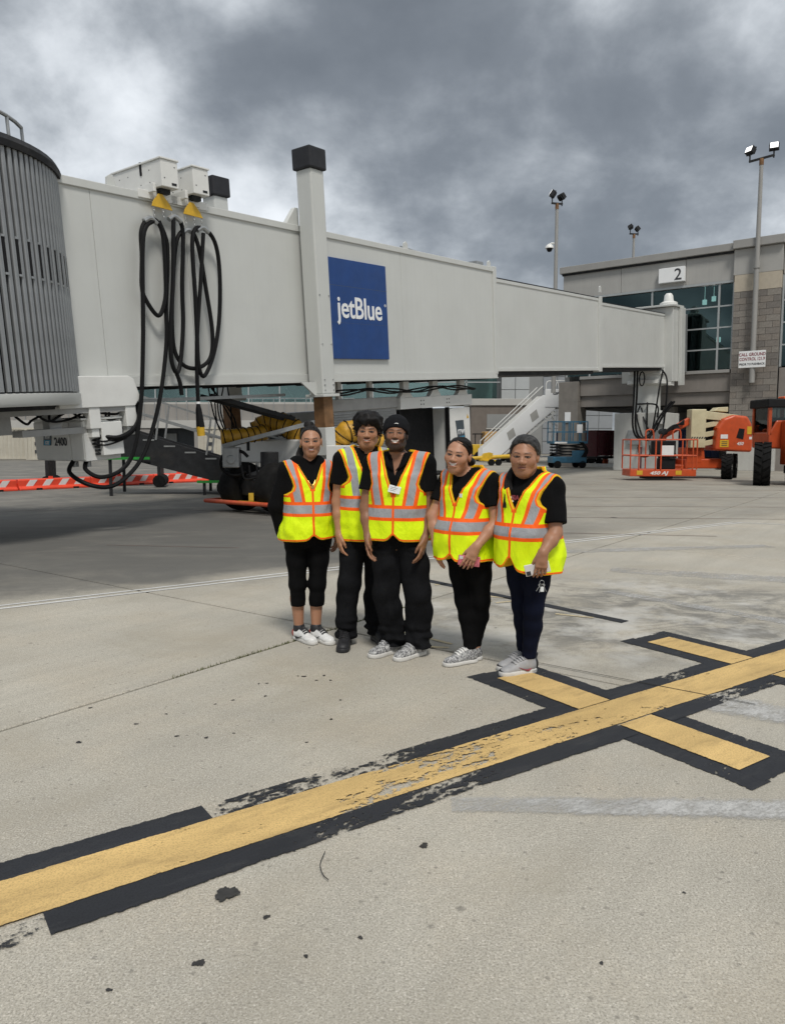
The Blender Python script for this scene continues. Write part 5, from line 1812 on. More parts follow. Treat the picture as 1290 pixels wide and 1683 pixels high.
# wheels
def tyre_obj(parent, x, y, z, r_, w_, rz, lugs=True, rimmat='white_paint'):
    m_ = MB()
    m_.lathe([(r_ * .55, -w_ / 2), (r_ * .85, -w_ / 2), (r_ * .95, -w_ * .44), (r_ * .96, w_ * .44), (r_ * .85, w_ / 2), (r_ * .55, w_ / 2)], 36, axis='y')
    if lugs:
        n = 18
        for k in range(n):
            a = 2 * math.pi * k / n
            for s_ in (-1, 1):
                a2 = a + (.5 * 2 * math.pi / n if s_ > 0 else 0)
                ux, uz = math.cos(a2), math.sin(a2)
                tx, tz = -uz, ux
                vs = []
                for rr in (r_ * .93, r_ * 1.0):
                    for (yy_, sh) in ((s_ * .02, 0.10), (s_ * w_ * .5, -.05)):
                        for hw in (-.045, .045):
                            q = (hw + sh * .6) * r_ / .5
                            vs.append((ux * rr + tx * q, yy_, uz * rr + tz * q))
                m_.add(vs, [(0, 1, 3, 2), (4, 6, 7, 5), (0, 4, 5, 1), (2, 3, 7, 6), (0, 2, 6, 4), (1, 5, 7, 3)])
    w = m_.build('wheel', 'rubber', parent, smooth=True, angle=35)
    w.location = (x, y, z)
    w.rotation_euler = (0, 0, rz)
    MB().lathe([(0, -w_ * .22), (r_ * .2, -w_ * .25), (r_ * .25, -w_ * .12), (r_ * .5, -w_ * .1), (r_ * .56, -w_ * .42), (r_ * .56, w_ * .42), (r_ * .5, w_ * .1), (0, w_ * .1)], 24, axis='y').build('rim', rimmat, w, smooth=True)
    return w


LW = R(62)
for x, y in ((1.05, -.75), (1.72, .35)):
    tyre_obj(bl_, x, y, .49, .49, .38, LW, rimmat='white_paint')
for x, y in ((-.9, .75), (-.2, 1.9)):
    tyre_obj(bl_, x, y, .49, .49, .38, LW, rimmat='white_paint')
m_ = MB()
m_.bb(-.45, 1.25, -.35, .9, .40, .78)
m_.bb(-.9, -.3, -.25, .9, .34, .55)
m_.build('chassis', 'lift_orange', bl_, bevel=.04)
m_ = MB()
m_.bb(-.42, .2, -.36, -.33, .62, 1.1)
m_.prism([(-.42, .78), (.35, .78), (.30, 1.22), (-.42, 1.22)], 'y', -.3, .5)
m_.build('turntable_base', 'lift_orange', bl_, bevel=.03)
# counterweight body
m_ = MB()
m_.prism([(.55, 1.12), (2.0, 1.05), (2.02, 1.45), (1.95, 2.15), (1.78, 2.45), (1.25, 2.50), (.85, 2.35), (.62, 2.0)], 'y', -.75, .65)
m_.build('engine_cover', 'lift_orange', bl_, bevel=.10, seg=4)
MB().prism([(1.35, 1.62), (1.62, 1.55), (1.66, 1.95), (1.45, 1.98)], 'y', -.765, -.745).build('cover_vent', 'black_plastic', bl_)
for x, z, w_, h_, mt in ((.72, 1.25, .34, .28, 'hanger_yellow'), (1.76, 1.75, .24, .30, 'hanger_yellow'), (.74, 1.58, .28, .16, 'reflect_white'), (1.85, 1.55, .1, .1, 'reflect_white')):
    MB().bb(x, x + w_, -.762, -.752, z, z + h_).build('decal', mt, bl_)
m_ = MB()
for k in range(3):
    m_.bb(.78, 1.0, -.7635, -.7625, 1.30 + k * .07, 1.33 + k * .07)
build_parts(m_, 'decal_text', 'ink', bl_)
lettering('lettering', '450', .17, 'reflect_white', bl_, (1.5, -.758, 1.33), shear=.3, offset=.004, extrude=.003)
MB().cyl((1.4, 0, 2.48), (1.4, 0, 2.56), .1, seg=12).build('exhaust_cap', 'black_plastic', bl_)
# cream tower boom
MB().bb(-.36, .22, -.62, -.10, 1.22, 2.72).build('tower_upright', 'lift_cream', bl_, bevel=.03)
m_ = MB()
m_.prism([(.22, 2.34), (.22, 2.66), (1.5, 2.50), (1.5, 2.22)], 'y', -.5, -.1)
m_.build('upper_boom', 'lift_cream', bl_, bevel=.02)
for z in (1.28, 1.62, 1.98):
    MB().prism([(.22, z), (.22, z + .2), (.95, z + .34), (.95, z + .14)], 'y', -.45, -.1).build('lower_boom', 'lift_cream', bl_, bevel=.015)
MB().prism([(.6, 2.66), (1.15, 2.62), (1.15, 2.82), (.75, 2.80)], 'y', -.4, .1).build('boom_head', 'lift_cream', bl_, bevel=.02)
m_ = MB()
for k in range(6):
    x0 = -.36 + k * .1
    m_.prism([(x0, 1.58), (x0 + .05, 1.58), (x0 + .09, 1.65), (x0 + .04, 1.65)], 'y', -.632, -.6225)
build_parts(m_, 'hazard_stripe', 'ink', bl_)
MB().bb(.28, .9, -.35, 0, 1.45, 2.3).build('boom_interior', 'black_plastic', bl_)
# jib and basket
m_ = MB()
m_.beam((-.3, -.3, 2.3), (-1.35, -.3, 1.7), .22, .26).beam((-1.3, -.3, 1.75), (-1.55, -.5, 1.0), .2, .22)
m_.build('jib', 'lift_orange', bl_, bevel=.03)
m_ = MB()
m_.cyl((-.95, -.3, 2.0), (-.9, -.55, 2.0), .12, seg=12).cyl((-1.35, -.1, 1.85), (-1.35, -.55, 1.85), .12, seg=12)
build_parts(m_, 'pivot_pin', 'dark_steel', bl_)
for k in range(5):
    MB().tube(smooth_path([(-.6, -.5, 2.3 - .04 * k), (-1.1, -.58, 1.95 + .03 * k), (-1.5, -.65, 1.65), (-1.45, -.7, 1.2 + .04 * k)], 6), .03, 6).build('hose', 'cable_black', bl_, smooth=True)
BX0, BX1, BY0, BY1, BZ = -3.05, -.55, -1.75, -.75, .12
MB().bb(BX0, BX1, BY0, BY1, BZ + .04, BZ + .30).build('basket_floor', 'lift_orange', bl_, bevel=.02)
MB().bb(BX0 + .65, BX1 - .85, BY0 + .1, BY1 - .1, BZ - .06, BZ + .038).build('basket_underframe', 'black_plastic', bl_)
def rail(p, q):
    MB().tube([p, q], .028, 8).build('basket_rail', 'lift_orange', bl_, smooth=True)
for z in (BZ + .82, BZ + 1.42):
    rail((BX0, BY0, z), (BX1, BY0, z))
    rail((BX0, BY1, z), (BX1, BY1, z))
    rail((BX0, BY0, z), (BX0, BY1, z))
    rail((BX1, BY0, z), (BX1, BY1, z))
for x in (BX0, BX0 + .32, BX0 + .95, BX0 + 1.15, BX1 - .55, BX1 - .15, BX1):
    rail((x, BY0, BZ + .3), (x, BY0, BZ + 1.42))
for x in (BX0, BX0 + .9, BX1):
    rail((x, BY1, BZ + .3), (x, BY1, BZ + 1.42))
for x in (BX0 + .9, BX1 - .55):
    MB().tube(smooth_path([(x, BY1, BZ + 1.4), (x, BY1, BZ + 1.75), (x + .25, BY1, BZ + 1.78), (x + .3, BY1, BZ + 1.4)], 5), .03, 8).build('basket_hoop', 'lift_orange', bl_, smooth=True)
MB().bb(BX0 + 1.05, BX1 - .55, BY1 - .35, BY1 - .1, BZ + .85, BZ + 1.38).build('control_console', 'black_plastic', bl_, bevel=.03)
MB().bb(BX0 + 1.15, BX0 + 1.62, BY0 - .02, BY0 + .02, BZ + .80, BZ + 1.20).build('instruction_plate', 'reflect_white', bl_)
MB().bb(BX0 + 1.12, BX0 + 1.75, BY0 + .1, BY0 + .4, BZ + .3, BZ + .72).build('tool_box', 'black_plastic', bl_, bevel=.03)
for x in (BX0 + .25, BX1 - .78):
    MB().bb(x, x + .22, BY0 - .012, BY0 - .004, BZ + .10, BZ + .26).build('decal', 'hanger_yellow', bl_)
lettering('lettering', '450 AJ', .19, 'reflect_white', bl_, (BX0 + 1.08, BY0 - .01, BZ + .11), shear=.25, offset=.006, extrude=.003, scale=(1.3, .9, 1))
m_ = MB()
m_.tube(smooth_path([(BX0 + .6, BY1, BZ + 1.2), (BX0 + .65, BY1 - .1, BZ + .8), (BX0 + 1.0, BY1 - .1, BZ + .8), (BX0 + 1.05, BY1, BZ + 1.2)], 6), .025, 6)
m_.build('hose', 'cable_black', bl_, smooth=True)

# ------------------------------------------------------------------ orange telehandler at the right edge
th = thing('telehandler', 'orange telehandler with large lugged tyres cut off by the right edge', 'telehandler', (13.6, 26.0, 0), R(0))
tyre_obj(th, -1.10, -.45, .72, .74, .52, R(64), rimmat='dark_steel')
tyre_obj(th, .5, .6, .60, .62, .45, R(64), rimmat='dark_steel')
tyre_obj(th, 1.5, -1.8, .72, .74, .52, R(64), rimmat='dark_steel')
m_ = MB()
m_.prism([(-.85, 1.25), (1.6, 1.15), (1.6, 2.2), (-.6, 2.2), (-.85, 1.75)], 'y', -.3, .9)
m_.build('body', 'tele_orange', th, bevel=.05)
MB().bb(-.45, 1.6, -.9, -.3, .70, 2.18).build('side_box', 'tele_orange', th, bevel=.04)
m_ = MB()
for x, y in ((-.82, -.25), (.15, -.25), (-.82, .85), (.15, .85)):
    m_.bb(x - .05, x + .05, y - .05, y + .05, 1.7, 2.75)
build_parts(m_, 'cab_post', 'tele_orange', th)
MB().bb(-.95, .5, -.38, .98, 2.62, 2.92).build('cab_roof', 'black_plastic', th, bevel=.04)
MB().bb(-.78, .12, -.27, -.25, 1.75, 2.62).build('cab_window', 'cab_glass', th)
MB().bb(-.83, -.81, -.2, .8, 1.75, 2.62).build('cab_window', 'cab_glass', th)
MB().bb(-.6, 0, .1, .6, 1.4, 2.3).build('seat', 'black_plastic', th, bevel=.05)
MB().bb(-.3, .3, -1.0, -.3, .40, .68).build('step', 'dark_steel', th, bevel=.02)
MB().bb(-.40, -.12, -.912, -.903, .95, 1.2).build('decal', 'hanger_yellow', th)
MB().bb(-.2, .2, .1, .5, 2.92, 3.02).build('beacon', 'cone_orange', th, bevel=.03)

# ------------------------------------------------------------------ people: bodies and clothes as blended implicit volumes turned into meshes
F32 = np.float32


def V3(p):
    return np.array(p, dtype=np.float64)


class Prim:
    """fn(X,Y,Z)->distance, box lo/hi, blend radius, op: 'u' union, 's' subtract"""

    def __init__(s, fn, lo, hi, k=0.02, op='u'):
        s.fn, s.lo, s.hi, s.k, s.op = fn, V3(lo), V3(hi), k, op


def rcone(a, b, ra, rb, k=0.02, op='u'):
    a, b = V3(a), V3(b)
    ab = b - a
    L2 = max(float(ab @ ab), 1e-9)

    def fn(X, Y, Z):
        t = np.clip(((X - a[0]) * ab[0] + (Y - a[1]) * ab[1] + (Z - a[2]) * ab[2]) / L2, 0, 1)
        return np.sqrt((X - a[0] - ab[0] * t) ** 2 + (Y - a[1] - ab[1] * t) ** 2 + (Z - a[2] - ab[2] * t) ** 2) - (ra + (rb - ra) * t)
    m = max(ra, rb)
    return Prim(fn, np.minimum(a, b) - m, np.maximum(a, b) + m, k, op)


def ell(c, r, k=0.02, op='u', rot=None):
    c, r = V3(c), V3(r)
    M3 = None if rot is None else np.array(rot)   # columns = local axes

    def fn(X, Y, Z):
        x, y, z = X - c[0], Y - c[1], Z - c[2]
        if M3 is not None:
            x, y, z = (x * M3[0, 0] + y * M3[1, 0] + z * M3[2, 0], x * M3[0, 1] + y * M3[1, 1] + z * M3[2, 1], x * M3[0, 2] + y * M3[1, 2] + z * M3[2, 2])
        k0 = np.sqrt((x / r[0]) ** 2 + (y / r[1]) ** 2 + (z / r[2]) ** 2)
        k1 = np.sqrt((x / r[0] ** 2) ** 2 + (y / r[1] ** 2) ** 2 + (z / r[2] ** 2) ** 2) + 1e-6
        return k0 * (k0 - 1) / k1
    m = r.max() if M3 is not None else r
    return Prim(fn, c - m, c + m, k, op)


def tablet(tab, k=0.03, inf=0.0, n=2.4, lean=None):
    """stack of superellipses: rows z, rx, ry, yc (optional xc)"""
    tab = np.array([(list(q) + [0, 0])[:5] for q in sorted(tab)], dtype=np.float64)
    z0, z1 = tab[0, 0], tab[-1, 0]

    def fn(X, Y, Z):
        rx = np.interp(Z, tab[:, 0], tab[:, 1]) + inf
        ry = np.interp(Z, tab[:, 0], tab[:, 2]) + inf
        yc = np.interp(Z, tab[:, 0], tab[:, 3])
        xc = np.interp(Z, tab[:, 0], tab[:, 4])
        q = ((np.abs(X - xc) / rx) ** n + (np.abs(Y - yc) / ry) ** n) ** (1 / n)
        d = (q - 1) * np.minimum(rx, ry)
        return np.maximum(d, np.maximum(Z - z1 - inf, z0 - inf - Z))
    mx = tab[:, 1].max() + inf + abs(tab[:, 4]).max()
    my = tab[:, 2].max() + inf + abs(tab[:, 3]).max()
    return Prim(fn, (-mx, -my, z0 - inf), (mx, my, z1 + inf), k)


def xform(pr, Rm, t, s=1.0):
    """move a primitive given in a local frame into the body frame: p = Rm*(s*q)+t"""
    Rm, t = np.array(Rm), V3(t)
    f0 = pr.fn

    def fn(X, Y, Z):
        x, y, z = (X - t[0]) / s, (Y - t[1]) / s, (Z - t[2]) / s
        return s * f0(x * Rm[0, 0] + y * Rm[1, 0] + z * Rm[2, 0], x * Rm[0, 1] + y * Rm[1, 1] + z * Rm[2, 1], x * Rm[0, 2] + y * Rm[1, 2] + z * Rm[2, 2])
    cs = np.array([[(pr.lo, pr.hi)[i][0], (pr.lo, pr.hi)[j][1], (pr.lo, pr.hi)[k][2]] for i in (0, 1) for j in (0, 1) for k in (0, 1)]) * s
    w = cs @ Rm.T + t
    return Prim(fn, w.min(0), w.max(0), pr.k * s, pr.op)


def smin(a, b, k):
    h = np.clip(0.5 + 0.5 * (b - a) / k, 0, 1)
    return b * (1 - h) + a * h - k * h * (1 - h)


def field(prims, xs, ys, zs, inf=0.0, base=0.4):
    D = np.full((len(xs), len(ys), len(zs)), base, F32)
    for p in prims:
        mg = 0.03 + p.k + abs(inf)
        sl = []
        for ax, g_ in enumerate((xs, ys, zs)):
            i0 = max(int(np.searchsorted(g_, p.lo[ax] - mg)) - 1, 0)
            i1 = min(int(np.searchsorted(g_, p.hi[ax] + mg)) + 1, len(g_))
            sl.append(slice(i0, i1))
        if any(q.stop <= q.start for q in sl):
            continue
        X = xs[sl[0]][:, None, None]
        Y = ys[sl[1]][None, :, None]
        Z = zs[sl[2]][None, None, :]
        d = (p.fn(X, Y, Z)).astype(F32)
        d = np.broadcast_to(d, D[sl[0], sl[1], sl[2]].shape)
        sub = D[sl[0], sl[1], sl[2]]
        if p.op == 'u':
            D[sl[0], sl[1], sl[2]] = smin(sub, d - inf, max(p.k, 1e-4))
        else:
            D[sl[0], sl[1], sl[2]] = -smin(-sub, d, max(p.k, 1e-4))
    return D


def surface_nets(D, xs, ys, zs):
    ins = D < 0
    s = np.zeros(tuple(n - 1 for n in D.shape), np.int8)
    for a in (0, 1):
        for b in (0, 1):
            for c in (0, 1):
                s += ins[a:D.shape[0] - 1 + a, b:D.shape[1] - 1 + b, c:D.shape[2] - 1 + c]
    act = (s > 0) & (s < 8)
    I, J, K = np.nonzero(act)
    vid = np.full(act.shape, -1, np.int32)
    vid[I, J, K] = np.arange(len(I))
    acc = np.zeros((len(I), 3))
    cnt = np.zeros(len(I))
    cor = [(a, b, c) for a in (0, 1) for b in (0, 1) for c in (0, 1)]
    vals = {c: D[I + c[0], J + c[1], K + c[2]].astype(np.float64) for c in cor}
    pos = {c: np.stack([xs[I + c[0]], ys[J + c[1]], zs[K + c[2]]], 1) for c in cor}
    for a in cor:
        for ax in range(3):
            if a[ax] == 0:
                b = list(a)
                b[ax] = 1
                b = tuple(b)
                da, db = vals[a], vals[b]
                m = (da < 0) != (db < 0)
                t = np.where(m, da / np.where(m, da - db, 1), 0)
                acc += (pos[a] + (pos[b] - pos[a]) * t[:, None]) * m[:, None]
                cnt += m
    verts = acc / cnt[:, None]
    faces = []
    for ax in range(3):
        sh = [slice(None)] * 3
        sh2 = [slice(None)] * 3
        sh[ax] = slice(0, -1)
        sh2[ax] = slice(1, None)
        A, B = ins[tuple(sh)], ins[tuple(sh2)]
        E = np.argwhere(A != B)
        o1, o2 = [(1, 2), (2, 0), (0, 1)][ax]
        ok = (E[:, o1] > 0) & (E[:, o2] > 0) & (E[:, o1] < D.shape[o1] - 1) & (E[:, o2] < D.shape[o2] - 1)
        E = E[ok]
        q = []
        for d1, d2 in ((1, 1), (0, 1), (0, 0), (1, 0)):
            c = E.copy()
            c[:, o1] -= d1
            c[:, o2] -= d2
            q.append(vid[c[:, 0], c[:, 1], c[:, 2]])
        q = np.stack(q, 1)
        fl = A[E[:, 0], E[:, 1], E[:, 2]]
        q[~fl] = q[~fl][:, ::-1]
        faces.append(q)
    return verts, np.concatenate(faces)


def vf_mesh(name, verts, faces, mat, parent, attrs=None, col=None, smooth=True):
    me = bpy.data.meshes.new(name)
    me.vertices.add(len(verts))
    me.vertices.foreach_set('co', verts.astype(F32).ravel())
    me.loops.add(faces.size)
    me.loops.foreach_set('vertex_index', faces.astype(np.int32).ravel())
    me.polygons.add(len(faces))
    me.polygons.foreach_set('loop_start', np.arange(0, faces.size, 4, dtype=np.int32))
    me.polygons.foreach_set('loop_total', np.full(len(faces), 4, np.int32))
    me.update(calc_edges=True)
    me.validate()
    if smooth:
        me.polygons.foreach_set('use_smooth', np.ones(len(me.polygons), bool))
    for k, q in (attrs or {}).items():
        at = me.attributes.new(k, 'FLOAT', 'POINT')
        at.data.foreach_set('value', q.astype(F32))
    if col is not None:
        at = me.attributes.new('Col', 'FLOAT_COLOR', 'POINT')
        at.data.foreach_set('color', np.concatenate([col, np.ones((len(col), 1))], 1).astype(F32).ravel())
    me.materials.append(M[mat] if isinstance(mat, str) else mat)
    return link(name, me, parent)


def wrinkle(seed, amp, freq, n=7, aniso=(1, 1, 1)):
    r = np.random.default_rng(seed)
    ks = r.normal(size=(n, 3)) * np.array(aniso)
    ks = ks / np.linalg.norm(ks, axis=1)[:, None] * np.linspace(.6, 1.5, n)[:, None] * freq
    ph = r.uniform(0, 6.28, n)

    def fn(X, Y, Z):
        w = 0
        for kv, p in zip(ks, ph):
            w = w + np.sin(kv[0] * X + kv[1] * Y + kv[2] * Z + p)
        return amp * w / math.sqrt(n)
    return fn


def grid_for(prims, step, pad=0.03, zs=None):
    lo = np.min([p.lo for p in prims if p.op == 'u'], axis=0) - pad
    hi = np.max([p.hi for p in prims if p.op == 'u'], axis=0) + pad
    st = step if isinstance(step, (tuple, list)) else (step,) * 3
    g_ = [np.arange(lo[i], hi[i] + st[i], st[i]) for i in range(3)]
    if zs is not None:
        g_[2] = zs
    return g_


def garment(name, prims, step, mat, parent, inf=0.0, cut=None, wr=None, trim=False, attrs_fn=None):
    xs, ys, zs = grid_for(prims, step, 0.035 + inf)
    D = field(prims, xs, ys, zs, inf)
    X, Y, Z = xs[:, None, None], ys[None, :, None], zs[None, None, :]
    if wr is not None:
        D = D + wr(X, Y, Z).astype(F32)
    if cut is not None:
        D = np.maximum(D, cut(X, Y, Z).astype(F32))
    v_, f_ = surface_nets(D, xs, ys, zs)
    at = {}
    if trim and cut is not None:
        at['trim'] = -cut(v_[:, 0], v_[:, 1], v_[:, 2])
    if attrs_fn:
        at.update(attrs_fn(v_))
    return vf_mesh(name, v_, f_, mat, parent, at)


def vest_wr(seed, z0, z1):
    a = wrinkle(seed, .0060, 24, aniso=(1, 1, .5))
    b = wrinkle(seed + 40, .0052, 55, 9, aniso=(1, 1, .6))

    def fn(X, Y, Z):
        lo = np.clip((z1 - Z) / max(z1 - z0, .01), 0, 1)
        return a(X, Y, Z) * (.30 + .95 * lo) + b(X, Y, Z) * (.25 + .75 * lo)
    return fn


# ---- materials for people
def skin_mat(name):
    t = NT(name)
    at = t.n.new('ShaderNodeAttribute')
    at.attribute_name = 'Col'
    n = t.noise(90, 4, 0.6)
    c = t.mix(t.remap(n, 0.3, 0.7, 0, 0.10), at.outputs['Color'], (0.16, 0.055, 0.028), 'MIX')
    t.bump(t.noise(260, 3), 0.15, 0.002)
    M[name] = t.set(c, 0.48, 0, 0.4, **{'Subsurface Weight': 0.08, 'Subsurface Radius': (0.01, 0.004, 0.002)})


skin_mat('skin')


def cloth(name, col, var=0.25, rough=0.92, fold=0.5):
    t = NT(name)
    n = t.noise(5, 6, 0.6)
    f = t.noise(14, 5, 0.6, stretch=(1, 1, 0.45), dist=0.6)
    we = t.noise(420, 2, 0.5)
    c = t.mix(t.remap(n, 0.3, 0.7), tuple(q * (1 - var) for q in col), tuple(q * (1 + var) for q in col))
    c = t.mix(t.remap(f, 0.55, 0.75, 0, 0.35), c, tuple(min(1, q * 1.7 + .004) for q in col))
    t.bump(t.math('ADD', t.math('MULTIPLY', f, 1.0), t.math('MULTIPLY', we, 0.12)), fold, 0.02)
    M[name] = t.set(c, rough, 0, 0.12)


cloth('cloth_black', (0.0042, 0.0042, 0.0046))
cloth('cloth_pants', (0.0075, 0.0078, 0.0090), 0.5, fold=1.0)
cloth('cloth_legging', (0.0032, 0.0032, 0.0036), 0.2, 0.85, 0.2)
cloth('cloth_navy', (0.004, 0.006, 0.017), 0.25, 0.8, 0.2)
cloth('cloth_beanie', (0.010, 0.0105, 0.012), 0.2, 0.95, 0.2)
mk('shoe_white', (0.70, 0.70, 0.68), 0.45, 0, 0.06, 18, dirt=0.2, dirtcol=(0.35, 0.32, 0.28))
mk('shoe_red', (0.36, 0.035, 0.012), 0.45, 0, 0.1, 15)
mk('shoe_black', (0.016, 0.016, 0.018), 0.55, 0, 0.25, 20, bump=.2)
mk('shoe_grey', (0.33, 0.33, 0.335), 0.5, 0, 0.08, 30, bump=.2, bscale=300)
mk('sole_white', (0.62, 0.61, 0.58), 0.6, 0, 0.08, 15, dirt=0.3, dirtcol=(0.3, 0.27, 0.23))
mk('gold', (0.70, 0.42, 0.12), 0.3, 0.9, 0.1, 30)
mk('phone_pink', (0.62, 0.16, 0.20), 0.4, 0, 0.5, 45)
mk('phone_white', (0.70, 0.68, 0.66), 0.35, 0, 0.06, 25)
mk('badge_white', (0.72, 0.74, 0.74), 0.4, 0, 0.03, 20)
mk('tag_orange', (0.85, 0.13, 0.01), 0.6, 0, 0.05, 20)


def shoe_pattern():
    t = NT('shoe_pattern')
    n = t.noise(75, 3, 0.6, dist=1.5)
    w = t.noise(40, 4, 0.6, off=(3, 4, 5), dist=2.0)
    c = t.mix(t.remap(n, 0.47, 0.53), (0.07, 0.07, 0.075), (0.52, 0.52, 0.51))
    c = t.mix(t.remap(w, 0.56, 0.62), c, (0.25, 0.25, 0.26))
    M['shoe_pattern'] = t.set(c, 0.5)


shoe_pattern()


def hair_mat(name, c0, c1, grey=None):
    t = NT(name)
    st = t.noise(120, 4, 0.6, stretch=(1, .25, .6), dist=0.4)
    c = t.mix(t.remap(st, 0.35, 0.65), c0, c1)
    if grey:
        g_ = t.noise(60, 4, 0.6, stretch=(1, .15, .5), off=(2, 2, 2))
        c = t.mix(t.remap(g_, 0.40, 0.68, 0, 0.8), c, grey)
    t.bump(st, 0.5, 0.006)
    M[name] = t.set(c, 0.55, 0, 0.22)


hair_mat('hair_black', (0.0035, 0.003, 0.003), (0.011, 0.009, 0.008))
hair_mat('hair_salt', (0.007, 0.0068, 0.0068), (0.022, 0.021, 0.020), (0.06, 0.059, 0.058))
hair_mat('hair_shine', (0.006, 0.005, 0.005), (0.03, 0.027, 0.025))
hair_mat('hair_grey', (0.02, 0.0195, 0.0195), (0.06, 0.059, 0.058), (0.16, 0.157, 0.154))


def vest_mat(name, zb, xb, slope, gw, ow, vow):
    """hi-vis fabric: position of the tapes is sewn on the garment (object space)"""
    t = NT(name)
    p = t.sep()
    ax = t.math('ABSOLUTE', p[0])
    n1 = t.noise(4, 5, 0.6)
    f = t.noise(9, 5, 0.6, stretch=(1, 1, 0.5), dist=0.7)
    mesh_ = t.noise(380, 2, 0.5)
    yel = t.mix(t.remap(n1, 0.3, 0.7), (0.72, 0.98, 0.002), (0.82, 1.0, 0.004))
    ora = (1.0, 0.13, 0.006)
    gry = t.mix(t.remap(t.noise(9, 3, 0.5, dist=0.6), 0.35, 0.65), (0.30, 0.31, 0.325), (0.36, 0.37, 0.385))

    def lt(a, b):
        return t.remap(a, b - 0.0015, b + 0.0015, 1, 0)
    # vertical tapes
    ctr = t.math('ADD', xb, t.math('MULTIPLY', t.math('SUBTRACT', p[2], zb), slope))
    dv_ = t.math('ABSOLUTE', t.math('SUBTRACT', ax, ctr))
    up = t.remap(p[2], zb, zb + .002)
    c = t.mix(t.math('MULTIPLY', up, lt(dv_, gw * .85 + vow)), yel, ora) if vow > 0 else yel
    c = t.mix(t.math('MULTIPLY', up, lt(dv_, gw * .85)), c, gry)
    # waist tape
    db = t.math('ABSOLUTE', t.math('SUBTRACT', p[2], zb))
    c = t.mix(lt(db, gw + ow), c, ora)
    c = t.mix(lt(db, gw), c, gry)
    at = t.n.new('ShaderNodeAttribute')
    at.attribute_name = 'trim'
    c = t.mix(lt(at.outputs['Fac'], 0.017), c, ora)
    c = t.mix(lt(at.outputs['Fac'], 0.006), c, (0.85, 0.50, 0.01))
    at2 = t.n.new('ShaderNodeAttribute')
    at2.attribute_name = 'zip'
    c = t.mix(lt(at2.outputs['Fac'], 0.0085), c, ora)
    t.bump(t.math('ADD', t.math('MULTIPLY', f, 1.0), t.math('MULTIPLY', mesh_, 0.1)), 0.8, 0.024)
    M[name] = t.set(c, 0.62, 0, 0.3)


# ---- head
def rot3(yaw=0, pitch=0, roll=0):
    return np.array(Euler((R(pitch), R(roll), R(yaw)), 'XYZ').to_matrix())


def head_prims(jaw=1.0, cheek=1.0, nose=1.0, smile=0.0, round_=1.0):
    P = [ell((0, .018, .030), (.076, .097, .086), .02),
         ell((0, -.020, -.028), (.0595 * round_, .074, .085), .035),
         ell((0, -.052, -.088), (.030 * jaw, .028, .024), .035),
         rcone((-.050 * jaw, .005, -.055), (-.020 * jaw, -.050, -.092), .020, .018, .03),
         rcone((.050 * jaw, .005, -.055), (.020 * jaw, -.050, -.092), .020, .018, .03),
         ell((-.040, -.054, -.022), (.026 * cheek, .026, .024 * cheek), .025), ell((.040, -.054, -.022), (.026 * cheek, .026, .024 * cheek), .025),
         ell((0, -.077, .022), (.052, .014, .011), .02)]
    for s in (-1, 1):
        P.append(ell((s * .031, -.0985, .003), (.019, .0115, .010), .012, 's'))
        P.append(ell((s * .031, -.0755, .002), (.0165, .0135, .0130), .003))
        P.append(rcone((s * .017, -.0905, .0085), (s * .046, -.081, .0085), .0035, .003, .004))   # upper lid
        P.append(ell((s * .0775, .012, -.004), (.009, .020, .031), .006))
        P.append(ell((s * .0135 * nose, -.0985, -.031), (.0105 * nose, .011, .009), .006))
    P.append(rcone((0, -.082, .012), (0, -.1055, -.027), .0060, .0120 * nose, .012))
    wd = .024 + .006 * smile
    P.append(ell((0, -.0905, -.0515 + .002 * smile), (wd, .010, .0055), .007))
    P.append(ell((0, -.0885, -.0655 - .003 * smile), (wd * .85, .011, .0065), .007))
    P.append(ell((0, -.1020, -.0585), (wd * .8, .0042, .0022 + .003 * smile), .004, 's'))
    return P


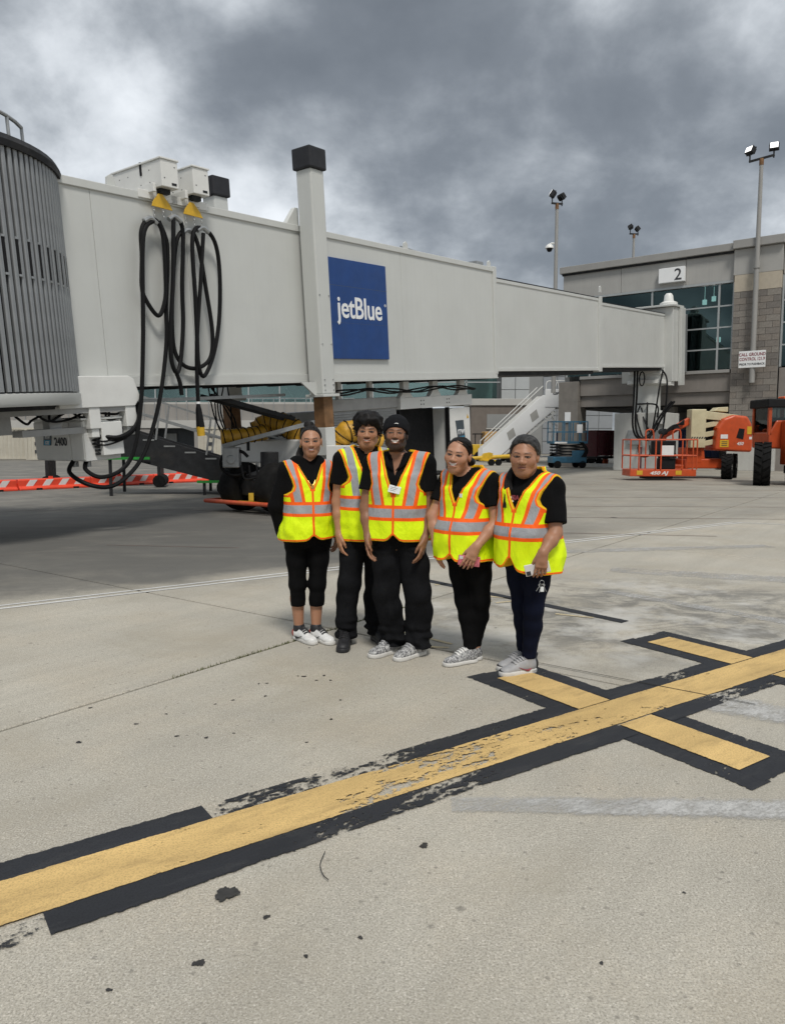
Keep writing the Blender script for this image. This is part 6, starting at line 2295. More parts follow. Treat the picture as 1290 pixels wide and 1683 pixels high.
def head_colors(q, base, f):
    """q: points in head frame. f: feature dict"""
    n = len(q)
    x, y, z = q[:, 0], q[:, 1], q[:, 2]
    ax = np.abs(x)
    c = np.tile(np.array(base), (n, 1))
    front = y < -.035

    def mixc(m, col):
        m = np.clip(m, 0, 1)[:, None]
        c[:] = c * (1 - m) + np.array(col) * m

    def soft(d, w):
        return np.clip(.5 - d / w, 0, 1)
    b = np.array(base)
    # warm cheeks, nose, darker eye hollows
    mixc(front * .15 * np.exp(-(((ax - .04) / .02) ** 2 + ((z + .02) / .018) ** 2)), b * np.array([1.25, .85, .8]))
    mixc(front * .10 * np.exp(-(((ax - .031) / .022) ** 2 + ((z - .004) / .014) ** 2)), b * .55)
    bd = f.get('beard', 0)
    hc = np.array(f.get('hair', (.012, .010, .009)))
    if bd:
        jawline = soft(z - (-.040 + .55 * np.maximum(0, ax - .045)), .012)
        mouth = np.exp(-((x / .030) ** 2 + ((z + .058) / .017) ** 2) ** 2)
        must = np.exp(-((x / .030) ** 2 + ((z + .043) / .007) ** 2) ** 2)
        m = np.clip(np.maximum(jawline * (1 - mouth), must) * (y < .02) * (z > -.125), 0, 1)
        mixc(m * bd, hc)
        sb = soft(-(ax - .058), .01) * (z < .01) * (y < .01) * (z > -.06)
        mixc(sb * bd, hc)
    if f.get('mustache'):
        must = np.exp(-((x / .028) ** 2 + ((z + .0435) / .006) ** 2) ** 2)
        goat = np.exp(-((x / .016) ** 2 + ((z + .088) / .010) ** 2) ** 2)
        mixc(front * np.maximum(must, goat * .5) * f['mustache'], hc)
    # brows
    bz = .0255 + .10 * (ax - .03) - 6 * (ax - .035) ** 2 + f.get('brow', 0)
    th = f.get('browt', .0052)
    m = np.exp(-((z - bz) / th) ** 4) * soft(np.abs(ax - .0315) - .0185, .006) * front
    mixc(m * .80, hc)
    # eyes
    op = f.get('eye', .0052)
    ez = .0022
    e = ((ax - .031) / .0135) ** 2 + ((z - ez) / op) ** 2
    lash = ((ax - .031) / .0165) ** 2 + ((z - ez - .001) / (op + .0030)) ** 2
    mixc(front * np.clip((1.25 - lash) * 4, 0, 1), (.020, .014, .012))
    mixc(front * np.clip((1 - e) * 3, 0, 1), (.30, .27, .25))
    ir = ((ax - .031) / .0078) ** 2 + ((z - ez) / (op + .0005)) ** 2
    mixc(front * np.clip((1 - ir) * 3, 0, 1), (.014, .010, .009))
    # nostril shadows painted into the skin colour
    nn = ((ax - .0085) / .0045) ** 2 + ((z + .0385) / .0030) ** 2
    mixc(front * np.clip((1 - nn) * 2, 0, 1), b * .22)
    # mouth
    sm = f.get('smile', 0)
    zc = -.0585 + (6 + 10 * sm) * x ** 2 * (1 if sm > 0 else -.6)
    w = .026 + .007 * sm
    hgt = .0085 + .0045 * sm
    mm = (x / w) ** 2 + ((z - zc) / hgt) ** 2
    lip = np.array(f.get('lip', b * np.array([1.15, .72, .70])))
    mixc(front * np.clip((1 - mm) * 3, 0, 1), lip)
    op2 = f.get('teeth', 0)
    if op2:
        tt = (x / (w * .82)) ** 2 + ((z - zc - .0005) / op2) ** 2
        mixc(front * np.clip((1 - tt) * 4, 0, 1), (.74, .71, .66))
    else:
        mixc(front * np.exp(-((z - zc) / .0018) ** 2) * soft(ax - w * .95, .004), b * .25)
    return c


def hand_prims(w, d, nrm, side_t, sc=1.0, curl=0.5, spread=0.10, curls=None, thumb_in=0.35):
    """w wrist, d direction to fingers, nrm palm normal (towards the palm side), side_t towards the thumb"""
    d, nrm, t = V3(d), V3(nrm), V3(side_t)
    d /= np.linalg.norm(d)
    nrm = nrm - d * (nrm @ d)
    nrm /= np.linalg.norm(nrm)
    t = t - d * (t @ d) - nrm * (t @ nrm)
    t /= np.linalg.norm(t)
    w = V3(w)
    P = []
    pl = .088 * sc
    offs = (.030, .010, -.010, -.028)
    for o in offs:
        P.append(rcone(w + t * o * .55 * sc, w + d * pl + t * o * sc, .0155 * sc, .0125 * sc, .012))
    P.append(rcone(w - d * .01, w + d * .05 * sc, .026 * sc, .022 * sc, .02))
    lens = ((.042, .026, .020), (.047, .030, .021), (.044, .028, .020), (.034, .021, .018))
    for i, (o, ls) in enumerate(zip(offs, lens)):
        cu = curls[i] if curls else curl * (1 + .12 * i)
        p = w + d * pl + t * o * sc
        an = cu * .55
        dirv = d * math.cos(an) + nrm * math.sin(an) + t * (o / .03) * spread
        r_ = (.0095 - .0008 * (i == 3)) * sc
        for j, l in enumerate(ls):
            dirv /= np.linalg.norm(dirv)
            q = p + dirv * l * sc
            P.append(rcone(p, q, r_, r_ * .90, .0035))
            p = q
            r_ *= .90
            an += cu * (.75, .55, .4)[j]
            dirv = d * math.cos(an) + nrm * math.sin(an) + t * (o / .03) * spread * .6
    # thumb leaves the side of the palm near its base
    p = w + d * .018 * sc + t * .026 * sc
    q = w + d * .058 * sc + t * .047 * sc + nrm * .014 * sc
    P.append(rcone(p, q, .0165 * sc, .0115 * sc, .012))
    q2 = q + (d * .8 - t * (thumb_in - .3) + nrm * .35) * .030 * sc
    P.append(rcone(q, q2, .0112 * sc, .0098 * sc, .004))
    q3 = q2 + (d * .85 - t * thumb_in + nrm * .35) * .024 * sc
    P.append(rcone(q2, q3, .0098 * sc, .0078 * sc, .004))
    return P


def body_table(Ht, bw, bd, belly=0.0, hips=1.0, chest=1.0):
    t = [(.455, .150 * hips, .100, .010), (.50, .168 * hips, .118, .010), (.54, .166 * hips, .118, .005), (.60, .148 + belly * .25, .105 + belly * .6, -belly * .3), (.66, .150, .108 + belly * .3, -belly * .15),
         (.72, .166, .118 * chest, -.004), (.765, .168, .112 * chest, 0), (.80, .150, .090, .008), (.83, .095, .068, .014), (.85, .060, .055, .018)]
    return [(z * Ht, rx * bw, ry * bd, yc) for z, rx, ry, yc in t]


def shoe(parent, pos, yaw, upper, sole, style, L_=0.27, laces='shoe_white', name='shoe'):
    """one shoe; local frame: toe towards -y, heel behind the ankle"""
    k = L_ / .27
    cz, sz = math.cos(yaw), math.sin(yaw)
    Rm = np.array([[cz, -sz, 0], [sz, cz, 0], [0, 0, 1]])
    U = [ell((0, .040, .050), (.037, .040, .052), .02), ell((0, -.040, .048), (.041, .085, .044), .03), ell((.002, -.125, .036), (.044, .070, .032), .03), ell((.003, -.165, .030), (.040, .040, .026), .02),
         rcone((0, .022, .06), (0, .020, .098), .044, .043, .025), ell((0, -.045, .075), (.030, .050, .028), .02)]
    if style == 'boot':
        U.append(rcone((0, .02, .08), (0, .02, .15), .05, .05, .02))
    U = [xform(p, Rm, pos, k) for p in U]
    zb = pos[2]
    root = garment(name, U, .0055, upper, parent, 0.0, cut=lambda X, Y, Z: (zb + .018) - Z)
    S_ = [ell((0, .035, .014), (.040, .045, .05), .02), ell((.001, -.04, .014), (.040, .10, .05), .03), ell((.003, -.13, .014), (.047, .068, .05), .03), ell((.003, -.172, .016), (.040, .040, .05), .02)]
    S_ = [xform(p, Rm, pos, k) for p in S_]
    th = .030 if style != 'air' else .034
    garment('sole', S_, .0055, sole, root, 0.002, cut=lambda X, Y, Z: np.maximum(zb + .001 - Z, Z - (zb + th * k)))
    T = lambda p: tuple(Rm @ (V3(p) * k) + V3(pos))
    m_ = MB()
    for i in range(5):
        y, z = -.018 - .020 * i, (.1125, .1105, .1045, .096, .085)[i]
        m_.tube([T((-.026, y + .008, z - .010)), T((-.010, y, z + .002)), T((.012, y - .006, z + .002)), T((.028, y, z - .010))], .0055, 5)
        m_.tube([T((.026, y + .008, z - .010)), T((.008, y, z + .003)), T((-.012, y - .006, z + .003)), T((-.028, y, z - .010))], .0055, 5)
    tag(m_.build('laces', laces, root, smooth=True), kind='stuff')
    return root, T



def build_person(sp):
    """sp: spec dict. Everything in the person's own frame: facing -y, feet at z=0"""
    Ht, yaw = sp['H'], R(sp['yaw'])
    cyw, syw = math.cos(yaw), math.sin(yaw)

    def L(dx, dy, z):                       # offset seen from the camera side (dx right, dy away) -> own frame
        return V3((cyw * dx + syw * dy, -syw * dx + cyw * dy, z))

    def Ld(v_):
        return L(*v_)
    root = thing('person', sp['label'], 'person', (sp['x'], sp['y'], 0), yaw, 'airport workers in yellow vests')
    tab = body_table(Ht, sp.get('bw', 1), sp.get('bd', 1), sp.get('belly', 0), sp.get('hips', 1), sp.get('chest', 1))
    sw = sp.get('sw', .175)
    sh_z = sp.get('sh', .812) * Ht
    tor = [tablet(tab, .03)]
    shs = []
    for s in (-1, 1):
        shs.append(rcone((s * .055, .014, sh_z + .028), (s * sw, .006, sh_z), .050, .055 * sp.get('arm', 1), .04))
    ar = sp.get('arm', 1)
    arms, sleeves = {}, {}
    hs = sp.get('hand', 1.0)
    hands = []
    for s, key in ((-1, 'R'), (1, 'L')):
        a = V3((s * sw, .006, sh_z - .005))
        e, w = Ld(sp['elb' + key]), Ld(sp['wri' + key])
        arms[key] = [rcone(a, a * .55 + e * .45, .054 * ar, .048 * ar, .03), rcone(a * .55 + e * .45, e, .048 * ar, .040 * ar, .03), rcone(e, e * .62 + w * .38, .040 * ar, .040 * ar, .02), rcone(e * .62 + w * .38, w, .040 * ar, .0265 * (ar * .5 + .5), .02)]
        if 'hd' + key in sp:
            d, nrm, t = (Ld(q) for q in sp['hd' + key])
        else:
            d, nrm, t = (w - e) / np.linalg.norm(w - e) + V3((0, -.1, -.4)), V3((-s, 0, 0)), V3((0, -1, 0))
        hands += hand_prims(w, d, nrm, t, hs, **sp.get('hk' + key, {}))
        arms[key + 'pts'] = (a, e, w)
    legs = {}
    hipz = .50 * Ht
    for s, key in ((-1, 'R'), (1, 'L')):
        h = V3((s * .085 * sp.get('hips', 1), .01, hipz))
        an = Ld(sp['ank' + key])
        kn = (h * .46 + an * .54) + Ld(sp.get('kneeoff' + key, (0, -.02, 0)))
        kn[2] = .275 * Ht
        legs[key] = (h, kn, an)
    lr = sp.get('leg', 1)
    legp = []
    for key in 'RL':
        h, kn, an = legs[key]
        legp += [rcone(h, h * .5 + kn * .5, .082 * lr, .068 * lr, .03), rcone(h * .5 + kn * .5, kn, .068 * lr, .052 * lr, .03), rcone(kn, kn * .68 + an * .32 + V3((0, .018, 0)), .050 * lr, .052 * lr, .025), rcone(kn * .68 + an * .32 + V3((0, .018, 0)), an, .052 * lr, .034, .025),
                 rcone(an, an + V3((0, 0, -.03)), .034, .036, .02)]
    # head
    hsx = sp.get('head', 1.0)
    hc = Ld(sp['hc'])
    Rh = rot3(sp.get('hyaw', 0) - sp['yaw'], sp.get('hpitch', 0), sp.get('hroll', 0))
    hp = [xform(p, Rh, hc, hsx) for p in head_prims(**sp.get('face', {}))]
    nb = V3((0, .016, sh_z + .012))
    top = hc + Rh @ (V3((0, .018, -.06)) * hsx)
    neck = [rcone(nb, top, .056 * sp.get('neck', 1), .053 * sp.get('neck', 1), .03)]
    body = tor + shs + neck + legp + arms['R'] + arms['L'] + hp + hands
    # one continuous skin surface, finer around head and hands
    for p in tor:
        pass
    hz = sorted([sp['wriR'][2], sp['wriL'][2]])
    segs = [(-.02, hz[0] - .24, .010), (hz[0] - .24, hz[1] + .04, .0042), (hz[1] + .04, hc[2] - .15 * hsx, .010), (hc[2] - .15 * hsx, hc[2] + .16 * hsx, .0030)]
    zs = np.concatenate([np.arange(a, b, c) for a, b, c in segs])
    xs, ys, zs = grid_for(body, (.0042, .0046, 1), .03, zs)
    D = field(body, xs, ys, zs)
    # slim the hidden parts so that cloth never shows skin through it
    v_, f_ = surface_nets(D, xs, ys, zs)
    base = np.array(sp['skin'])
    col = np.tile(base, (len(v_), 1))
    q = ((v_ - hc) @ Rh) / hsx
    hm = (q[:, 2] > -.135) & (np.linalg.norm(q, axis=1) < .2)
    col[hm] = head_colors(q[hm], base, sp['feat'])
    # knuckle and elbow pigment
    for p in hands[:0]:
        pass
    vf_mesh('body', v_, f_, 'skin', root, col=col)

    # ---- hair
    sp['hair_fn'](root, hc, Rh, hsx, sp)

    # ---- shirt
    cut_z = .46 * Ht
    sl = sp.get('sleeve', .62)           # fraction of the upper arm; >1 = long sleeves
    shirt = [tablet(tab, .03, .0)] + shs
    for key in 'RL':
        a, e, w = arms[key + 'pts']
        loose = .012 if sl < 1 else .006
        if sl < 1:
            m = a + (e - a) * sl
            shirt.append(rcone(a, m, .056 * ar + loose * .3, .050 * ar + loose, .03))
        else:
            shirt += [rcone(a, e, .056 * ar, .046 * ar + loose, .03), rcone(e, w, .046 * ar + loose, .036 + loose, .03)]
    if sp.get('hood'):
        for k in range(9):
            an = math.pi * (k / 8) * 1.35 - .55
            shirt.append(ell((.088 * math.cos(an), .045 + .075 * math.sin(an) - .02, sh_z + .055 - .01 * math.sin(an)), (.036, .034, .042), .03))
        for s in (-1, 1):
            shirt.append(rcone((s * .075, -.02, sh_z + .05), (s * .045, -.085, sh_z - .06), .028, .016, .02))
    nk = sh_z + .050
    ends = [arms[key + 'pts'] for key in 'RL']

    def shirt_cut(X, Y, Z):
        c = np.maximum(cut_z - Z, -9)
        for a, e, w in ends:
            if sl < 1:
                ax_ = (e - a) / np.linalg.norm(e - a)
                end = a + (e - a) * sl
                d = (X - end[0]) * ax_[0] + (Y - end[1]) * ax_[1] + (Z - end[2]) * ax_[2]
                near = np.sqrt((X - end[0]) ** 2 + (Y - end[1]) ** 2 + (Z - end[2]) ** 2) - .12
                c = np.maximum(c, np.where(near < 0, d, -1))
        if not sp.get('hood'):
            # neckline: ring, lower in front
            nr = np.sqrt(X ** 2 + ((Y - .012) * 1.05) ** 2) - (.070 if not sp.get('polo') else .066)
            low = nk - .02 - sp.get('scoop', .035) * np.clip((-Y) / .06, 0, 1)
            c = np.maximum(c, np.minimum(-nr, Z - low))
            if sp.get('polo'):
                c = np.maximum(c, np.minimum(np.minimum((Z - (sh_z - .085)) * .28 - np.abs(X), -Y - .02), Z - (sh_z - .085)))
        return c
    garment('hoodie' if sp.get('hood') else ('polo_shirt' if sp.get('polo') else 'shirt'), shirt, (.0075, .0075, .0075), sp.get('shirtmat', 'cloth_black'), root, .011, shirt_cut, wrinkle(sp['seed'], .0022, 38, aniso=(1, 1, .7)))
    if sp.get('polo'):
        for s in (-1, 1):
            m_ = MB()
            P_ = [(s * .006, -.118, sh_z - .045), (s * .070, -.100, sh_z - .002), (s * .088, -.030, sh_z + .052), (s * .070, .055, sh_z + .070), (0, .085, sh_z + .074)]
            Q_ = [(s * .030, -.098, sh_z - .010), (s * .060, -.072, sh_z + .040), (s * .068, -.022, sh_z + .078), (s * .056, .045, sh_z + .092), (0, .070, sh_z + .096)]
            a_, b_ = smooth_path(P_, 4), smooth_path(Q_, 4)
            n = len(a_)
            m_.add(a_ + b_, [(i, i + 1, n + i + 1, n + i) for i in range(n - 1)])
            o = m_.build('collar', 'cloth_black', root, smooth=True)
            so = o.modifiers.new('thick', 'SOLIDIFY')
            so.thickness = .006

    # ---- trousers
    pm = sp['pants']
    pr = [tablet([r for r in tab if r[0] < .64 * Ht], .03)]
    for key in 'RL':
        h, kn, an = legs[key]
        r0, r1, r2 = pm['r']
        mid = h * .5 + kn * .5
        end = an + V3((0, 0, pm['end'] - an[2])) if pm['end'] < .15 else kn + (an - kn) * ((kn[2] - pm['end']) / (kn[2] - an[2]))
        calf = kn * .66 + an * .34 + V3((0, .016, 0))
        pr += [rcone(h, mid, r0, (r0 * .45 + r1 * .55), .03), rcone(mid, kn, (r0 * .45 + r1 * .55), r1, .03)]
        if pm['end'] < .15:
            pr += [rcone(kn, calf, r1, pm.get('calf', r1), .03), rcone(calf, end, pm.get('calf', r1), r2, .03)]
        else:
            pr += [rcone(kn, end, r1, r2, .03)]
    ze = pm['end']
    base_wr = wrinkle(sp['seed'] + 5, pm['wr'], 26, aniso=(1, 1, .6))
    ank_wr = wrinkle(sp['seed'] + 9, pm['wr'] * 2.0, 75, aniso=(.25, .25, 1))

    def pw(X, Y, Z):
        return base_wr(X, Y, Z) + ank_wr(X, Y, Z) * np.clip(1 - np.abs(Z - ze - .05) / .16, 0, 1) + .5 * ank_wr(X, Y, Z) * np.clip(1 - np.abs(Z - .5 * Ht + .06) / .08, 0, 1)
    garment(pm['name'], pr, .0075, pm['mat'], root, .006, lambda X, Y, Z: np.maximum(ze - Z, Z - .60 * Ht), pw)

    # ---- vest
    vs = sp['vest']
    ch_z = .74 * Ht
    hem = vs['hem']
    fl = vs.get('flare', .02)
    row = [r for r in tab if abs(r[0] - .72 * Ht) < .01][0]
    dr = [(hem - .02, row[1] - .004 + fl * .5 + vs.get('bx', 0), row[2] + fl + vs.get('by', 0), -.002), (.60 * Ht, row[1] - .010 + fl * .3, row[2] + fl * .8 + vs.get('by', 0), -.004), (.68 * Ht, row[1] - .010, row[2] + .006, -.004), (.755 * Ht, row[1] - .025, row[2] - .012, 0)]
    vp_ = [tablet(tab, .03), tablet(dr, .03, 0, 2.5)] + shs
    vz = vs['v']
    xt, xm = vs.get('xt', sw + .030), vs.get('xm', sw - .022)
    za = .700 * Ht
    nkz = sh_z + .045

    def vest_cut(X, Y, Z):
        ax_ = np.abs(X)
        xa = np.interp(Z, [za, za + .025, za + .06, za + .11, sh_z + .05], [xm + .045, xm + .012, xm, xm + .012, xt])
        arm_ = np.minimum(ax_ - xa, (Z - za) * .8)
        vl = np.clip((Z - vz) / (nkz - vz), 0, 1.5) * vs.get('vw', .075) + .002
        nv = np.minimum(np.minimum(vl - ax_, Z - vz), .02 - Y)
        ring = np.minimum(.072 - np.sqrt(X ** 2 + (Y - .015) ** 2), Z - (nkz - .04))
        he = hem + vs.get('round', .035) * np.exp(-(ax_ / .035) ** 2) * (Y < 0) + vs.get('side', 0) * X
        return np.maximum(np.maximum(arm_, nv), np.maximum(ring, he - Z))

    def za_fn(v2):
        return {'zip': np.where((v2[:, 1] < -.02) & (v2[:, 2] < vz + .01), np.abs(v2[:, 0]), 1.0)}
    vest_mat('vest_' + sp['key'], vs['zb'], vs.get('xb', .10), vs.get('slope', .13), vs.get('gw', .031), vs.get('ow', .024), vs.get('vow', .024))
    vest = garment('safety_vest', vp_, .0058, 'vest_' + sp['key'], root, .026, vest_cut, vest_wr(sp['seed'] + 2, hem, .70 * Ht), True, za_fn)

    # ---- shoes
    for s, key in ((-1, 'R'), (1, 'L')):
        an = legs[key][2]
        fy = R(sp['foot' + key] - sp['yaw'])
        off = V3((math.sin(-fy) * -.02, math.cos(fy) * -.02, 0))
        pos = V3((an[0], an[1], 0)) - V3((-math.sin(fy) * .02, math.cos(fy) * .02, 0))
        sh_ = sp['shoe']
        ro, T = shoe(root, pos, fy, sh_['upper'], sh_['sole'], sh_.get('style', 'run'), sh_.get('L', .27), sh_.get('laces', 'shoe_white'))
        if sh_.get('extra'):
            sh_['extra'](ro, T, s)
    return root, dict(L=L, legs=legs, arms=arms, hc=hc, Rh=Rh, hs=hsx, vest=vest, sh_z=sh_z)


def strands(root, hc, Rh, s, n, end, mat, line, seed=1, off=(1.03, 1.07), rad=.0020, frac=1.0):
    """combed hair: thin locks lying on the skull and running to the bun"""
    rg = np.random.default_rng(seed)
    c0, r0 = V3((0, .018, .030)), V3((.0775, .099, .087))
    T = lambda p: tuple(Rh @ (V3(p) * s) + hc)
    e = (V3(end) - c0) / r0
    e /= np.linalg.norm(e)
    m_ = MB()
    cnt = miss = 0
    while cnt < n:
        d = rg.normal(size=3)
        d /= np.linalg.norm(d)
        p = c0 + d * r0
        lim = float(line(np.array(abs(p[0])), np.array(p[1]), np.array(p[0])))
        if p[2] < lim - rg.uniform(0, .003):
            continue
        cnt += 1
        o = rg.uniform(*off)
        dot = np.clip(d @ e, -.98, .98)
        om = math.acos(dot)
        pts = []
        f1 = frac * rg.uniform(.6, 1)
        for k in range(7):
            t = f1 * k / 6
            q = (math.sin((1 - t) * om) * d + math.sin(t * om) * e) / math.sin(om)
            pts.append(T(c0 + q / np.linalg.norm(q) * r0 * (o if k else 1.0)))
        bad = False
        for q in pts[1:]:
            h = Rh.T @ ((V3(q) - hc) / s)
            if h[2] < float(line(np.array(abs(h[0])), np.array(h[1]), np.array(h[0]))) - .002:
                bad = True
        if bad:
            cnt -= 1
            miss += 1
            if miss > 4000:
                break
            continue
        m_.tube(pts, [rad * .3, rad, rad, rad, rad, rad, rad * .4], 4)
    return tag(m_.build('hair_strands', mat, root, smooth=True), kind='stuff')


# ---- hair styles
def hair_shell(root, hc, Rh, s, name, mat, inf, line, extra=(), amp=.0015, freq=160, step=.0052, taper=1.0):
    """line(ax, y) -> lowest z of the hair in the head frame"""
    P = [ell((0, .018, .030), (.0775, .099, .087), .02)] + list(extra)
    P = [xform(p, Rh, hc, s) for p in P]

    def cut(X, Y, Z):
        x, y, z = (X - hc[0]) / s, (Y - hc[1]) / s, (Z - hc[2]) / s
        a = x * Rh[0, 0] + y * Rh[1, 0] + z * Rh[2, 0]
        b = x * Rh[0, 1] + y * Rh[1, 1] + z * Rh[2, 1]
        c = x * Rh[0, 2] + y * Rh[1, 2] + z * Rh[2, 2]
        return (line(np.abs(a), b, a) - c) * s * .7
    w0 = wrinkle(31, amp, freq, 9)

    def wr(X, Y, Z):
        return w0(X, Y, Z) + (taper * (inf * s + .0045) * np.clip(1 + cut(X, Y, Z) / .012, 0, 1) if taper else 0)
    return garment(name, P, step, mat, root, inf, cut, wr)


def front_line(zs_):
    """hairline height by angle from the front (degrees 0 25 45 60 75 90 105 180)"""
    def fn(ax, y, a):
        ph = np.degrees(np.arctan2(ax, -(y - .018)))
        return np.interp(ph, [0, 25, 45, 60, 75, 90, 105, 180], zs_)
    return fn


def hair_p1(root, hc, Rh, s, sp):
    ex = [ell((-.012, .048, .128), (.036, .034, .026), .012), ell((-.012, .045, .108), (.028, .028, .02), .01)]
    ln = front_line([.081, .077, .055, .024, .002, -.010, -.04, -.085])
    hair_shell(root, hc, Rh, s, 'hair', 'hair_black', .0032, ln, ex, .0018, 150)
    strands(root, hc, Rh, s, 320, (-.012, .05, .125), 'hair_shine', ln, 4)
    # pony tail over the back of the right shoulder
    T = lambda p: tuple(Rh @ (V3(p) * s) + hc)
    for k in range(5):
        o = k * .010
        MB().tube(smooth_path([T((-.03 - o, .085, -.02)), T((-.07 - o, .07, -.10)), T((-.09 - o * .6, .035, -.17)), T((-.10 - o, .03, -.25))], 6), [.014 - .0003 * i for i in range(19)], 7).build('hair_lock', 'hair_black', root, smooth=True)
    m_ = MB()
    for sx in (-1, 1):
        m_.tube([T((sx * .083 + .004 * math.cos(a), .0, -.036 + .006 * math.sin(a))) for a in np.linspace(0, 5.6, 9)], .0016, 5)
    m_.build('earring', 'gold', root, smooth=True)


def tuft_hair(root, T, n, r_in, spread, name, mat, seed, zmin, length=.05, rad=.0045, side=-.02):
    rg = np.random.default_rng(seed)
    m_ = MB()
    c = 0
    while c < n:
        v_ = rg.normal(size=3)
        v_ /= np.linalg.norm(v_)
        p = V3((v_[0] * .085, .020 + v_[1] * .106, .032 + v_[2] * .098))
        lim = zmin if p[1] < -.04 else (side if p[1] < .05 else -.075)
        if p[2] < lim:
            continue
        c += 1
        d = v_ + rg.normal(size=3) * .55 + V3((0, 0, -.12))
        d /= np.linalg.norm(d)
        e = rg.normal(size=3) * .45
        L_ = length * rg.uniform(.5, 1.1)
        p1 = p + d * L_ * .5
        p2 = p1 + (d + e + V3((0, 0, -.25))) / np.linalg.norm(d + e) * L_ * .45
        m_.tube([T(p), T(p1), T(p2)], [rad, rad * .8, rad * .2], 4)
    return m_.build(name, mat, root, smooth=True)


def hair_p2(root, hc, Rh, s, sp):
    def line(ax, y, a):
        f = np.clip((-y - .02) / .05, 0, 1)
        return np.where(y < .03, (-.012) * (1 - f) + (.048 - 4 * ax ** 2 + .010 * np.sin(a * 150)) * f, -.075)
    ex = [ell((0, -.040, .100), (.062, .055, .040), .03), ell((-.05, 0, .075), (.05, .07, .06), .03), ell((.05, 0, .075), (.05, .07, .06), .03), ell((0, .05, .07), (.07, .07, .075), .03), ell((0, -.086, .075), (.055, .022, .022), .02)]
    hair_shell(root, hc, Rh, s, 'hair', 'hair_black', .005, line, ex, .005, 95, taper=0)
    T = lambda p: tuple(Rh @ (V3(p) * s) + hc)
    tuft_hair(root, T, 700, .09, 1, 'hair_curls', 'hair_black', 3, .058, .040, .0042)


def hair_p3(root, hc, Rh, s, sp):
    def line(ax, y, a):
        return .040 - .50 * (y + .08)
    o = hair_shell(root, hc, Rh, s, 'beanie', 'cloth_beanie', .012, line, [ell((0, .03, .055), (.076, .092, .078), .03)], .0012, 120, taper=0)

    def line2(ax, y, a):
        return np.where((.034 - .50 * (y + .08) - .0 < 0), .034 - .50 * (y + .08), .034 - .50 * (y + .08))
    T = lambda p: tuple(Rh @ (V3(p) * s) + hc)
    m_ = MB()
    m_.tube(smooth_path([T((-.008, -.0955, .066)), T((.004, -.0965, .0685)), T((.020, -.0955, .0665))], 4), [.0022, .002, .0022, .0024, .003, .0028, .0024, .002, .001], 5)
    m_.build('cap_mark', 'badge_white', o, smooth=True)


def hair_p4(root, hc, Rh, s, sp):
    line = front_line([.088, .077, .050, .020, -.002, -.016, -.04, -.085])
    ex = [ell((.055, .085, -.045), (.038, .040, .040), .02)]
    hair_shell(root, hc, Rh, s, 'hair', 'hair_black', .004, line, ex, .0012, 170)
    strands(root, hc, Rh, s, 320, (.045, .10, -.045), 'hair_black', line, 5)


def hair_p5(root, hc, Rh, s, sp):
    line = front_line([.081, .077, .056, .026, .002, -.014, -.04, -.085])
    ex = [ell((0, .02, .046), (.074, .092, .074), .03)]
    hair_shell(root, hc, Rh, s, 'hair', 'hair_salt', .005, line, ex, .002, 140)
    strands(root, hc, Rh, s, 330, (0, .11, -.03), 'hair_grey', line, 6, (1.08, 1.17), .0024)
    strands(root, hc, Rh, s, 200, (0, .11, -.03), 'hair_black', line, 7, (1.06, 1.14), .0024)
    # long plait over the right shoulder
    T = lambda p: tuple(Rh @ (V3(p) * s) + hc)
    for k in range(4):
        o = .012 * k
        MB().tube(smooth_path([T((-.03, .085, -.03)), T((-.068 - o * .4, .045, -.09)), T((-.072 - o * .8, -.01, -.15)), T((-.058 - o, -.045, -.22)), T((-.062 - o, -.075, -.30))], 6), [.016 - .0004 * i for i in range(25)], 7).build('hair_lock', 'hair_black', root, smooth=True)

# ---- the five workers, left to right
def swoosh(mat):
    def fn(ro, T, s):
        for sx in (-1, 1):
            m_ = MB()
            pts = [(sx * .0415, .020, .045), (sx * .0425, -.005, .030), (sx * .0445, -.035, .036), (sx * .0435, -.085, .058)]
            m_.tube([T(p) for p in smooth_path(pts, 4)], [.002, .005, .0065, .0075, .008, .0075, .0065, .005, .004, .003, .0025, .0018, .001], 5)
            m_.build('shoe_mark', mat, ro, smooth=True)
    return fn


def red_heel(ro, T, s):
    swoosh('shoe_black')(ro, T, s)
    for nm, mt, c, r_ in (('heel_panel', 'shoe_red', (0, .046, .056), (.0445, .046, .043)), ('toe_seam', 'shoe_white', (0.002, -.125, .038), (.0455, .06, .030))):
        P = [ell(T(c), r_, .01)]
        garment(nm, P, .006, mt, ro)
    P = [rcone(T((0, .02, .09)), T((0, .02, .107)), .0455, .045, .01)]
    garment('collar_lining', P, .006, 'shoe_black', ro)


def air_heel(ro, T, s):
    swoosh('ink_red')(ro, T, s)
    garment('heel_clip', [ell(T((0, .062, .060)), (.036, .022, .05), .01), rcone(T((0, .075, .09)), T((0, .085, .125)), .010, .012, .01)], .006, 'shoe_black', ro)
    garment('toe_guard', [ell(T((.002, -.172, .030)), (.041, .036, .022), .01)], .006, 'shoe_black', ro)
    garment('air_bubble', [ell(T((0, .035, .020)), (.046, .05, .016), .01)], .006, 'grey_paint', ro)


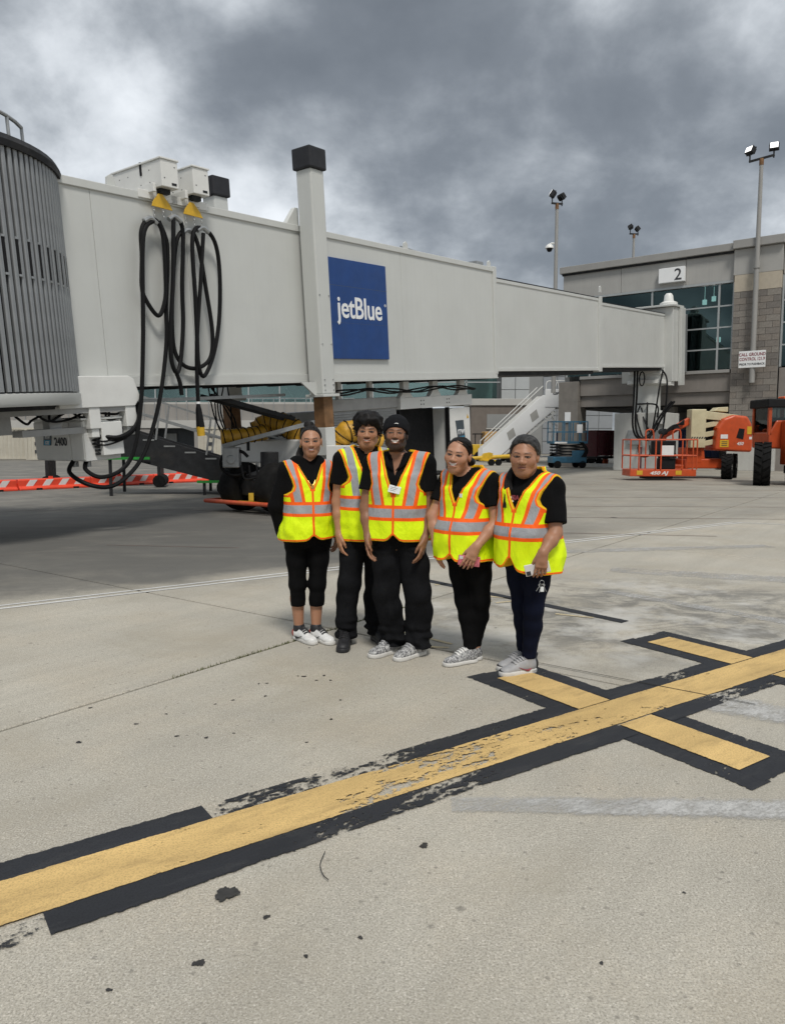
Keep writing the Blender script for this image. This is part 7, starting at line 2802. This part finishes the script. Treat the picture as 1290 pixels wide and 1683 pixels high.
S1 = dict(key='a', H=1.635, x=-.640, y=5.70, yaw=20, seed=11,
          label='woman at the left end in black hoodie, capri leggings and red heeled white sneakers',
          bw=.96, bd=.98, hips=1.06, belly=.02, sw=.155, sh=.805, arm=.98, leg=1.02, neck=.9,
          elbR=(-.232, -.04, 1.05), wriR=(-.195, .02, .84), elbL=(.20, .13, 1.05), wriL=(.20, .16, .83), hand=.92,
          ankR=(-.085, .04, .075), ankL=(.048, .03, .075), footR=40, footL=42,
          hc=(.030, -.02, 1.535), head=.98, hyaw=6, hpitch=2, hroll=-2, hood=True, sleeve=2,
          skin=(.42, .215, .128), face=dict(jaw=.80, cheek=1.1, smile=.4, round_=.96), feat=dict(smile=.5, teeth=.0040, eye=.0048, browt=.0058, lip=(.33, .12, .10)), hair_fn=hair_p1,
          pants=dict(name='leggings', mat='cloth_legging', r=(.088, .057, .051), end=.275, wr=.0012),
          vest=dict(hem=.80, v=1.185, zb=1.035, xb=.095, slope=.17, flare=.030, by=.0, bx=.0, vw=.085, side=.05),
          shoe=dict(upper='shoe_white', sole='sole_white', laces='shoe_black', L=.255, extra=red_heel))
S2 = dict(key='b', H=1.735, x=-.205, y=5.66, yaw=20, seed=21,
          label='tall man with bushy black hair and moustache, second from the left',
          bw=1.0, bd=.98, sw=.178, sh=.810, arm=.90, leg=.95,
          elbR=(-.212, -.05, 1.085), wriR=(-.192, -.09, .845), elbL=(.21, .12, 1.10), wriL=(.20, .10, .85),
          ankR=(-.150, -.06, .08), ankL=(.085, .06, .08), footR=-4, footL=22,
          hc=(.022, -.02, 1.605), head=1.06, hyaw=-2, hpitch=1, hroll=2, sleeve=.58, scoop=.03,
          skin=(.41, .208, .118), face=dict(jaw=1.0, smile=.4), feat=dict(smile=.7, teeth=.0045, mustache=.75, browt=.0065, eye=.0045), hair_fn=hair_p2,
          pants=dict(name='trousers', mat='cloth_pants', r=(.098, .080, .078), end=.055, wr=.0055, calf=.078),
          vest=dict(hem=.80, v=1.10, zb=1.085, xb=.105, slope=.10, vow=0.0, flare=.03, vw=.085),
          shoe=dict(upper='shoe_black', sole='shoe_black', laces='shoe_black', style='boot', L=.285))
S3 = dict(key='c', H=1.685, x=.046, y=5.36, yaw=-16, seed=31,
          label='bearded man in black beanie and polo, grinning in the middle of the group',
          bw=1.08, bd=1.0, sw=.192, sh=.818, arm=1.06, leg=1.0,
          elbR=(-.238, .02, 1.06), wriR=(-.218, -.06, .855), elbL=(.222, -.06, 1.06), wriL=(.172, -.14, .85),
          hkR=dict(curl=.42), hkL=dict(curl=.42),
          ankR=(-.035, .03, .08), ankL=(.140, -.04, .08), footR=-48, footL=-46, kneeoffR=(-.04, -.02, 0), kneeoffL=(.02, -.03, 0),
          hc=(-.022, -.02, 1.583), head=1.0, hyaw=-3, hpitch=-6, hroll=2, sleeve=.60, polo=True,
          skin=(.255, .122, .067), face=dict(jaw=1.05, cheek=1.15, smile=1.0), feat=dict(smile=1.0, teeth=.0088, beard=.9, eye=.0022, browt=.0045), hair_fn=hair_p3,
          pants=dict(name='trousers', mat='cloth_pants', r=(.105, .088, .086), end=.062, wr=.0070, calf=.088),
          vest=dict(hem=.838, v=1.165, zb=1.038, xb=.105, slope=.16, flare=.02, vw=.095, round=.045),
          shoe=dict(upper='shoe_pattern', sole='sole_white', laces='shoe_grey', L=.28))
S4 = dict(key='d', H=1.585, x=.520, y=5.17, yaw=-38, seed=41,
          label='smiling woman holding a pink phone, second from the right',
          bw=1.0, bd=1.03, hips=1.0, belly=.03, chest=1.1, sw=.165, sh=.798, arm=1.0, leg=1.0,
          elbL=(.175, -.16, 1.00), wriL=(.030, -.255, .845), elbR=(-.240, .05, 1.02), wriR=(-.220, -.01, .83), hand=.95,
          hdL=((-.42, -.06, -.9), (.10, 1, .10), (-.8, 0, .25)), hkL=dict(curls=(.35, .45, .5, .55), spread=.16, thumb_in=.1),
          hdR=((.15, -.10, -1), (.9, .3, 0), (.1, -1, 0)), hkR=dict(curl=.25, spread=.2),
          ankR=(.022, -.03, .085), ankL=(.060, .03, .085), footR=-62, footL=-60, kneeoffR=(-.01, -.02, 0), kneeoffL=(.03, -.02, 0),
          hc=(-.075, -.045, 1.443), head=1.05, hyaw=-22, hpitch=0, hroll=8, sleeve=.62, scoop=.03,
          skin=(.44, .228, .140), face=dict(jaw=.72, cheek=1.2, smile=.9, nose=1.05, round_=1.0), feat=dict(smile=.9, teeth=.0078, eye=.0040, browt=.0042, lip=(.36, .13, .11)), hair_fn=hair_p4,
          pants=dict(name='leggings', mat='cloth_legging', r=(.090, .053, .037), end=.10, wr=.0012, calf=.050),
          vest=dict(hem=.735, v=1.12, zb=.972, xb=.10, slope=.20, flare=.045, by=.02, vw=.085, round=.04),
          shoe=dict(upper='shoe_pattern', sole='sole_white', laces='shoe_white', L=.255))
S5 = dict(key='e', H=1.585, x=.895, y=4.93, yaw=-42, seed=51,
          label='older woman with grey streaked hair and navy leggings at the right end',
          bw=1.06, bd=1.12, hips=1.05, belly=.05, chest=1.1, sw=.170, sh=.785, arm=1.10, leg=.98, neck=1.08,
          elbL=(.135, -.19, .960), wriL=(.040, -.285, .845), elbR=(-.22, .22, .98), wriR=(-.12, .20, .80), hand=.97,
          hdL=((-.10, -.05, -1), (.05, 1, 0), (-1, 0, .1)), hkL=dict(curls=(.5, .6, .65, .7), spread=.12, thumb_in=.1),
          ankR=(.005, .12, .085), ankL=(.012, -.015, .085), footR=-60, footL=-66, kneeoffR=(.0, -.02, 0), kneeoffL=(-.01, -.02, 0),
          hc=(-.045, -.055, 1.440), head=1.10, hyaw=-18, hpitch=2, hroll=2, sleeve=.80, scoop=.03,
          skin=(.36, .182, .108), face=dict(jaw=1.0, cheek=1.15, smile=0, nose=1.2, round_=1.04), feat=dict(smile=0, eye=.0030, browt=.0032, hair=(.03, .025, .022), lip=(.28, .11, .085)), hair_fn=hair_p5,
          pants=dict(name='leggings', mat='cloth_navy', r=(.092, .057, .040), end=.10, wr=.0012, calf=.054),
          vest=dict(hem=.715, v=1.10, zb=.962, xb=.10, slope=.24, flare=.04, by=.015, vw=.085, round=.08, side=-.12),
          shoe=dict(upper='shoe_grey', sole='sole_white', laces='shoe_grey', style='air', L=.262, extra=air_heel))
PEOPLE = {}
for sp in (S1, S2, S3, S4, S5):
    PEOPLE[sp['key']] = (sp, *build_person(sp))


def on_front(sp, info, x, z):
    """point on the front of the vest at own-frame x, z (looks up the mesh)"""
    me = info['vest'].data
    n = len(me.vertices)
    co = np.empty(n * 3, F32)
    me.vertices.foreach_get('co', co)
    co = co.reshape(-1, 3)
    m = (np.abs(co[:, 0] - x) < .012) & (np.abs(co[:, 2] - z) < .012)
    return float(co[m, 1].min()) if m.any() else -.15


# necklace of the first woman
sp, root, info = PEOPLE['a']
z0 = info['sh_z']
m_ = MB()
m_.tube(smooth_path([(-.055, -.05, z0 + .03), (-.03, -.115, z0 - .06), (0, -.140, z0 - .105), (.03, -.115, z0 - .06), (.055, -.05, z0 + .03)], 6), .0018, 5)
o = m_.build('necklace', 'gold', root, smooth=True)
MB().cyl((0, -.150, z0 - .118), (0, -.143, z0 - .118), .013, seg=16).build('pendant', 'gold', o, smooth=True)
# orange tab on the tall man's vest
sp, root, info = PEOPLE['b']
y = on_front(sp, info, -.045, 1.285)
MB().bb(-.062, -.028, y - .003, y + .012, 1.274, 1.298).build('chest_tab', 'tag_orange', info['vest'])
# name badge of the bearded man
sp, root, info = PEOPLE['c']
y = on_front(sp, info, .02, 1.205)
bg_ = MB().bb(-.042, .042, -.0025, .0025, -.026, .026).build('name_badge', 'badge_white', info['vest'], bevel=.003)
bg_.location = (.012, y - .010, 1.205)
bg_.rotation_euler = (R(-12), R(14), R(10))
m_ = MB()
for k in range(3):
    m_.bb(-.03, .02 - .006 * k, -.0032, -.0026, .010 - .011 * k, .0125 - .011 * k)
m_.build('badge_text', 'ink', bg_)
MB().tube(smooth_path([(.0, -.004, .026), (.006, -.006, .042), (-.004, -.004, .055), (.004, -.002, .066)], 4), .005, 6).build('badge_clip', 'cloth_black', bg_, smooth=True)
# small white sticker on the smiling woman's vest edge
sp, root, info = PEOPLE['d']
y = on_front(sp, info, .05, 1.175)
MB().bb(.036, .056, y - .004, y + .01, 1.165, 1.19).build('sticker', 'badge_white', info['vest'])
# shirt print of the older woman
sp, root, info = PEOPLE['e']
pr_ = lettering('shirt_print', 'S', .07, 'badge_white', root, (-.03, -.158, 1.135), extrude=.002, offset=.003)
pr2 = lettering('shirt_print', 'USA', .040, 'ink_red', root, (-.012, -.160, 1.165), extrude=.002, offset=.002)


# ---- things held in the hands (world positions from the holder's wrist)
def hold(sp, off):
    w = sp['wriL']
    return Vector((sp['x'] + w[0] + off[0], sp['y'] + w[1] + off[1], w[2] + off[2]))


ph = thing('phone', 'pink patterned phone in the smiling woman\'s hand', 'phone', hold(S4, (-.045, .016, -.095)), rot=(R(8), R(6), R(-6)), group='phones held in hands')
MB().bb(-.072, .072, -.0045, .0045, -.035, .035).build('case', 'phone_pink', ph, bevel=.004)
MB().bb(-.066, .066, .0046, .0055, -.031, .031).build('screen', 'ink', ph)
MB().bb(-.066, -.040, -.0065, -.0047, .008, .030).build('camera_bump', 'phone_white', ph, bevel=.001)
ph = thing('phone', 'white phone in the older woman\'s hand above the keys', 'phone', hold(S5, (-.030, .016, -.10)), rot=(R(6), R(-14), R(-8)), group='phones held in hands')
MB().bb(-.078, .078, -.0045, .0045, -.037, .037).build('case', 'phone_white', ph, bevel=.004)
MB().bb(-.071, .071, .0046, .0055, -.032, .032).build('screen', 'ink', ph)
MB().bb(-.072, -.045, -.0065, -.0047, -.032, -.005).build('camera_bump', 'ink', ph, bevel=.001)
ky = thing('key_bunch', 'small bunch of keys with a white tag hanging below the white phone', 'keys', hold(S5, (-.01, -.035, -.165)))
m_ = MB()
m_.tube([(.014 * math.cos(a), 0, -.014 + .014 * math.sin(a)) for a in np.linspace(0, 6.28, 13)[:-1]], .0015, 5, closed=True)
m_.build('ring', 'galv', ky, smooth=True)
for k, an in enumerate((-.6, -.25, .5)):
    m_ = MB()
    dx_, dz_ = math.sin(an), -math.cos(an)
    m_.cyl((dx_ * .02, -.002, -.02 + dz_ * .012), (dx_ * .02, .002, -.02 + dz_ * .012), .010, seg=10)
    m_.beam((dx_ * .02, 0, -.02 + dz_ * .012), (dx_ * .06, 0, -.02 + dz_ * .058), .007, .0025)
    m_.build('key', 'galv', ky)
MB().bb(-.010, .014, -.002, .002, -.072, -.028).build('tag', 'badge_white', ky, bevel=.002)
